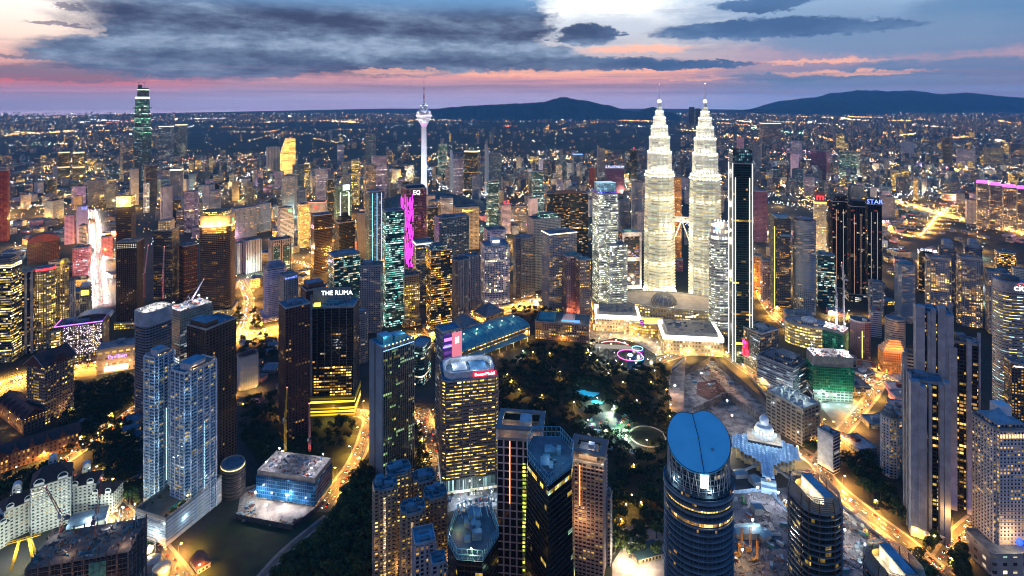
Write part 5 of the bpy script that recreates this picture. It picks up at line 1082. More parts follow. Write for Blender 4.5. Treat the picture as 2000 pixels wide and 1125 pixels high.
def mosque():
    D = 655; r = thing('mosque', 'white domed mosque under a folded pale blue roof of many small pyramids', 'mosque', ((1494-1000)/F*D, D, 0), -.36); FOOT.append((r.location.x, D, 45))
    rm = plain((.5, .72, .86), .4, .05, .12, .1); g = G(); b = G(); c = 4.2
    for i in range(-8, 9):
        for j in range(-13, 8):
            x, y = i*c, j*c
            lim = 34-max(0, (y-10)*1.6) if y > 10 else (35 if y > -12 else (max(11, 35-(-12-y)*1.5) if y > -30 else 7))
            if abs(x) <= lim:
                z = 13+(.02*(y+30)); q = [(x-c/2, y-c/2, z), (x+c/2, y-c/2, z), (x+c/2, y+c/2, z), (x-c/2, y+c/2, z)]
                for k in range(4): g.face([q[k], q[(k+1) % 4], (x, y, z+1.7)])
                if abs(x) <= lim-5: b.box(x, y, 0, c, c, 12.6)
    g.build('folded_roof', rm, r); b.build('hall', f((.5, .47, .4), (.3, .22, .1), 3, 6, .5, .7, .8, PALE, GOLD, 1.2, .3), r)
    G().box(0, 14, 12, 36, 26, 5).build('roof_terrace', plain((.06, .08, .1)), r); G().box(0, 14, 17, 37, 27, .5).build('terrace_rim', plain((.5, .4, .3)), r)
    for ro in (0, pi/4): G().box(0, 16, 17.5+ro*.02, 19, 19, 4.5, ro).build('star_base', plain((.66, .7, .72), .5), r)
    dm = G().lathe([(8.2, 22), (9.6, 24), (9.8, 26.5), (8.6, 29.5), (5.2, 31.5), (5, 32)], 32).build('lower_dome', plain((.7, .74, .76), .35, .2), r, (0, 16, 0))
    G().lathe([(5, 32), (5, 35.5), (5.5, 36), (5.2, 38), (3.6, 40.4), (.4, 42), (0, 44)], 24).build('upper_dome', plain((.7, .76, .8), .35, .2), dm)
    g = G()
    for k in range(16): a = 2*pi*k/16; g.bar((9.7*cos(a), 9.7*sin(a), 22.6), (9.9*cos(a), 9.9*sin(a), 26.4), .5)
    g.build('lit_arch', emis((1, .85, .5), 1.4), dm)
    for k in range(5): a = -pi/2+(k-2)*.75; light(r, (16*cos(a), 14+17*sin(a), 25), (.85, .95, 1), 1700, .4)
    for sx in (-1, 1):
        for y in (-14, 0, 14): light(r, (sx*41, y, 6), (1, .85, .5), 5200, .5); light(r, (sx*18, y-6, 32), (.75, .92, 1), 800, .4)
        G().loft([(8, [(sx*8, -30), (sx*8+2*sx, -30), (sx*24, -46), (sx*22, -46)]), (10.5, [(sx*8, -30), (sx*8+2*sx, -30), (sx*24, -46), (sx*22, -46)])]).build('canopy', plain((.2, .25, .28)), r)
    G().box(0, -56, 0, 15, 6, 9).build('entrance_stair', rm, r); G().box(0, -62, 0, 15, 5, 6).build('entrance_stair', rm, r)
mosque()

def cooling_plant():
    r, w, d, h, D = T('grey panelled plant building with eight round cooling fans on its white lit roof', 1548, 845, 775, 104, f((.24, .22, .2), (.04, .04, .04), 7, 4.4, .72, .5, .06, PALE, COOL, 1), .62, -36, name='plant_building', cat='building', plant=0, pm=plain((.35, .36, .34)), roof=plain((.5, .52, .5)))
    for i in range(4):
        for j in range(2):
            o = G().lathe([(2.6, 0), (3.4, 4.2), (3.5, 4.6), (3.1, 4.6), (2.9, 3)], 18).lathe([(0, 2.6), (3, 2.7)], 18).build('cooling_fan', plain((.62, .64, .62), .5), r, ((i-1.5)*w*.2, (j-.5)*d*.4, h+.05))
            q = G()
            for k in range(5): a = 2*pi*k/5; q.face([(.3*cos(a), .3*sin(a), 3.4), (2.9*cos(a-.25), 2.9*sin(a-.25), 3.3), (2.9*cos(a+.25), 2.9*sin(a+.25), 3.6)])
            q.build('fan_blade', DARK, o)
    g = G()
    for k in range(5): g.box(-w*.4+k*w*.2, -d*.45, h, w*.1, 2.4, 2.6)
    g.build('roof_plant', STEEL, r)
    for i in (-1, 0, 1): light(r, (i*w*.3, 0, h+8), (.85, 1, .92), 1500, .4)
    light(r, (w*.2, -d/2-12, 7), (1, .6, .3), 4000, .5)
cooling_plant()

def netted(label, px, yb, yt, w_, rat, rot, net, netlit, hnet, powr=7000):
    r, w, d, h, D = T(label, px, yb, yt, w_, f((.2, .19, .18), (.06, .06, .06), 5, 3.8, .8, .6, .3, COOL, PALE, 1), rat, rot, name='unfinished_building', cat='building site', plant=0, par=0, roof=plain((.34, .31, .29), .8, 0, .6, .25, (.12, .11, .1)))
    G().ring(grow(rect(w, d), 1.2), grow(rect(w, d), .9), h*(1-hnet)-3, h-4-(9 if hnet == .7 else 0)).build('safety_net', f(net, tuple(x*.55 for x in net), 2.4, 3.8, .84, .76, netlit*.6, tuple(min(1, x*4) for x in net), (.5, 1, .7), .35), r)
    G().ring(grow(rect(w, d), .5), rect(w, d), h-4-(9 if hnet == .7 else 0), h+1.2).build('edge_boarding', plain((.3, .27, .25)), r); rn = random.Random(px)
    for k in range(44): G().box(rn.uniform(-.44, .44)*w, rn.uniform(-.44, .44)*d, h, rn.uniform(.8, 5), rn.uniform(.6, 3), rn.uniform(.4, 2.6), rn.uniform(0, 3)).build('formwork', plain(rn.choice(((.5, .48, .46), (.2, .15, .12), (.06, .06, .07), (.3, .08, .05), (.08, .14, .25))), .8, 0, .5, .5), r)
    g = G()
    for k in range(60): x, y = rn.uniform(-.48, .48)*w, rn.uniform(-.48, .48)*d; g.bar((x, y, h), (x, y, h+rn.uniform(1.5, 4)), .12)
    g.build('starter_bar', plain((.3, .2, .15)), r)
    for k in range(4): x, y = (-1)**k*w*.4, (d*.36 if k > 1 else -d*.36); G().bar((x, y, h), (x, y, h+7), .15).build('light_mast', POLE, r); G().box(x, y, h+7, 1.2, .5, .8).build('floodlight', LAMPW, r); light(r, (x*.9, y*.9, h+7.5), (.95, .92, 1), powr, .4)
    return r, w, d, h, D
r, w, d, h, D = netted('green netted unfinished tower crowned by a white lit concrete deck', 1620, 775, 690, 90, .5, 22, (.01, .2, .1), .35, .7, 12000)
for k in (-.3, .1, .35): light(r, (w*k, -d/2-9, 6), (.5, 1, .75), 9000, .5)
crane('white mast crane left of the pair above the green netted tower', 1634, 705, 40, 62, 30, 70, 75, (.75, .75, .75)); crane('white mast crane right of the pair above the green netted tower', 1648, 695, 40, 84, 26, 100, 80, (.75, .75, .75))
netted('lime lit smaller building site behind the green netted tower', 1632, 712, 640, 48, .8, -16, (.03, .2, .1), .3, .5, 12000)
r, w, d, h, D = netted('blue netted building site with a busy white lit deck, in the dark lot', 576, 962, 908, 142, .5, -32, (.02, .14, .33), .12, .8, 3400); RB = r
for k in (-.3, 0, .3): light(r, (w*k, -d/2-7, 5), (.9, .9, 1), 1500, .4)
crane('yellow lit mast crane standing on the blue netted site', 557, 950, 38, 34, 30, 100, 72, (.85, .5, .03), lamp_=True); light(thing('floodlight_mast', 'small floodlight mast shining on the yellow crane', 'lamp', gp(557, 965)+(34,)), (0, -7, 16), (1, .65, .15), 3500, .4)
for o in [o for o in COL.objects if o.name.startswith('floodlight_mast')]: G().bar((0, -7, 0), (0, -7, 15.6), .15).build('pole', POLE, o); G().box(0, -7, 15.6, 1.2, .8, .6).build('lamp_head', LAMPY, o)
crane('red and white luffing crane leaning left over the blue netted site', 605, 950, 38, 12, 34, 112, 62, (.75, .08, .06), (.75, .3, .28))
r, w, d, h, D = T('wide low stepped office of white banded floors behind the plant building', 1528, 755, 700, 100, f((.24, .27, .3), (.05, .07, .09), 5, 3.6, .95, .5, .3, COOL, PALE, .9, .15), .75, -30, plant=1, name='low_office', cat='office', band=(3.6, 1.2, .4, plain((.3, .34, .38))), det=True)
for k in (0, 1): G().box(w*(.1*k), d*.1*k, h+4*k, w*(.7-.2*k), d*(.7-.2*k), 4).build('roof_storey', M['bluegrey'], r); G().box(w*.1*k, d*.1*k, h+4*k+4, w*(.72-.2*k), d*(.72-.2*k), .5).build('roof_slab', plain((.07, .1, .13)), r)
light(r, (w*.35, -d/2-10, 8), (.9, .95, 1), 5000, .5)
r, w, d, h, D = T('golden lit curved mall with a round white roof drum, right of the black edged tower', 1580, 672, 630, 96, f((.6, .45, .22), (.4, .28, .1), 4, 5, .8, .5, .9, GOLD, PALE, 1.0, .7), .6, 0, 'ell', 'shopping_mall', 'shopping mall', plant=0)
G().lathe([(12, h), (12, h+6), (9, h+8), (0, h+9)], 24).build('roof_drum', plain((.4, .44, .48)), r); G().prism(ell(w*.7, d*.6), h, h+4).build('roof_storey', M['bluegrey'], r)
T('dark green roofed mall wing with lit edge behind the golden curved mall', 1560, 640, 612, 60, M['bluegrey'], .7, 10, name='shopping_mall', cat='shopping mall', plant=2)

def convention_centre():
    a, b = Vector(gp(868, 700)), Vector(gp(1012, 646)); c = (a+b)/2; e = b-a; L = e.length; an = atan2(e.y, e.x)
    r = thing('convention_centre', 'long teal vaulted roof hall with glowing orange arcades, beside the park', 'hall', (c.x, c.y, 0), an); FOOT.append((c.x, c.y, L*.5)); W = 30
    tm = plain((.05, .3, .38), .4, .15, .15, .03); g = G(); n = 12
    for k in range(16):
        x0, x1 = -L/2+L*k/16, -L/2+L*(k+1)/16; q = lambda x: 1-.35*abs(2*x/L)**2
        for i in range(n):
            p = lambda x, i_: (x, W*cos(pi*i_/n), 16+15*q(x)*sin(pi*i_/n)+(.7 if False else 0)); g.face([p(x0, i), p(x1, i), p(x1, i+1), p(x0, i+1)])
    vr = g.build('vaulted_roof', tm, r); g = G()
    for k in range(17):
        x = -L/2+L*k/16; q = 1-.35*abs(2*x/L)**2
        for i in range(n): g.bar((x, W*cos(pi*i/n)*1.01, 16.2+15*q*sin(pi*i/n)), (x, W*cos(pi*(i+1)/n)*1.01, 16.2+15*q*sin(pi*(i+1)/n)), .5)
    g.build('roof_rib', plain((.1, .4, .48), .4), vr)
    G().box(0, 0, 0, L, 2*W, 16).build('hall_wall', f((.35, .25, .14), (.4, .25, .08), 8, 12, .7, .6, .95, (1, .55, .12), GOLD, 1.1, .9), r)
    g = G(); g.loft([(8, [(-L*.46, -W-16), (L*.4, -W-16), (L*.4, -W+2), (-L*.46, -W+2)]), (8.8, [(-L*.46, -W-16), (L*.4, -W-16), (L*.4, -W+2), (-L*.46, -W+2)])]).build('lower_canopy', tm, r); g = G()
    for k in range(9): x = -L*.42+L*.8*k/8; g.bar((x, -W-15, 0), (x, -W-15, 8), .6)
    g.build('canopy_column', CONC, r)
    for k in range(5): x = -L*.3+L*.17*k; G().bar((x, -9, 29), (x, -9, 33), .2).build('roof_lamp', POLE, r); G().ball((x, -9, 33.4), .8).build('roof_lamp_globe', emis((1, .95, .75), 9), r); light(r, (x, -9, 35), (1, .9, .6), 900, .4)
    for k in range(5): light(r, (-L*.4+L*.19*k, -W-19, 5), (1, .5, .12), 4600, .5)
    for k, (px, py) in enumerate(((905, 645), (955, 622))): x, y = gp(px, py); q = Vector((x-c.x, y-c.y)); q = Vector((q.x*cos(-an)-q.y*sin(-an), q.x*sin(-an)+q.y*cos(-an))); G().loft([(14, place(rect(46, 40), q.x, q.y)), (30, place(rect(3, 3), q.x, q.y))]).build('pyramid_roof', plain((.13, .2, .25), .5), r); G().box(q.x, q.y, 0, 45, 39, 14).build('hall_wall', M['goldgrid'], r)
    r2, w, d, h, D = T('teal roofed curved exhibition wing left of the pink signed slab', 822, 742, 668, 46, M['teal'], 1.6, -24, 'round', 'exhibition_hall', 'hall', plant=0, c=.3, roof=tm)
convention_centre()

r, w, d, h, D = T('yellow windowed office tower with a red lit sign and white lit roof house', 914, 930, 722, 116, f((.2, .18, .16), (.05, .04, .03), 2.1, 3.7, .9, .5, .8, (1, .62, .1), (1, .55, .08), 1.5, .15, .2, .04), .8, 7, 'cham', plant=0, c=.06, fin=(8.4, 1.1, .7, plain((.19, .17, .16))), band=(3.7, 1.5, .35, plain((.21, .19, .175))))
G().ring(grow(rect(w, d), 1), grow(rect(w, d), -.5), 0, 16).build('lobby_screen', f((.1, .12, .13), (.05, .09, .1), 2.2, 16, .6, .8, .6, (.35, .6, .6), COOL, .35, .5), r); strip(r, rect(w+2, d+2), 0.2, 3.2, f((.5, .5, .4), (.6, .55, .4), 5, 3.2, .7, .8, .9, PALE, COOL, 1.5, .6), 'lit_shopfront')
P = cham(w*.9, d*.8, 7); G().ring(P, grow(P, -2.5), h, h+7).build('roof_screen', plain((.6, .62, .64), .5), r); G().box(-w*.16, 0, h, w*.26, d*.4, 5).build('plant_room', WHITE, r); G().box(w*.18, 0, h, w*.3, d*.5, 4).build('plant_room', plain((.1, .25, .42)), r)
G().box(w*.26, -d*.4-.8, h+1, w*.42, 1.2, 5).build('sign_board', emis((.85, .01, .03), 1.3), r); text('ExxonMobil', r, (w*.26, -d*.4-1.5, h+3.6), (pi/2, 0, 0), 4.6, SIGNW, 'letters')
for x, y in ((-.3, 0), (0, .2), (.36, 0), (.1, -.25)): light(r, (x*w, y*d, h+10), (.85, .95, 1), 1800, .4)
light(r, (0, -d/2-9, 6), (.95, 1, .85), 2500, .5)
r, w, d, h, D = T('slim blue grey slab with pink and violet lit end walls and a white emblem', 876, 850, 640, 52, f((.25, .3, .36), (.06, .08, .12), 3, 3.8, .7, .6, .1, COOL, PALE, .8), .8, 24, plant=0, roof=plain((.06, .2, .3)))
G().box(-w*.24, -d/2-.4, h*.3, w*.42, .6, h*.68).build('violet_screen', f((.2, .1, .5), (.3, .12, .5), 20, 8, .9, .5, 1, (.3, .1, .7), (.6, .2, .6), .8, 1), r); G().box(w*.24, -d/2-.4, h*.3, w*.5, .6, h*.68).build('pink_screen', emis((.75, .2, .26), .75), r)
for k in range(4): G().box(-w*.24, -d/2-.9, h*(.86-.14*k), w*.42, .4, 1.6).build('blue_light_bar', emis((.2, .25, 1), 2.2), r)
g = G()
for a, b, c, e in ((-2, 6, .8, 7), (2, 6, .8, 7), (0, 6, 4.8, .8), (0, 9, 4.8, .8), (0, 12.3, 4.8, .8), (0, 6, .7, 7)): g.box(w*.24+a, -d/2-1, h-16+b-6, c, .3, e)
g.build('emblem', SIGNW, r)
r, w, d, h, D = T('blue grey tower with a blank panelled flank and a dark fin lined glass front', 766, 912, 664, 86, f((.04, .06, .06), (.02, .04, .04), 2.6, 3.8, .85, .65, .15, (.6, 1, .4), GOLD, 1.1, .02, .3), .75, 30, plant=0, fin=(2.6, .35, .45, plain((.3, .33, .36))), roof=plain((.06, .3, .42)))
G().box(-w/2-.45, 0, 0, 1.2, d*.99, h+2).build('blank_flank', plain((.17, .24, .31), .55, 0, .12, .06), r); G().box(-w/2-.9, d*.05, 0, .7, d*.08, h+2).build('flank_groove', plain((.06, .08, .1)), r)
for k, (x, y, a, b, c) in enumerate(((-.2, .1, .3, .5, 8), (.18, -.05, .34, .4, 6), (.0, .3, .6, .2, 4))): G().box(x*w, y*d, h, a*w, b*d, c).build('plant_room', plain((.07, .3, .42), .4), r)
g = G()
for k in range(8): g.box(-w*.42+w*.84*k/7, -d/2+.6, h+.3, .9, .9, 2.4)
g.build('roof_lamp', emis((1, .75, .25), 2.4), r); strip(r, rect(w, d), h-3, 1, emis((.3, .6, 1), 1.2))
for k in (-.3, .3): light(r, (k*w, -d*.2, h+9), (.5, .85, 1), 1100, .4)

r, w, d, h, D = T('black hotel tower lettered in white at its crown, with amber windows over its lower third', 654, 796, 592, 96, f((.012, .012, .014), (.01, .011, .014), 3.4, 3.6, .85, .6, .02, WARM, PALE, 1.1, 0, .3), .6, -13, plant=2, name='hotel_tower', cat='hotel', fin=(9, .5, .6, plain((.2, .21, .24))), roof=plain((.05, .2, .27)), det=True)
G().box(-w*.46, -d/2-.7, 0, 2.4, 1.4, h+18).build('white_pier', plain((.24, .27, .31)), r); G().box(-w*.08, d*.1, h, w*.86, 2.5, 20).build('sign_screen', plain((.14, .19, .23), .6), r); text('THE RUMA', r, (w*.04, d*.1-1.5, h+13), (pi/2, 0, 0), 8.6, emis((1, 1, 1), 2), 'letters')
G().box(w*.02, -d/2-.25, 14, w*.86, .6, h*.36).build('amber_windows', f((.015, .013, .012), (.02, .015, .01), 3.4, 3.6, .8, .5, .62, (1, .5, .08), GOLD, 1.3, 0), r); G().box(-w*.36, -d*.3, h, w*.14, d*.14, 4).build('lit_kiosk', SIGNY, r)
g = G(); P = grow(rect(w*.92, d), 4); G().prism(P, 0, 26, True, 4).build('parking_podium', f((.12, .1, .03), (.3, .22, .03), 40, 4.2, 1, .55, 1, (1, .72, .03), GOLD, .9, 1), r); light(r, (0, -d/2-16, 6), (1, .6, .1), 7000, .6)
T('dark wine red residential tower with sparse amber windows left of the lettered hotel', 575, 850, 592, 62, M['redbrown'], .9, 18, name='residential_tower', cat='tower', band=(3.5, .5, .25, plain((.06, .025, .025))), plant=2)
T('second wine red tower with a pyramid cap standing behind the first', 612, 740, 560, 50, M['redbrown'], .9, 18, name='residential_tower', cat='tower', plant=0, crown=(9, .12, plain((.12, .06, .06))))
T('grey round headed small tower beside the lettered hotel', 706, 705, 612, 28, M['grey'], .9, 10, 'round', c=.3, crown=(6, .15, M['bluegrey']))
r, w, d, h, D = T('small white block of flats with a maroon roof behind the dark brown tower', 484, 755, 692, 44, M['white'], .7, 16, 'cross', 'apartment_block', 'apartments', plant=0, c=.12, roof=plain((.12, .05, .04)), band=(3.4, .4, .3, WHITE)); G().loft([(h, rect(w*.8, d*.6)), (h+5, rect(w*.7, 1))]).build('hipped_roof', plain((.12, .04, .035)), r)
for k in (-.5, 0, .5): light(r, (w*k, -d/2-8, 4), (1, .55, .12), 1800, .4)

BLU = plain((.42, .58, .74), .5, 0, .1)
def blue_condo(label, px, yb, yt, wpx, rat):
    r, w, d, h, D = T(label, px, yb, yt, wpx, f((.3, .36, .43), (.025, .05, .08), 3.3, 3.3, .8, .66, .14, GOLD, PALE, 1.2), rat, 38, 'cross', 'condominium', 'condominium', c=.1, plant=0, fin=(6.6, .9, .9, plain((.66, .7, .76), .5)), pm=plain((.5, .55, .6)), band=(3.3, .55, 1.0, BLU), det=True)
    n = int(h/3.3)
    me = G().box(0, 0, 0, 3.2, 1.6, 1.1).mesh('balcony', plain((.2, .4, .58), .35, .1))
    for k in range(1, n-2):
        for sx in (-.28, .28): link('balcony', me, r, (sx*w, -d/2-.8, k*3.3))
    G().box(-w*.1, -d*.1, h, w*.5, d*.5, 7).build('roof_storey', plain((.5, .55, .6), .6), r); G().box(-w*.1, -d*.1, h+7, w*.52, d*.52, .6).build('roof_slab', plain((.08, .3, .42)), r); g = G()
    for k in range(7): g.box(-w*.3+w*.6*k/6, -d*.44, h+.3, .4, .4, 2.6)
    g.box(0, -d*.44, h+2.9, w*.66, 3, .3); g.build('pergola', plain((.3, .16, .09)), r)
    for k in (-.2, .2): light(r, (w*k, -d*.42, h+1.6), (1, .6, .25), 500, .3)
    G().box(w*.02, -d/2-.35, 20, .5, .5, h*.5).build('light_strip', emis((.5, .9, 1), 1.6), r)
    for k in range(int(h/10)): light(r, (-w*.5-4, -d*.5-4, 14+k*24), (.5, .8, 1), 900, .5) if k*24 < h-14 else None
blue_condo('rear half of the blue white balconied twin condominium, with a lit roof pergola', 311, 970, 690, 62, .9)
blue_condo('front half of the blue white balconied twin condominium, taller in the picture', 379, 1000, 712, 98, .75)
r, w, d, h, D = T('white louvred car park podium with a pool deck under the blue white condominium', 352, 1012, 962, 168, f((.5, .54, .58), (.06, .1, .12), 30, 3.3, 1, .45, .8, (.7, .95, .95), PALE, .45, .8), .62, 40, name='podium_block', cat='building', plant=0, band=(3.3, 1.5, .3, plain((.55, .58, .62))), roof=plain((.14, .1, .07)))
G().box(-w*.1, -d*.3, h+.05, w*.5, d*.13, .25).build('pool', plain((.02, .16, .17), .1), r); g = G(); rn = random.Random(5)
for k in range(46): g.ball((rn.uniform(-.45, .45)*w, rn.choice((-.42, -.38, .3))*d+rn.uniform(-1, 1), h+1.2), rn.uniform(.8, 1.9), 5, 3)
g.build('planting', plain((.03, .06, .02), .9), r)
for k in range(6): light(r, (-w*.4+w*.16*k, -d*.4, h+4), (1, .62, .2), 420, .3)
r, w, d, h, D = T('tall dark brown balconied tower standing behind the blue white condominium', 414, 925, 628, 96, f((.055, .035, .03), (.016, .012, .012), 4, 3.4, .5, .6, .03, WARM, GOLD, 1.2), .85, 36, name='residential_tower', cat='tower', band=(3.4, .7, .5, plain((.05, .033, .03))), plant=1, roof=plain((.06, .17, .24)), det=True)
G().box(-w*.25, 0, h, w*.4, d*.8, 6).build('roof_storey', BROWN, r); G().box(-w*.25, 0, h+6, w*.42, d*.82, .5).build('roof_slab', plain((.07, .22, .3)), r)
r, w, d, h, D = T('dark curved podium of wavy lit floor bands at the foot of the brown tower', 455, 962, 905, 62, f((.1, .08, .07), (.04, .03, .03), 30, 4, 1, .5, .25, GOLD, PALE, .7), 1.2, 20, 'ell', 'podium_block', 'building', plant=0, band=(4, .8, 1, plain((.12, .11, .11)))); strip(r, ell(w, d), h-1, 1, emis((1, .8, .3), 1.4))
r, w, d, h, D = T('blue grey unfinished tower wrapped in pale boards, with white lit clutter on its roof', 300, 800, 602, 82, f((.11, .13, .17), (.02, .025, .035), 4, 3.6, .8, .55, .03, WARM, COOL, 1), .8, 32, 'round', 'unfinished_tower', 'tower', band=(3.6, 1.2, .5, plain((.17, .2, .25))), plant=0, c=.25, roof=plain((.55, .55, .55), .8, 0, .5, .2))
G().ring(grow(rrect(w, d, w*.25), 1.3), grow(rrect(w, d, w*.25), .7), h-17, h+1).build('wrap_panel', plain((.32, .38, .46), .6, 0, .2, .12), r); rn = random.Random(8)
for k in range(34): G().box(rn.uniform(-.38, .38)*w, rn.uniform(-.38, .38)*d, h, rn.uniform(.8, 4), rn.uniform(.5, 2), rn.uniform(.5, 2.4), rn.uniform(0, 3)).build('formwork', plain((.55, .52, .48), .8, 0, .5, .4), r)
for k in range(3): light(r, ((k-1)*w*.3, -4+k*3, h+7), (1, .9, .75), 4200, .4)
x_, y_ = r.location.x, r.location.y
crane('red and white crane jib rising steeply behind the board wrapped tower', 318, 740, 120, 30, 46, 116, 66, (.7, .12, .1), (.75, .4, .38)); crane('red and white crane jib left of the dark balconied condominium', 282, 720, 110, 36, 44, 108, 64, (.7, .12, .1), (.75, .4, .38)); crane('small crane arm leaning right over the white lit site', 372, 730, 98, 12, 34, 52, 55, (.55, .5, .6))
r, w, d, h, D = netted('white lit unfinished block behind the board wrapped tower', 372, 740, 596, 84, .7, 28, (.35, .4, .36), .1, .4, 9000)
def gable(g, w, d, z, rise, ov=1.5):
    a = [(-w/2-ov, -d/2-ov, z), (w/2+ov, -d/2-ov, z), (w/2+ov, d/2+ov, z), (-w/2-ov, d/2+ov, z)]; p, q = (-w/2-ov, 0, z+rise), (w/2+ov, 0, z+rise)
    g.face([a[0], a[1], q, p]); g.face([a[2], a[3], p, q]); g.face([a[1], a[2], q]); g.face([a[3], a[0], p]); g.face(a[::-1]); return g
RED = plain((.09, .03, .026), .7, 0, .25, .3)
r, w, d, h, D = T('brown hotel block with a steep maroon gabled roof and lit windows', 99, 812, 702, 92, f((.24, .17, .14), (.04, .03, .03), 3.4, 3.7, .6, .5, .3, GOLD, WARM, 1.1), .9, 34, name='hotel', cat='hotel', plant=0, par=0, band=(3.7, .5, .4, plain((.28, .2, .17))))
gable(G(), w, d, h, 14, 2.5).build('gabled_roof', RED, r); o = gable(G(), d, w*.5, h, 12, 2.4).build('gabled_roof', RED, r); o.rotation_euler = (0, 0, pi/2)
g = G()
for s_ in (-1, 1): g.bar((s_*(w/2+2.6), -d/2-2.6, h), (s_*(w/2+2.6), 0, h+14.2), .45).bar((s_*(w/2+2.6), d/2+2.6, h), (s_*(w/2+2.6), 0, h+14.2), .45)
g.build('roof_verge', plain((.4, .32, .3)), r); light(r, (w*.2, -d/2-10, 10), (1, .55, .2), 4000, .5)
def longhouse(label, px, yb, L, d, h, ang, xk=1):
    x, y = gp(px, yb); r = thing('long_building', label, 'building', (x, y, 0), radians(ang)); FOOT.append((x, y, L*.4))
    G().prism(rect(L, d), 0, h, True, 4).build('facade', f((.26, .14, .09), (.08, .04, .02), 4, 4.4, .4, .6, .35, (1, .45, .1), WARM, 1), r); gable(G(), L, d, h, 8, 2).build('gabled_roof', RED, r); g = G()
    for k in range(int(L/14)): gx = -L/2+7+14*k; g.face([(gx-4, -d/2-2.2, h), (gx+4, -d/2-2.2, h), (gx, -d/2-2.2, h+6)]); g.face([(gx-4, -d/2-2.2, h), (gx, -d/2-2.2, h+6), (gx, 0, h+6.4)]); g.face([(gx+4, -d/2-2.2, h), (gx, 0, h+6.4), (gx, -d/2-2.2, h+6)])
    g.build('dormer', RED, r)
    for k in (-.35, 0, .35): light(r, (k*L, -d/2-7, 4), (1, .5, .12), 1500, .4)
longhouse('long maroon roofed building with dormers, front wing of the courtyard', 55, 898, 92, 20, 19, 42); longhouse('long maroon roofed building closing the back of the courtyard', 42, 822, 84, 22, 20, -32); longhouse('maroon roofed wing cropped at the left edge of the courtyard', -22, 905, 70, 20, 18, -36)

def white_condo():
    D = 556; r = thing('condominium', 'white low condominium of five wings with dark brown hipped roofs and round arched dormers', 'condominium', ((102-1000)/F*D, D, 0), .62); FOOT.append((r.location.x, D, 48)); BR = plain((.05, .032, .03), .8, 0, .2, .3)
    wm = f((.6, .62, .58), (.06, .06, .06), 3.4, 3.2, .5, .55, .1, GOLD, WARM, 1); bm = plain((.62, .62, .6), .6)
    def wing(x, y, w, d, h, ro=0.0, pk=6):
        o = link('wing', G().prism(rect(w, d), 0, h, False, 3.4).mesh('wing', wm), r, (x, y, 0), ro); G().loft([(h, grow(rect(w, d), 1)), (h+pk, rect(w*.45, 1.5))]).build('hipped_roof', BR, o)
        me = G().ring(grow(rect(w, d), .5), grow(rect(w, d), -.1), 0, .8); q = G()
        for k in range(1, int(h/3.2)+1): q.ring(grow(rect(w, d), .45), grow(rect(w, d), -.1), 3.2*k-.8, 3.2*k)
        q.build('floor_band', bm, o); g = G()
        for sx in (-.3, .3): g.box(sx*w, -d/2-.3, h, w*.26, 1, 2.4); g.lathe([(0, 0)], 3)
        for sx in (-.3, .3):
            for k in range(8): g.bar((sx*w+w*.13*cos(pi*k/8), -d/2-.3, h+2.4+w*.13*sin(pi*k/8)), (sx*w+w*.13*cos(pi*(k+1)/8), -d/2-.3, h+2.4+w*.13*sin(pi*(k+1)/8)), .4)
        g.build('arched_dormer', bm, o); return o
    wing(0, 0, 30, 24, 46, 0, 11); wing(-27, 4, 22, 20, 30, .3); wing(27, 4, 22, 20, 30, -.3); wing(-44, -10, 20, 18, 22, .5); wing(44, -10, 20, 18, 22, -.5)
    for x, y, h in ((0, 10, 62), (-27, 8, 46), (27, 8, 46)):
        o = G().box(x, y, 0, 7, 7, h-5, 0, 3.5).build('stair_turret', wm, r); g = G()
        for k in range(10): a0, a1 = pi*k/10, pi*(k+1)/10; g.face([(x+3.5*cos(a0), y-3.6, h-5+4*sin(a0)), (x+3.5*cos(a0), y+3.6, h-5+4*sin(a0)), (x+3.5*cos(a1), y+3.6, h-5+4*sin(a1)), (x+3.5*cos(a1), y-3.6, h-5+4*sin(a1))]); g.face([(x, y-3.6, h-5), (x+3.5*cos(a0), y-3.6, h-5+4*sin(a0)), (x+3.5*cos(a1), y-3.6, h-5+4*sin(a1))])
        g.build('barrel_roof', bm, o)
    for k in range(4): light(r, (-30+20*k, -38, 14), (.85, 1, .9), 6500, .5)
white_condo()

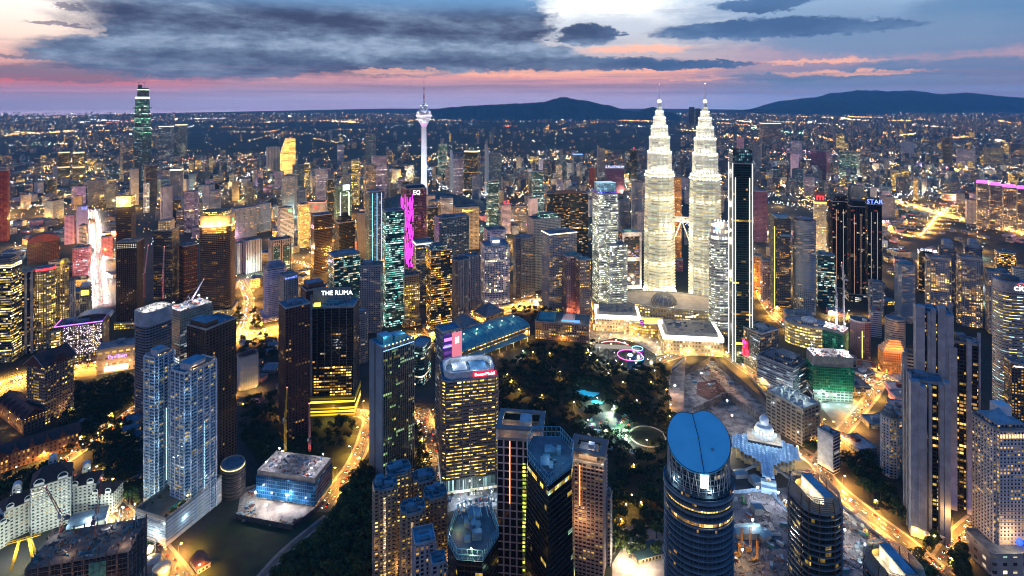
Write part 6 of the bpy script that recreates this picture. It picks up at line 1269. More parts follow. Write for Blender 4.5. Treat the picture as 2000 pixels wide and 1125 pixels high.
def open_frame(label, px, D, w, d, h, rot, fl=3.8):
    x = (px-1000)/F*D; r = thing('unfinished_building', label, 'building site', (x, D, 0), radians(rot)); FOOT.append((x, D, max(w, d)*.5)); n = int(h/fl); cm = plain((.16, .12, .1), .85, 0, .4, .15)
    me = G().box(0, 0, 0, w, d, .45).mesh('floor_slab', cm); part_copies('floor_slab', me, r, [fl*k for k in range(max(0, n-9), n+1)])
    g = G(); nx, ny = max(2, int(w/7)), max(2, int(d/7))
    for i in range(nx+1):
        for j in range(ny+1): g.box(-w/2+.8+(w-1.6)*i/nx, -d/2+.8+(d-1.6)*j/ny, 0, .9, .9, n*fl+(3.2 if (i+j) % 3 else 0))
    g.build('column', cm, r); g = G(); rn = random.Random(4)
    for k in range(90): gx, gy = rn.uniform(-.5, .5)*w, rn.uniform(-.5, .5)*d; g.bar((gx, gy, n*fl), (gx, gy, n*fl+rn.uniform(1, 4.5)), .11)
    g.build('starter_bar', plain((.2, .12, .09)), r); 
    for k in range(60): G().box(rn.uniform(-.46, .46)*w, rn.uniform(-.46, .46)*d, n*fl+.45, rn.uniform(.6, 6), rn.uniform(.3, 1.8), rn.uniform(.3, 2.4), rn.uniform(0, 3)).build('formwork', plain(rn.choice(((.25, .2, .17), (.4, .34, .3), (.08, .2, .24), (.3, .12, .07))), .8, 0, .6, .6), r)
    g = G()
    for k in range(int(w/2.4)):
        x_ = -w/2+2.4*k
        for y_ in (-d/2-1.2, d/2+1.2): g.bar((x_, y_, h*.5), (x_, y_, n*fl+rn.uniform(-4, 5)), .1)
    for k in range(14):
        for y_ in (-d/2-1.2, d/2+1.2): g.bar((-w/2, y_, h*.5+k*2.9), (w/2, y_, h*.5+k*2.9), .09)
    g.build('scaffold', plain((.22, .15, .11), .6, .2, .4, .4), r)
    for sx, a_, b_, mm in ((-.3, .5, .8, (.03, .13, .13)), (.2, .55, .95, (.04, .16, .15)), (.42, .5, .7, (.1, .08, .07))): G().box(sx*w, -d/2-1.5, h*a_, w*.17, .15, h*(b_-a_)).build('safety_net', plain(mm, .9, 0, .5, .3), r)
    for k in range(4): light(r, ((k-1.5)*w*.28, (-1)**k*d*.3, n*fl+5), (1, .75, .5) if k % 2 else (.85, .95, 1), 900, .4)
    for k in range(3): light(r, ((k-1)*w*.3, -d/2-9, h-14), (1, .6, .35), 900, .4)
    return r
open_frame('brown open concrete frame of an unfinished building at the bottom left corner', 175, 428, 66, 36, 82, 14)
crane('dark red crane on the brown open frame, left of the two', 128, 1250, 82, 12, 26, 158, 38, (.3, .06, .05), x=(120-1000)/F*436, y=436); crane('dark red crane on the brown open frame, right of the two', 190, 1250, 82, 14, 24, 110, 60, (.35, .1, .06), x=(188-1000)/F*432, y=432)

for lab, px, yb, yt, w in (('back left wing of the stepped concrete flats with teal roofs', 778, 1090, 915, 54), ('back right wing of the stepped concrete flats beside the car park', 828, 1085, 930, 50), ('front left wing of the stepped concrete flats with a lit stair stripe', 752, 1130, 945, 52), ('middle wing of the stepped concrete flats with a lit stair stripe', 806, 1160, 990, 54), ('right wing of the stepped concrete flats under a bare side wall', 850, 1120, 962, 50)):
    r, W, d, h, D = T(lab, px, yb, yt, w, f((.36, .28, .2), (.03, .03, .03), 3.4, 3.3, .55, .5, .3, (1, .6, .12), GOLD, 1.2, seed=px), .9, 10, 'cross', 'apartment_block', 'apartments', c=.18, plant=3, band=(3.3, .8, .45, plain((.34, .27, .2))), det=True, roof=plain((.09, .22, .29), .6), pm=plain((.2, .26, .3)))
    light(r, (W*.62, -d*.62, 12), (1, .5, .15), 3200, .4); light(r, (-W*.62, -d*.62, h*.45), (1, .55, .2), 900, .4)
    for k in range(3): G().ring(place(rect(W*.3, d*.3), (k-1)*W*.3, (-1)**k*d*.2), place(rect(W*.26, d*.26), (k-1)*W*.3, (-1)**k*d*.2), h, h+2.6).build('roof_well', plain((.16, .24, .29)), r)
    if 'stripe' in lab: G().box(-W*.1, -d/2-.3, 3, 1.7, .6, h-9).build('stair_light', f((.4, .3, .2), (.9, .7, .4), 1.7, 1.6, .9, .7, 1, (1, .6, .28), PALE, 1.1, 1), r)
for lab, px, yb, yt, w in (('pale blue roofed slab in front of the stepped concrete flats', 828, 1220, 1045, 46), ('small white tower at the bottom edge beside the hexagonal glass tower', 856, 1250, 1090, 32)):
    r, W, d, h, D = T(lab, px, yb, yt, w, f((.36, .38, .42), (.03, .03, .035), 3.6, 3.3, .6, .6, .1, WARM, GOLD, 1.1), 1.1, 8, name='apartment_block', cat='apartments', plant=0, par=1.4, roof=plain((.16, .36, .46), .5), fin=(7, 1.2, .8, plain((.36, .38, .42))), pm=plain((.3, .42, .5)))
    G().ring(rect(W*.8, d*.84), rect(W*.76, d*.8), h, h+.5).build('roof_kerb', plain((.2, .34, .42)), r)
    for k in (-.25, .2): G().box(0, k*d, h, W*.5, d*.18, 1.5).build('roof_well', plain((.1, .2, .26)), r)

def crowned_glass(label, px, D, poly, h, rise, tw, lit, mk, plant_h):
    x = (px-1000)/F*D; r = thing('glass_tower', label, 'tower', (x, D, 0), -atan2(x, D)); FOOT.append((x, D, 26)); P = poly
    G().loft([(0, [(p[0]*tw, p[1]*tw) for p in P]), (h*.55, [(p[0]*(1+(tw-1)*.6), p[1]*(1+(tw-1)*.6)) for p in P]), (h, P)], True, cw=2.6).build('facade', mk, r)
    TB = plain((.1, .36, .5), .4, .3); g = G(); Q = grow(P, .4)
    for z in (h, h+rise*.5, h+rise):
        for i in range(len(Q)): a, b = Q[i], Q[(i+1) % len(Q)]; g.bar((*a, z), (*b, z), .32 if z > h else .22)
    for i in range(len(Q)):
        a, b = Vector(Q[i]), Vector(Q[(i+1) % len(Q)]); n = max(2, int((b-a).length/3.4))
        for k in range(n): p, q = a+(b-a)*k/n, a+(b-a)*(k+1)/n; g.bar((*p, h), (*p, h+rise), .16); g.bar((*p, h), (*q, h+rise), .12)
    g.build('crown_truss', TB, r); G().prism(grow(P, -.5), h-.4, h+.1).build('roof', plain((.05, .12, .17), .6), r); rn = random.Random(px)
    for k in range(7): G().box(rn.uniform(-7, 6), rn.uniform(-13, 14), h+.1, rn.uniform(3, 8), rn.uniform(4, 12), rn.uniform(1.5, plant_h)).build('plant_room', plain((.12, .26, .35), .5, .2), r)
    airunits(r, 18, 18, h+.1, 6, rn); return r, P
r, P = crowned_glass('black prow shaped glass tower with a blue lattice crown and a few glowing yellow floors', 1082, 432, [(-20, -1), (-4, -29), (13, -8), (15, 11), (5, 30), (-17, 29), (-21, 14)], 140, 8, 1.14, 0, f((.012, .014, .015), (.008, .012, .015), 2.6, 4, .94, .72, .02, GOLD, (.6, 1, .7), 1.3, .07, .3), 6)
for k in range(2): light(r, (6-10*k, 0, 152), (.5, .8, 1), 800, .4)
for z in (128, 126): pass
r, P = crowned_glass('dark hexagonal glass tower with a blue tubular crown and one bright roof lamp', 926, 430, [(-19, -11), (-12, -27), (6, -30), (18, -8), (11, 25), (-13, 16)], 88, 8, 1.04, 0, f((.02, .018, .018), (.015, .014, .015), 2.6, 4, .94, .7, .05, (1, .5, .15), GOLD, 1.0, .03, .3), 6)
g = G()
for k in range(5): g.bar((-12+5*k, 16+2*k, 96), (-9+5*k, 2, 96), .3)
g.build('crown_beam', plain((.1, .36, .5), .4, .3), r); G().ball((-2, -29.6, 97), .7).build('roof_lamp', emis((1, .7, .35), 25), r); light(r, (-2, -32, 96), (1, .6, .25), 3600, .4); light(r, (-12, 0, 93), (1, .65, .2), 1000, .4); light(r, (4, 4, 103), (.6, .85, 1), 700, .4)
r, w, d, h, D = T('white framed slab with black window grid, green lit stair stripe and flat roof frame', 1018, 1112, 842, 92, f((.5, .44, .46), (.02, .018, .02), 5.6, 6.8, .76, .82, .04, GOLD, WARM, 1, 0), .7, -6, plant=0, name='residential_tower', cat='tower', roof=plain((.3, .22, .18), .7))
G().box(w*.12-w*.02, -d/2-.4, 3, 2.4, .7, h-22).build('stair_light', f((.2, .25, .05), (.6, .7, .1), 2.4, 3.4, .9, .6, .85, (.75, 1, .08), GOLD, 1, .6), r); G().box(-w*.22, -d/2-.5, h*.55, .5, .5, h*.44).build('orange_light_strip', emis((1, .35, .04), 3), r)
G().ring(rect(w*1.06, d*1.1), rect(w*.82, d*.8), h+9, h+11).build('roof_frame', plain((.13, .17, .19), .5), r); g = G()
for sx in (-1, 1):
    for sy in (-1, 1): g.box(sx*w*.5, sy*d*.5, h, 1.2, 1.2, 9)
g.build('frame_column', WHITE, r); G().box(w*.1, d*.08, h, w*.26, d*.5, 11).build('plant_room', plain((.4, .48, .5)), r)
for x, y in ((-.3, -.3), (.3, -.2), (-.3, .3)): light(r, (x*w, y*d, h+6), (1, .7, .35), 700, .3)
r, w, d, h, D = T('cream tower of stacked pale floors with a dark framed roof deck before the park', 1150, 1105, 890, 72, f((.46, .34, .28), (.04, .035, .035), 3.6, 3.4, .66, .6, .16, (1, .6, .15), GOLD, 1.1), .8, -10, plant=0, name='residential_tower', cat='tower', band=(3.4, .8, .5, plain((.5, .38, .31))), roof=plain((.35, .28, .22)), det=False)
G().ring(rect(w*1.1, d*1.1), rect(w*.7, d*.66), h+8, h+10).build('roof_frame', plain((.09, .11, .13), .5), r); G().box(0, 0, h, w*.55, d*.5, 8).build('penthouse', plain((.5, .4, .32)), r); G().box(w*.1, -d*.1, h+8, 5, 5, 5).build('lift_house', WHITE, r); G().box(-w*.2, -d/2-.8, h*.62, .5, .5, h*.36).build('orange_light_strip', emis((1, .4, .06), 3), r)
for x, y in ((-.45, -.5), (.45, -.5), (.2, 0), (0, -.55)): light(r, (x*w, y*d-1.5, h+5.5), (1, .68, .4), 2000, .3)
light(r, (0, 0, h+16), (.8, .9, 1), 500, .3); light(r, (-w*.2, -d/2-12, h*.5), (1, .55, .3), 6000, 1)
T('lower grey wing attached to the right of the cream tower', 1181, 1095, 965, 30, M['grey'], .9, -10, name='residential_tower', cat='tower', plant=1)
r, w, d, h, D = T('cream mall with purple lit roof edges and hundreds of small lights on its front', 160, 712, 626, 108, f((.2, .15, .1), (.04, .03, .03), 3, 3.6, .6, .5, .5, (1, .75, .5), GOLD, 1.1), .55, -14, name='shopping_mall', cat='shopping mall', plant=2, fin=(6, .6, .8, plain((.4, .3, .2))))
strip(r, rect(w*.98, d), h, 1.4, emis((.5, .15, 1), 2.2)); G().box(-w*.44, -d/2-2, 0, w*.16, 6, h*.92).build('banded_wing', f((.5, .36, .2), (.4, .25, .08), 3, 4, 1, .5, .8, GOLD, PALE, 1.1, .8), r); rn = random.Random(6); g = G()
for k in range(230): g.box(rn.uniform(-.3, .46)*w, -d/2-1, h*rn.uniform(.35, .96), .8, .4, .8)
g.build('small_light', emis((.9, .75, 1), 1.8), r); g = G()
for k in range(12): a0, a1 = pi*k/12, pi*(k+1)/12; g.face([(24*cos(a0), -12, 9*sin(a0)), (24*cos(a0), 14, 9*sin(a0)), (24*cos(a1), 14, 9*sin(a1)), (24*cos(a1), -12, 9*sin(a1))])
g.build('glazed_vault', plain((.35, .36, .38), .3, .3), r, (w*.22, d*.3, h))
r, w, d, h, D = T('pink beige mall wing with a violet lit sign over a glowing entrance', 232, 718, 672, 84, f((.45, .33, .28), (.3, .2, .12), 9, 9, .6, .35, .35, GOLD, PALE, .8), .6, -10, name='shopping_mall', cat='shopping mall', plant=1); text('Pavilion', r, (w*.02, -d/2-.5, h*.66), (pi/2, 0, 0), 8, emis((.4, .2, 1), 2.2), 'letters'); G().box(0, -d/2-2, 4, w*.6, 4, 7).build('lit_entrance', emis((1, .75, .4), 1.7), r)
for k in (-.3, .0, .3): light(r, (k*w, -d/2-14, 9), (1, .6, .2), 8000, .6)
r, w, d, h, D = T('low hotel with a blue lit roof pool and teal roof beside the vaulted hall', 1100, 655, 622, 108, f((.3, .2, .15), (.15, .09, .05), 4, 4, .5, .6, .4, WARM, GOLD, .9), .5, -6, name='hotel_podium', cat='building', plant=0, roof=plain((.08, .13, .14))); G().box(w*.15, -d*.2, h, w*.34, d*.2, .5).build('roof_pool', emis((.08, .3, 1), .9), r); G().loft([(h, place(rect(w*.24, d*.5), w*.1, d*.2)), (h+6, place(rect(w*.1, 1), w*.1, d*.2))]).build('white_tent', plain((.7, .55, .48)), r); G().box(-w*.3, 0, h, w*.3, d*.7, 4).build('teal_roof', plain((.06, .3, .34)), r)
for k in range(4): light(r, (w*(.0+.1*k), -d*.3, h+5), (1, .55, .25), 1500, .4)
r, w, d, h, D = T('long low hall with a shallow dull red vaulted roof in the left district', 85, 510, 470, 62, M['redbrown'], .5, 0, name='arena', cat='hall', plant=0, par=0); g = G()
for k in range(12): a0, a1 = pi*k/12, pi*(k+1)/12; g.face([(w/2*cos(a0), -d/2, 20*sin(a0)), (w/2*cos(a0), d/2, 20*sin(a0)), (w/2*cos(a1), d/2, 20*sin(a1)), (w/2*cos(a1), -d/2, 20*sin(a1))]); g.face([(0, -d/2, 0), (w/2*cos(a0), -d/2, 20*sin(a0)), (w/2*cos(a1), -d/2, 20*sin(a1))])
g.build('vaulted_roof', plain((.2, .05, .05)), r, (0, 0, h))
# ================================================================ TREES
def leafmat(k, c):
    m, t = newmat('leaves '+k); tc = t.new('ShaderNodeTexCoord').outputs['Object']; n = t.noise(tc, .35, 3, .6); r_ = t.new('ShaderNodeObjectInfo').outputs['Random']
    finish(t, t.mix(t.rng(t.m('ADD', n, t.m('MULTIPLY', r_, .3)), .4, .85), tuple(x*.5 for x in c), c), .8, 0, None, 0, .25); return m
LEAF = [leafmat(str(i), c) for i, c in enumerate([(.05, .085, .025), (.04, .07, .022), (.065, .08, .02)])]
BARK = plain((.07, .05, .035), .9, 0, .3, 1)
def crown_faces(g, x, y, z, R, n, rn, s=.9):
    lobes = [(rn.gauss(0, .42)*R, rn.gauss(0, .42)*R, rn.uniform(-.1, .55)*R, rn.uniform(.4, .62)*R) for _ in range(7)]
    for k in range(n):
        lx, ly, lz, lr = lobes[k % 7]; a = rn.uniform(0, 2*pi); u = rn.uniform(-.55, 1); q = sqrt(max(0, 1-u*u)); rr = lr*rn.uniform(.78, 1.06)
        c = Vector((x+lx+rr*q*cos(a), y+ly+rr*q*sin(a), z+lz+rr*u*.8)); nrm = Vector((q*cos(a)+rn.gauss(0, .45), q*sin(a)+rn.gauss(0, .45), u+rn.gauss(0, .45)+.2)).normalized()
        t1_ = nrm.orthogonal().normalized(); t2_ = nrm.cross(t1_); e = s*rn.uniform(.55, 1.25); f_ = e*rn.uniform(.5, .9)
        g.face([c-t1_*e, c-t2_*f_, c+t1_*e, c+t2_*f_])
TREES = []
def tree_meshes():
    out = []
    for k in range(6):
        rn = random.Random(40+k); R = rn.uniform(4.0, 5.6); th = rn.uniform(3.5, 5.5)
        g = G(); crown_faces(g, 0, 0, th+R*.5, R, 330, rn); cm = g.mesh('crown', LEAF[k % 3]); q = G().bar((0, 0, 0), (0, 0, th), .38, 6, .24)
        for j in range(4): a = j*1.6+k; q.bar((0, 0, th*.85), (cos(a)*R*.5, sin(a)*R*.5, th+R*.55), .18, 5, .07)
        out.append((cm, q.mesh('trunk', BARK)))
    return out
ZT = [([(980, 900), (972, 725), (1008, 668), (1080, 640), (1160, 660), (1200, 715), (1300, 722), (1320, 850), (1290, 1090), (1195, 1090), (1185, 900), (1100, 830)], 560, 'dark leafy tree in the park before the twin skyscrapers', 'trees of the central park'),
      ([(655, 1010), (700, 920), (730, 905), (728, 1140), (530, 1140), (600, 1070)], 190, 'dark tree in the unlit wood left of the stepped concrete flats', 'trees of the unlit wood'),
      ([(478, 790), (540, 760), (610, 800), (600, 825), (690, 830), (690, 860), (620, 900), (500, 905), (470, 860)], 90, 'dark tree in the overgrown lot behind the netted site', 'trees of the overgrown lot'),
      ([(150, 760), (255, 738), (262, 780), (220, 850), (130, 900), (100, 960), (250, 960), (262, 1000), (200, 980), (95, 900)], 170, 'dark tree on the wooded slope beside the brown gabled hotel', 'trees beside the brown gabled hotel'),
      ([(-10, 930), (110, 905), (150, 940), (70, 990), (-10, 1005)], 46, 'golden lit tree between the maroon roofed courtyard and the white winged condominium', 'trees before the maroon courtyard'),
      ([(150, 862), (250, 806), (272, 900), (268, 1000), (205, 950)], 90, 'tree on the dark ground left of the blue white twin condominium', 'trees left of the twin condominium'),
      ([(1640, 900), (1700, 890), (1760, 1000), (1770, 1040), (1700, 985)], 46, 'leafy tree by the busy road under the finned towers', 'trees by the busy road'),
      ([(1790, 1075), (1880, 1045), (1890, 1140), (1800, 1140)], 40, 'dark tree beside the beige podium at lower right', 'trees beside the beige podium'),
      ([(460, 610), (500, 600), (520, 660), (540, 700), (470, 700)], 40, 'street tree lit golden beside the lilac banded office', 'street trees beside the lilac office'),
      ([(940, 640), (1000, 600), (1080, 580), (1100, 620), (1020, 640)], 36, 'street tree on the golden road behind the curved roof hall', 'street trees on the golden road'),
      ([(815, 800), (830, 800), (845, 930), (820, 930)], 10, 'street tree on the forecourt beside the yellow windowed tower', 'trees on the forecourt'),
      ([(268, 1010), (350, 1060), (330, 1075), (262, 1020)], 14, 'tree along the white louvred podium', 'trees along the white podium'),
      ([(1560, 870), (1590, 860), (1600, 900), (1570, 910)], 10, 'tree beside the domed mosque', 'trees beside the mosque')]
LAWNS = [(1265, 850, 22), (1155, 775, 20), (1195, 830, 22), (1020, 830, 12)]
def make_trees():
    rn = random.Random(21); pts = []
    for poly, n, lab, grp in ZT:
        x0, x1 = min(p[0] for p in poly), max(p[0] for p in poly); y0, y1 = min(p[1] for p in poly), max(p[1] for p in poly); k = 0; tries = 0
        (xa, ya), (xb, yb_) = gp(x0, y1), gp(x1, y0)
        while k < n and tries < 9000:
            tries += 1; d = rn.uniform(ya, yb_); py = HY+F*H/d; px = rn.uniform(x0, x1)
            if not inside(px, py, poly): continue
            x, y = gp(px, py)
            if on_road(x, y, -2) or taken(x, y, 2): continue
            if grp.startswith('trees of the central') and any(hypot(x-gp(a, b)[0], y-gp(a, b)[1]) < c for a, b, c in LAWNS): continue
            if any((x-a)**2+(y-b)**2 < 20 for a, b, *_ in pts[-160:]): continue
            if inside(px, py, LAKE) or inside(px, py, PITPX): continue
            pts.append((x, y, lab, grp)); k += 1
    pts.sort(key=lambda p: p[1]); TM = tree_meshes()
    for i, (x, y, lab, grp) in enumerate(pts[:300]):
        r = thing('tree', lab, 'tree', (x, y, 0), rn.uniform(0, 6.28), grp); c, t_ = TM[i % 6]; s_ = rn.uniform(.75, 1.35)
        link('trunk', t_, r); link('crown', c, r); r.scale = (s_, s_, s_*rn.uniform(.9, 1.15))
    g = G()
    for x, y, *_ in pts[300:]: R = rn.uniform(3.6, 6.4); crown_faces(g, x, y, 4+R*.4, R, 110, rn, 1.3)
    o = g.build('tree_canopy', LEAF[1]); o['kind'] = 'stuff'
make_trees()

# park: lamps, playground, pool, round lawn, lake rings
def park():
    rn = random.Random(9); V = Vector
    pk = [(1040, 700), (1095, 742), (1000, 760), (990, 745), (1015, 778), (1075, 705), (1280, 740), (1300, 775), (1308, 805), (1310, 832), (1265, 880), (1240, 930), (1250, 1000), (1215, 1040), (1150, 700), (1215, 760), (1120, 800), (1270, 760), (1205, 720), (1290, 720), (1030, 660), (1232, 985), (1262, 1018), (1225, 1010), (1100, 670), (1190, 745), (1060, 790), (1245, 800)]
    for a, b in pk: x, y = gp(a, b); lamp(V((x, y)), V((1, .3)), 'amber lamp glowing among the dark park trees', 'amber lamps among the park trees', power=3200*rn.uniform(.4, 1.3), side=rn.choice((1, -1)))
    for a, b, c, p in ((1168, 795, (.8, 1, .9), 9000), (1200, 812, (1, .95, .7), 9000), (1215, 845, (.7, 1, .6), 8000), (1185, 860, (1, .85, .5), 8000), (1225, 870, (.9, 1, 1), 6000), (1022, 700, (.9, .95, 1), 3000), (1150, 840, (.8, .9, 1), 6000)):
        x, y = gp(a, b); lamp(V((x, y)), V((1, .2)), 'white floodlight lamp over the colourful playground in the park', 'white lamps over the playground', col=c, power=p, glow=LAMPW)
    cols = [(.05, .35, .5), (.6, .4, .05), (.5, .08, .06), (.1, .4, .1), (.6, .55, .5), (.35, .1, .4)]
    for k in range(34):
        a, b = rn.uniform(1140, 1240), rn.uniform(785, 890); x, y = gp(a, b); c = plain(rn.choice(cols), .5); r = thing('play_frame', 'bright coloured climbing frame in the floodlit playground of the park', 'play frame', (x, y, 0), rn.uniform(0, 3), 'climbing frames in the playground')
        G().box(0, 0, 2.2, 3, 3, .3).bar((-1.4, -1.4, 0), (-1.4, -1.4, 4.2), .14).bar((1.4, -1.4, 0), (1.4, -1.4, 4.2), .14).bar((-1.4, 1.4, 0), (-1.4, 1.4, 4.2), .14).bar((1.4, 1.4, 0), (1.4, 1.4, 4.2), .14).build('platform', c, r)
        G().loft([(4.2, rect(3.6, 3.6)), (6, rect(.2, .2))]).build('roof', plain(rn.choice(cols), .5), r); G().bar((1.5, 0, 2.2), (5, 0, .3), .45).build('slide', plain(rn.choice(cols), .4), r)
    x, y = gp(1195, 835); g = G(); g.prism(ell(58, 74, 24), 0, .06); o = g.build('play_surface', plain((.12, .15, .12), .8, 0, .6, .08, (.03, .08, .09)), None, (x, y, 0)); o['kind'] = 'structure'
    for (a, b, sx, sy) in ((1152, 770, 26, 15), (1168, 786, 17, 10), (1135, 764, 12, 9)):
        x, y = gp(a, b); P = [((sx/2)*(1+.25*sin(3*t_))*cos(t_), (sy/2)*(1+.25*sin(3*t_+1))*sin(t_)) for t_ in [2*pi*k/24 for k in range(24)]]
        r = thing('wading_pool', {26: 'largest turquoise lit wading pool in the park', 17: 'turquoise lit wading pool nearest the playground', 12: 'smallest turquoise lit wading pool in the park'}[sx], 'pool', (x, y, 0)); G().prism(P, 0, .3).build('basin', plain((.03, .3, .42), .15, 0, .1), r); light(r, (0, 0, 9), (.4, .85, 1), 2000, .5)
    x, y = gp(1265, 852); r = thing('round_lawn', 'round lawn ringed by a pale walk in the dark park', 'lawn', (x, y, 0)); G().prism(ell(40, 40), 0, .12).build('grass', GRASS, r); G().ring(ell(46, 46), ell(41, 41), 0, .14).build('walk', plain((.35, .33, .3)), r)
    for k in range(6): light(r, (22*cos(k), 22*sin(k), 4), (1, .7, .35), 600, .3)
    def ring_(lab, a, b, R, c, a0=0, a1=2*pi, sy=1.0):
        x, y = gp(a, b); r = thing('fountain_ring', lab, 'fountain', (x, y, 0)); g = G()
        for k in range(26): t0, t1_ = a0+(a1-a0)*k/26, a0+(a1-a0)*(k+1)/26; g.bar((R*cos(t0), R*sy*sin(t0), .7), (R*cos(t1_), R*sy*sin(t1_), .7), .55)
        g.build('light_tube', emis(c, 2.6), r); light(r, (0, 0, 6), c, 1500, .5)
    ring_('largest magenta light ring on the dark lake', 1230, 694, 20, (1, .12, .6)); ring_('small blue light ring on the dark lake', 1245, 681, 9, (.2, .5, 1)); ring_('orange light arc across the dark lake', 1200, 682, 30, (1, .3, .3), .5, 2.2); ring_('cyan light arc at the near side of the dark lake', 1240, 698, 14, (.1, .6, 1), -1.8, .6); ring_('pale star shaped jet light inside the magenta ring', 1231, 694, 4, (.8, .9, 1))
    for a, b in ((70, 962), (108, 958), (58, 988), (84, 900), (236, 842), (226, 968), (160, 884), (118, 912), (200, 960), (262, 1004), (270, 1022), (240, 976), (30, 930), (190, 862), (20, 985), (478, 762), (500, 768), (458, 772), (470, 640), (492, 632), (505, 660)):
        x, y = gp(a, b); lamp(V((x, y)), V((1, .4)), 'golden lamp among the trees beside the gabled hotel and the white condominiums', 'golden lamps among the roadside trees', h=8, power=4200*rn.uniform(.6, 1.4), glow=LAMPY)
    for k in range(16):
        a = 2*pi*k/16; px, py = 1218+70*cos(a), 691+31*sin(a); x, y = gp(px, py); lamp(V((x, y)), V((cos(a), sin(a))), 'lamp on the promenade around the dark lake', 'lamps around the lake', h=8, col=(1, .75, .4), power=1800, glow=LAMPY)
park()

# ================================================================ VEHICLES
def vehicles():
    rn = random.Random(5); hl, tl = emis((1, .93, .75), 16), emis((1, .05, .02), 10)
    bm = []
    for c in ((.55, .56, .58), (.03, .03, .035), (.3, .03, .03), (.05, .1, .25), (.65, .65, .62)):
        g = G(); g.loft([(.35, rrect(4.4, 1.8, .4, 3)), (.95, rrect(4.3, 1.75, .4, 3))]); g.loft([(.95, place(rect(2.5, 1.6), -.2, 0)), (1.5, place(rect(1.7, 1.4), -.2, 0))]); bm.append(g.mesh('body', plain(c, .25, .2)))
    wn = G().loft([(.98, place(rect(2.54, 1.64), -.2, 0)), (1.4, place(rect(1.85, 1.47), -.2, 0))], False).mesh('window', M['black']); hm = G().box(2.18, 0, .6, .1, .42, .22).mesh('headlight', hl); tm = G().box(-2.18, 0, .65, .1, .42, .2).mesh('tail_light', tl)
    wh = G().bar((0, -.11, 0), (0, .11, 0), .34, 10).mesh('wheel', DARK); cars = []
    for (pts, w), (nm, px, ww, sp, pw, where) in zip(RP, ROADS):
        if pts[0].y > 2600 or not sp: continue
        for side in (1, -1):
            for p, e in walk(pts, 10 if w > 18 else 11, rn.uniform(0, 9)):
                if rn.random() < .28: continue
                nn = Vector((-e.y, e.x)); cars.append((p+nn*side*w*rn.choice((.14, .3)), e if side < 0 else -e, where))
    cars.sort(key=lambda c: c[0].y)
    for i, (p, e, where) in enumerate(cars[:258]):
        r = thing('parked_car' if False else 'car', 'car '+where, 'car', (p.x, p.y, .12), atan2(e.y, e.x), 'cars '+where); link('body', bm[rn.randrange(5)], r); link('window', wn, r)
        for s_ in (-.6, .6): link('headlight', hm, r, (0, s_, 0)); link('tail_light', tm, r, (0, s_, 0))
        if i < 60:
            for x in (-1.35, 1.35):
                for y in (-.82, .82): link('wheel', wh, r, (x, y, .34))
    rest = [G(), G(), G()]
    for p, e, where in cars[258:1400]:
        a = atan2(e.y, e.x); q = Vector((e.x, e.y)); rest[0].box(p.x, p.y, .45, 4.4, 1.8, .9, a).box(p.x-q.x*.2, p.y-q.y*.2, 1.35, 2.2, 1.5, .5, a)
        rest[1].box(p.x+q.x*2.25, p.y+q.y*2.25, .65, .16, 1.6, .3, a); rest[2].box(p.x-q.x*2.25, p.y-q.y*2.25, .7, .16, 1.6, .3, a)
    for g, m_ in zip(rest, (plain((.3, .3, .32), .3, .2), emis((1, .93, .75), 30), emis((1, .05, .02), 22))): g.build('distant_traffic', m_)['kind'] = 'stuff'
    for k in range(40):
        x, y = gp(rn.uniform(872, 970), rn.choice((938, 958, 966, 978))); r = thing('car', 'parked car in the lot below the yellow windowed office tower', 'car', (x, y, .12), rn.choice((1.57, -1.57))+.1, 'cars parked in the lot'); link('body', bm[rn.randrange(5)], r); link('window', wn, r)
    for a, b in ((905, 955), (955, 945), (900, 985), (960, 985)): x, y = gp(a, b); lamp(Vector((x, y)), Vector((1, 0)), 'white lamp over the car park below the yellow windowed tower', 'white lamps over the car park', col=(.85, .95, 1), power=3000, glow=LAMPW)
vehicles()

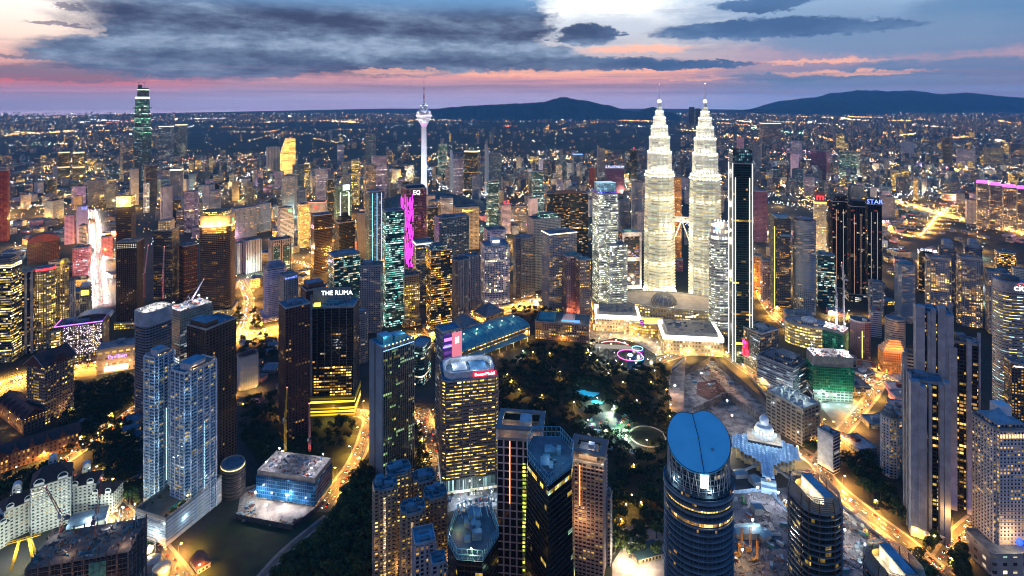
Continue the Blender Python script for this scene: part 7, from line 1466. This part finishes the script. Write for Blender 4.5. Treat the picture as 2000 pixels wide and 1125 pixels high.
# ================================================================ BUILDING SITES: cabins, containers, excavators
def clutter():
    rn = random.Random(14)
    def zone(poly, n, what, grp, cols, mk):
        k = 0; t_ = 0
        while k < n and t_ < 3000:
            t_ += 1; px, py = rn.uniform(min(p[0] for p in poly), max(p[0] for p in poly)), rn.uniform(min(p[1] for p in poly), max(p[1] for p in poly))
            if not inside(px, py, poly): continue
            x, y = gp(px, py)
            if taken(x, y, 2) or on_road(x, y, -3): continue
            mk(x, y, rn.uniform(0, 3.1), plain(rn.choice(cols), .6, 0, .3, .5), what, grp); k += 1
    def container(x, y, a, m_, lab, grp):
        r = thing('container', lab, 'container', (x, y, .04), a, grp); g = G().box(0, 0, 0, 6.1, 2.4, 2.6)
        for k in range(9): g.box(-2.7+.68*k, -1.24, .1, .2, .1, 2.4).box(-2.7+.68*k, 1.24, .1, .2, .1, 2.4)
        g.build('shell', m_, r); G().box(0, 0, 2.6, 6.2, 2.5, .14).build('roof', plain((.25, .36, .42)), r); G().box(3.08, 0, .2, .08, 2.1, 2.2).build('door', plain((.2, .22, .24)), r)
    def stack(x, y, a, m_, lab, grp):
        r = thing('pipe_stack', lab, 'pipe stack', (x, y, .04), a, grp); g = G()
        for k in range(4): g.bar((-5, (k-1.5)*.9, .45), (5, (k-1.5)*.9, .45), .42, 8)
        for k in range(3): g.bar((-5, (k-1)*.9, 1.2), (5, (k-1)*.9, 1.2), .42, 8)
        g.build('pipe', m_, r)
    def digger(x, y, a, m_, lab, grp):
        r = thing('excavator', lab, 'excavator', (x, y, .04), a, grp)
        for s_ in (-1.2, 1.2): G().box(0, s_, 0, 4.2, .7, .95).build('track', DARK, r)
        G().box(-.4, 0, 1.1, 3.2, 2.6, 1.2).build('engine_deck', m_, r); G().box(.9, .7, 1.1, 1.5, 1.1, 2.0).build('cab', M['black'], r); G().bar((1, -.4, 1.8), (4.4, -.4, 5), .34).bar((4.4, -.4, 5), (7, -.4, 2), .26).build('boom', m_, r); G().box(7, -.4, .9, 1.1, 1.3, 1.2).build('bucket', DARK, r)
    A = [(470, 965), (520, 950), (620, 980), (570, 1030), (465, 1010)]; B = [(1425, 975), (1500, 960), (1545, 960), (1545, 1125), (1430, 1125)]; C_ = [(1635, 985), (1700, 1015), (1760, 1090), (1690, 1110), (1640, 1125)]; D_ = [(200, 1010), (240, 990), (330, 1080), (300, 1125), (230, 1070)]; E = [(1600, 795), (1690, 770), (1735, 730), (1700, 725), (1610, 760)]; Pf = [(1345, 735), (1394, 705), (1480, 780), (1360, 765)]
    for z, w in ((A, 'in front of the blue netted site'), (B, 'in the muddy yard between the two round towers'), (C_, 'in the yard right of the bronze ribbed tower'), (D_, 'in the lit yard at lower left'), (E, 'on the white lit ground by the green netted tower'), (Pf, 'on the excavation floor')):
        rub = G(); kk = 0
        while kk < (420 if z is not D_ else 160):
            px, py = rn.uniform(min(p[0] for p in z), max(p[0] for p in z)), rn.uniform(min(p[1] for p in z), max(p[1] for p in z)); kk += 1
            if not inside(px, py, z): continue
            x, y = gp(px, py)
            if z is Pf: x, y = x*(H+9)/H, y*(H+9)/H
            if taken(x, y, 1) or on_road(x, y, -4): continue
            q = rn.choice((.6, 1, 1, 2.2)); rub.box(x, y, -8.98 if z is Pf else .03, q*rn.uniform(.5, 3.2), q*rn.uniform(.3, 1), rn.uniform(.2, 1.1), rn.uniform(0, 3))
        rub.build('building_rubble', plain((.3, .24, .2), .85, 0, .6, .2, (.07, .055, .05)))['kind'] = 'stuff'
        zone(z, 13 if z in (B, C_, E) else 9, 'steel container standing '+w, 'containers '+w, [(.4, .42, .45), (.05, .2, .35), (.3, .1, .06), (.5, .5, .48), (.05, .25, .25)], container)
        zone(z, 11 if z in (B, C_, E) else 7, 'stack of pipes lying '+w, 'pipe stacks '+w, [(.12, .06, .045), (.3, .28, .26), (.4, .38, .35)], stack)
        if z is not Pf: zone(z, 2, 'excavator parked '+w, 'excavators '+w, [(.7, .35, .03), (.1, .5, .08)], digger)
    for (a, b), c in (((500, 985), (1, .9, .8)), ((560, 990), (1, .85, .75)), ((600, 985), (1, .85, .8)), ((520, 1010), (1, .9, .8)), ((1480, 975), (.8, .85, 1)), ((1520, 985), (.85, .85, 1)), ((1470, 1040), (1, .85, .7)), ((1660, 1000), (.75, 1, .9)), ((1650, 1060), (1, .9, .85)), ((1690, 1090), (1, .95, .9)), ((240, 1015), (.95, 1, .75)), ((262, 1040), (.95, 1, .8)), ((285, 1075), (.85, 1, 1)), ((1640, 780), (1, .9, .8)), ((1690, 750), (.95, .95, 1)), ((1615, 790), (1, .9, .95)), ((1370, 745), (1, .95, .9)), ((1420, 800), (1, .9, .85)), ((1318, 770), (1, .85, .8)), ((1450, 1100), (1, .6, .2)), ((1430, 830), (.9, .95, 1)), ((215, 1000), (.9, 1, .8)), ((1560, 1000), (1, .9, .9))):
        x, y = gp(a, b); r = thing('floodlight_mast', 'slender floodlight mast lighting a building ground', 'floodlight', (x, y, 0), 0, 'floodlight masts of the building grounds'); G().bar((0, 0, 0), (0, 0, 12), .13, 5).build('pole', POLE, r); G().box(0, 0, 12, 1.5, .5, .9).build('floodlight', LAMPW, r); light(r, (0, -.6, 11.6), c, 7500, .3)
    def silo(k, a, b): x, y = gp(a, b); r = thing('silo', f'pale grey silo in the cluster beside the lit yard', 'silo', (x, y, 0), 0, 'silos beside the lit yard'); G().lathe([(2.3, 0), (2.3, 13), (1.2, 14.5), (0, 14.7)], 16).build('tank', plain((.35, .42, .42), .5, .2), r); G().bar((2.5, 0, 0), (2.5, 0, 14), .12).build('ladder', STEEL, r)
    for k, (a, b) in enumerate(((244, 1050), (252, 1062), (268, 1046), (264, 1064), (278, 1056), (276, 1072))): silo(k, a, b)
    for a, b, R in ((285, 1090, 6.5), (298, 1108, 7), (316, 1122, 7.5)): x, y = gp(a, b); r = thing('water_tank', 'broad round grey tank in the row at the corner of the lit yard', 'tank', (x, y, 0), 0, 'round tanks of the lit yard'); G().lathe([(R, 0), (R, 7), (R-.3, 7.4), (0, 8.4)], 22).build('tank', plain((.32, .34, .34), .5, .2), r)
    x, y = gp(172, 1035); r = thing('site_hall', 'white walled site hall with a flat blue grey roof in the lit yard', 'hall', (x, y, 0), .5); G().prism(rect(30, 20), 0, 12, True, 4).build('wall', plain((.55, .57, .52)), r); G().prism(rect(31, 21), 12, 12.6).build('roof', plain((.12, .18, .26), .4), r); light(r, (22, -4, 10), (.95, 1, .75), 9000, .5); light(r, (0, -18, 10), (.9, 1, .8), 7000, .5)
    x, y = gp(392, 1105); r = thing('house', 'low house with a red and white gabled roof by the dark meadow', 'house', (x, y, 0), -.7); G().prism(rect(16, 11), 0, 5, True, 3).build('wall', M['white'], r); gable(G(), 16, 11, 5, 4, 1).build('roof', RED, r)
    x, y = gp(60, 1100); r = thing('gantry', 'yellow steel gantry frame glowing at the lower left corner', 'gantry', (x-6, y, 0), .5); g = G()
    for s_ in (-8, 8): g.lattice((s_, -6, 0), (s_*.4, 0, 22), 1.2, 3, .2).lattice((s_, 6, 0), (s_*.4, 0, 22), 1.2, 3, .2)
    g.lattice((-12, 0, 22), (12, 0, 22), 1.6, 3, .2).build('frame', plain((.6, .38, .03), .5), r)
    for k in range(3): light(r, (-6+6*k, -5, 16), (1, .85, .4), 7000, .4)
    for a, b, L, an, w in ((20, 1010, 60, -.75, 'pale translucent hoarding fence at the left edge by the lit yard'), (60, 1050, 60, -.75, 'second length of pale hoarding fence by the lit yard'), (300, 1040, 70, -.95, 'green grey hoarding fence along the orange street')):
        x, y = gp(a, b); r = thing('hoarding_fence', w, 'fence', (x, y, 0), an); g = G()
        for k in range(int(L/2.5)): g.box(-L/2+2.5*k, 0, 0, 2.4, .12, 5)
        g.build('panel', plain((.4, .42, .34), .6), r); g = G()
        for k in range(int(L/5)): g.bar((-L/2+5*k, .2, 0), (-L/2+5*k, .2, 5.2), .12)
        g.build('post', POLE, r)
    for lab, col, hgt, pts in (('grey hoarding along the road side of the excavation pit', (.3, .29, .28), 4, [(1400, 689), (1452, 722), (1508, 788)]), ('pale hoarding along the park side of the excavation', (.3, .36, .42), 4, [(1338, 702), (1312, 722), (1306, 760), (1318, 842)]), ('grey hoarding between the netted site and the sandy ground', (.12, .12, .13), 4, [(470, 962), (520, 947), (628, 978)]), ('dark hoarding along the meadow side of the sandy ground', (.07, .07, .08), 5, [(462, 1014), (572, 1036), (632, 988)]), ('blue and white hoarding of the muddy yard beside the mosque', (.25, .4, .55), 4, [(1425, 966), (1500, 958), (1546, 1010), (1552, 1060)]), ('pale hoarding beside the busy road below the finned towers', (.42, .42, .42), 3.5, [(1606, 960), (1660, 1004), (1725, 1056), (1780, 1110)]), ('low wall round the car park under the yellow windowed tower', (.3, .24, .12), 1.6, [(868, 950), (920, 955), (978, 943)])):
        P = [Vector(gp(*p)) for p in pts]; c = P[0]; r = thing('hoarding_fence' if hgt > 2 else 'wall', lab, 'fence' if hgt > 2 else 'wall', (c.x, c.y, 0)); g, q = G(), G()
        for p, e in walk(P, 2.5): g.box(p.x-c.x, p.y-c.y, 0, 2.42, .14, hgt*rn.uniform(.97, 1.03), atan2(e.y, e.x)); q.bar((p.x-c.x, p.y-c.y+.15, 0), (p.x-c.x, p.y-c.y+.15, hgt+.3), .09)
        g.build('panel', plain(col, .7, 0, .35, .3), r); q.build('post', POLE, r)
    sheet('plaza', [(1196, 1100), (1226, 1052), (1262, 1034), (1310, 1022), (1310, 1160), (1196, 1160)], .036, plain((.5, .42, .36), .8, 0, .5, .08, (.25, .2, .17)))  # pale pinkish sheet added; the yard's bright light is put into its colour
    x, y = gp(1240, 1060); r = thing('curved_barrier', 'pale curved barrier wall round the white lit pavilion yard at the park corner', 'wall', (x, y, 0)); g = G()
    for k in range(16): a0, a1 = pi*.45+k*.09, pi*.45+(k+1)*.09; g.box(46*cos(a0)+18, 46*sin(a0)-26, 0, .5, 4.4, 4, a0)
    g.build('panel', plain((.5, .48, .46)), r); x, y = gp(1262, 1085)
    r = thing('pavilion', 'dark roofed pavilion with lit counters beside the heart roofed tower', 'pavilion', (x, y, 0), .3); G().box(0, 0, 0, 24, 14, 5, 0, 4).build('wall', M['goldgrid'], r); G().box(0, 0, 5, 27, 17, .7).build('roof', plain((.03, .07, .08)), r); light(r, (-8, -14, 8), (1, .85, .6), 9000, .4); light(r, (-24, -4, 9), (1, .75, .5), 22000, .4); light(r, (-30, 18, 9), (1, .8, .65), 14000, .4); light(r, (-14, 14, 7), (.7, 1, .6), 2600, .4)
    for a, b, h in ((1445, 1065, 16), (1462, 1075, 22), (1440, 1085, 12), (1475, 1095, 18)):
        x, y = gp(a, b); r = thing('drill_rig', 'orange lit drilling rig tower in the muddy yard', 'drill rig', (x, y, 0), .2, 'orange drilling rigs'); G().box(0, 0, 0, 5, 3, 2.4).build('base', plain((.6, .28, .03), .5), r); G().lattice((2, 0, 2), (2, 0, h), 1.4, 2.4, .2).build('mast', plain((.65, .3, .03), .5), r)
    for a, b, w, dd, h, ro, lab in ((1445, 930, 14, 9, 5, .1, 'blue roofed shed behind the heart roofed tower'), (1475, 945, 9, 12, 6, .3, 'blue metal shed beside the mosque tail'), (1450, 1045, 36, 12, 6, .02, 'long blue grey shed beside the heart roofed tower'), (1490, 1050, 11, 10, 5, .4, 'small teal roofed shed in the muddy yard'), (1478, 1000, 8, 10, 7, .05, 'lit white and yellow shed in the muddy yard')):
        x, y = gp(a, b); r = thing('shed', lab, 'shed', (x, y, 0), ro); G().prism(rect(w, dd), 0, h, True).build('wall', plain((.3, .33, .35)), r); gable(G(), w, dd, h, 1.6, .6).build('roof', plain((.08, .2, .3), .5), r)
clutter()

# ================================================================ CROWDED QUARTERS: low blocks and mid-rise towers
def pick(zone, rn):
    x0, x1, y0, y1 = zone; d0, d1 = gd(y1), gd(y0); d = d0+(d1-d0)*rn.random()**.8; py = HY+F*H/d; return rn.uniform(x0, x1), py, d
LOWZ = [((0, 240, 430, 600), 44, 8, 24, 'low city block in the crowded quarter left of the bright shopping street', 'low blocks left of the shopping street'), ((430, 790, 430, 620), 60, 10, 30, 'low city block between the dark towers left of centre', 'low blocks left of centre'), ((1460, 1760, 420, 640), 54, 8, 26, 'low city block between the black edged tower and the dark trio', 'low blocks right of the black edged tower'),
        ((1700, 2000, 395, 520), 86, 5, 9, 'small house in the dense low quarter at right', 'small houses of the low quarter'), ((840, 1160, 420, 580), 30, 10, 30, 'low city block behind the central offices', 'low blocks behind the central offices'), ((440, 560, 640, 800), 16, 5, 10, 'small house among the dark trees between the brown tower and the wine red tower', 'small houses near the wine red tower'), ((110, 270, 800, 990), 9, 4, 8, 'small house among the trees behind the white winged condominium', 'small houses behind the white condominium'), ((1640, 1770, 690, 900), 14, 6, 12, 'low roof between the finned towers and the green netted tower', 'low roofs near the green netted tower')]
MIDZ = [((0, 240, 372, 470), 26, 25, 75, 'mid-rise block in the left district beyond the shopping street', 'mid-rise blocks of the left district'), ((300, 560, 350, 470), 34, 30, 100, 'mid-rise block around the golden floodlit tower', 'mid-rise blocks around the golden tower'), ((560, 820, 345, 470), 44, 30, 105, 'mid-rise block between the golden tower and the communications tower', 'mid-rise blocks near the communications tower'), ((840, 1160, 345, 450), 46, 30, 110, 'mid-rise block between the communications tower and the bright office', 'mid-rise blocks behind the central offices'), ((1190, 1420, 340, 480), 26, 30, 90, 'mid-rise block behind the floodlit twin skyscrapers', 'mid-rise blocks behind the twin skyscrapers'), ((1470, 1760, 320, 430), 40, 20, 70, 'mid-rise block in the right district beyond the dark trio', 'mid-rise blocks of the right district'), ((1740, 2000, 310, 400), 30, 14, 50, 'mid-rise block beyond the low quarter at right', 'mid-rise blocks beyond the low quarter')]
def quarters():
    rn = random.Random(77); mats = [M[k] for k in ('bluegrey', 'grey', 'white', 'beige', 'office', 'condo', 'lilac', 'condoblue', 'dkglass', 'far')]; lows = mats[:6]+[M['goldgrid'], M['pink']]
    roofs = [plain(c, .7, 0, .3, .2) for c in ((.14, .2, .26), (.08, .1, .12), (.25, .3, .36), (.2, .07, .05), (.1, .2, .26), (.3, .3, .32))]
    hs = [plain(c, .7, 0, .3, .2) for c in ((.1, .14, .19), (.16, .22, .28), (.07, .09, .12), (.14, .07, .05))]
    for zone, n, h0, h1, lab, grp in LOWZ+MIDZ:
        k = 0; t_ = 0; mid_ = (zone, n, h0, h1, lab, grp) in MIDZ; house = 'house' in lab
        while k < n and t_ < n*40:
            t_ += 1; px, py, d = pick(zone, rn); x, y = gp(px, py)
            w = rn.uniform(9, 20) if house else (rn.uniform(18, 34) if mid_ else rn.uniform(18, 40)); dd = w*rn.uniform(.6, 1.3)
            if taken(x, y, w*.5) or on_road(x, y, w*.4): continue
            FOOT.append((x, y, w*.55)); h = h0+(h1-h0)*rn.random()**1.7
            r = thing('house' if house else ('high_rise' if mid_ else 'low_block'), lab, 'house' if house else 'building', (x, y, 0), rn.uniform(-.6, .6), grp)
            G().prism(rect(w, dd), 0, h, False).build('facade', rn.choice(mats if mid_ else lows), r)
            if house: gable(G(), w, dd, h, w*.2, .6).build('roof', rn.choice(hs), r)
            else:
                G().prism(rect(w-.1, dd-.1), h-.4, h).build('roof', rn.choice(roofs), r); G().ring(rect(w+.3, dd+.3), rect(w-.8, dd-.8), h-.5, h+1.2).build('parapet', CONC, r)
                G().box(rn.uniform(-.2, .2)*w, rn.uniform(-.2, .2)*dd, h, w*rn.uniform(.2, .45), dd*rn.uniform(.2, .4), rn.uniform(3, 6)).build('plant_room', rn.choice(roofs), r)
            k += 1
    zones = [((0, 240, 400, 640), 40, SODIUM, 34000, 'lamp glowing between low blocks left of the shopping street'), ((430, 800, 420, 640), 54, SODIUM, 34000, 'lamp glowing between the dark towers left of centre'), ((840, 1160, 420, 610), 36, SODIUM, 32000, 'lamp glowing between the central offices'), ((1460, 1760, 400, 660), 44, (1, .55, .16), 32000, 'lamp glowing between towers right of the black edged tower'), ((1700, 2000, 395, 640), 34, SODIUM, 24000, 'lamp glowing in the low quarter at right'), ((470, 800, 345, 430), 26, (1, .6, .2), 70000, 'lamp glowing at the foot of the far blocks left of the communications tower'), ((840, 1250, 345, 430), 24, (1, .6, .25), 60000, 'lamp glowing at the foot of the far blocks right of the communications tower'), ((1480, 2000, 320, 400), 34, (1, .65, .3), 60000, 'lamp glowing among the far flats at right'), ((60, 460, 330, 420), 28, (1, .55, .15), 70000, 'lamp glowing in the far left district')]
    for zone, n, c, p, lab in zones:
        k = 0; t_ = 0
        while k < n and t_ < 2000:
            t_ += 1; px, py, d = pick(zone, rn); x, y = gp(px, py)
            if taken(x, y, 1): continue
            cc = c if rn.random() < .75 else rn.choice([(1, .85, .6), (.85, .95, 1), (.7, 1, .8), (1, .4, .5)])
            lamp(Vector((x, y)), Vector((cos(k), sin(k))), 'street '+lab, 'lamps '+lab[4:], h=11, col=cc, power=p*rn.uniform(.3, 1.3), glow=rn.choice((LAMPG, LAMPY, LAMPW))); k += 1
quarters()

flush_lamps()
# ================================================================ DISTANT CITY (reads as one mass)
def distant():
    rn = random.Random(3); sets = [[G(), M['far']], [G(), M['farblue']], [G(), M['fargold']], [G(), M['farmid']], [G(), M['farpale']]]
    cl = [(rn.uniform(-1, 1), rn.uniform(2600, 15000), rn.uniform(150, 600), rn.uniform(30, 95)) for _ in range(110)]
    def dark_(px, py): return (340 < px < 1330 and 240 < py < 306) or (-50 < px < 112 and 268 < py < 312) or (560 < px < 700 and py > 255 and py < 330) or (830 < px < 1240 and 206 < py < 226 and rn.random() < .6) or (1500 < px and py < 214)
    n = 0; lights_ = []
    for _ in range(21000):
        if rn.random() < .45:
            cx, d0, sp, hh = rn.choice(cl); d = rn.gauss(d0, sp); x = cx*d0*.98+rn.gauss(0, sp); h = hh*rn.uniform(.4, 1.15); w = rn.uniform(16, 34)
        else: d = 2350*(20000/2350)**rn.random(); x = rn.uniform(-.98, .98)*d; h = rn.uniform(5, 16) if rn.random() < .85 else rn.uniform(20, 60); w = rn.uniform(12, 50)
        if d < 2350: continue
        px, py = 1000+F*x/d, HY+F*H/d
        if not -80 < px < 2080 or (dark_(px, py) and rn.random() < .95) or taken(x, d, 20): continue
        if hypot(px-828, py-372) < 60: continue
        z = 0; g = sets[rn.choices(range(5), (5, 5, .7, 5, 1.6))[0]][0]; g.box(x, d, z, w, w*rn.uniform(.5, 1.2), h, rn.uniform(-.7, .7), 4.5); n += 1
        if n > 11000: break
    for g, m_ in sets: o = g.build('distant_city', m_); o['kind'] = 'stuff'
    vs, fs, cs = [], [], []; O = [(1, 0, 0), (-1, 0, 0), (0, 1, 0), (0, -1, 0), (0, 0, 1), (0, 0, -1)]; FC = [(0, 2, 4), (2, 1, 4), (1, 3, 4), (3, 0, 4), (2, 0, 5), (1, 2, 5), (3, 1, 5), (0, 3, 5)]
    pal = [((1, .45, .1), 12), ((1, .6, .22), 10), ((1, .8, .5), 4.5), ((.85, .93, 1), 3), ((.55, .75, 1), 2.5), ((1, .25, .12), 1.2), ((.5, 1, .7), .7), ((1, .3, .8), .35), ((.25, .35, 1), .5)]
    def add(x, y, z, r, c, s_):
        i = len(vs); vs.extend((x+a*r, y+b*r, z+e*r) for a, b, e in O); fs.extend(tuple(i+q for q in t_) for t_ in FC); cs.extend([(c[0]*s_, c[1]*s_, c[2]*s_, 1)]*6)
    streets = [(rn.uniform(-1, 1), 1900*(16000/1900)**rn.random(), rn.uniform(0, pi), rn.uniform(250, 1700), rn.choices(pal, [p[1] for p in pal])[0][0]) for _ in range(210)]
    for k in range(24000):
        if k % 4:
            sx, d0, a, L, c = rn.choice(streets); u = rn.uniform(-.5, .5)*L; d = d0+u*sin(a)*1.5+rn.gauss(0, 12); x = sx*d0+u*cos(a)+rn.gauss(0, 12)
        else: d = 1750*(19000/1700)**(rn.random()**1.1); x = rn.uniform(-1, 1)*d; c = rn.choices(pal, [p[1] for p in pal])[0][0]
        if d < 1500: continue
        px, py = 1000+F*x/d, HY+F*H/d
        if not -20 < px < 2020 or (dark_(px, py) and rn.random() < .84) or taken(x, d, 4): continue
        s_ = rn.choice((1.2, 2, 3, 5)) if rn.random() < .93 else 11
        s_ *= 1 if d < 4000 else (.62 if d < 9000 else .42)
        add(x, d, rn.uniform(8, 26) if d > 2300 else rn.uniform(7, 14), d*rn.uniform(.0003, .00062), c, s_)
    me = bpy.data.meshes.new('distant_lights'); me.from_pydata(vs, [], fs); at = me.color_attributes.new('glow', 'FLOAT_COLOR', 'POINT'); at.data.foreach_set('color', [q for c in cs for q in c])
    m, t = newmat('distant glow'); a = t.new('ShaderNodeAttribute', attribute_name='glow'); finish(t, (.2, .2, .2), .6, 0, a.outputs['Color'], 3.2); m.cycles.emission_sampling = 'NONE'; me.materials.append(m)
    o = link('distant_lights', me); o['kind'] = 'stuff'
distant()

# ================================================================ HAZE
def haze():
    g = G(); g.prism([(-42000, -300), (42000, -300), (42000, 32000), (-42000, 32000)], -40, 900, True, 3.2, True)
    m = bpy.data.materials.new('haze'); m.use_nodes = True; t = NT(m.node_tree)
    v = t.new('ShaderNodeVolumePrincipled'); v.inputs['Color'].default_value = (.22, .64, 1, 1); v.inputs['Density'].default_value = HAZE; v.inputs['Anisotropy'].default_value = .1
    o = t.new('ShaderNodeOutputMaterial'); t.l.new(v.outputs[0], o.inputs['Volume']); b = g.build('haze', m); b['kind'] = 'stuff'
HAZE = 3.6e-5
if HAZE: haze()
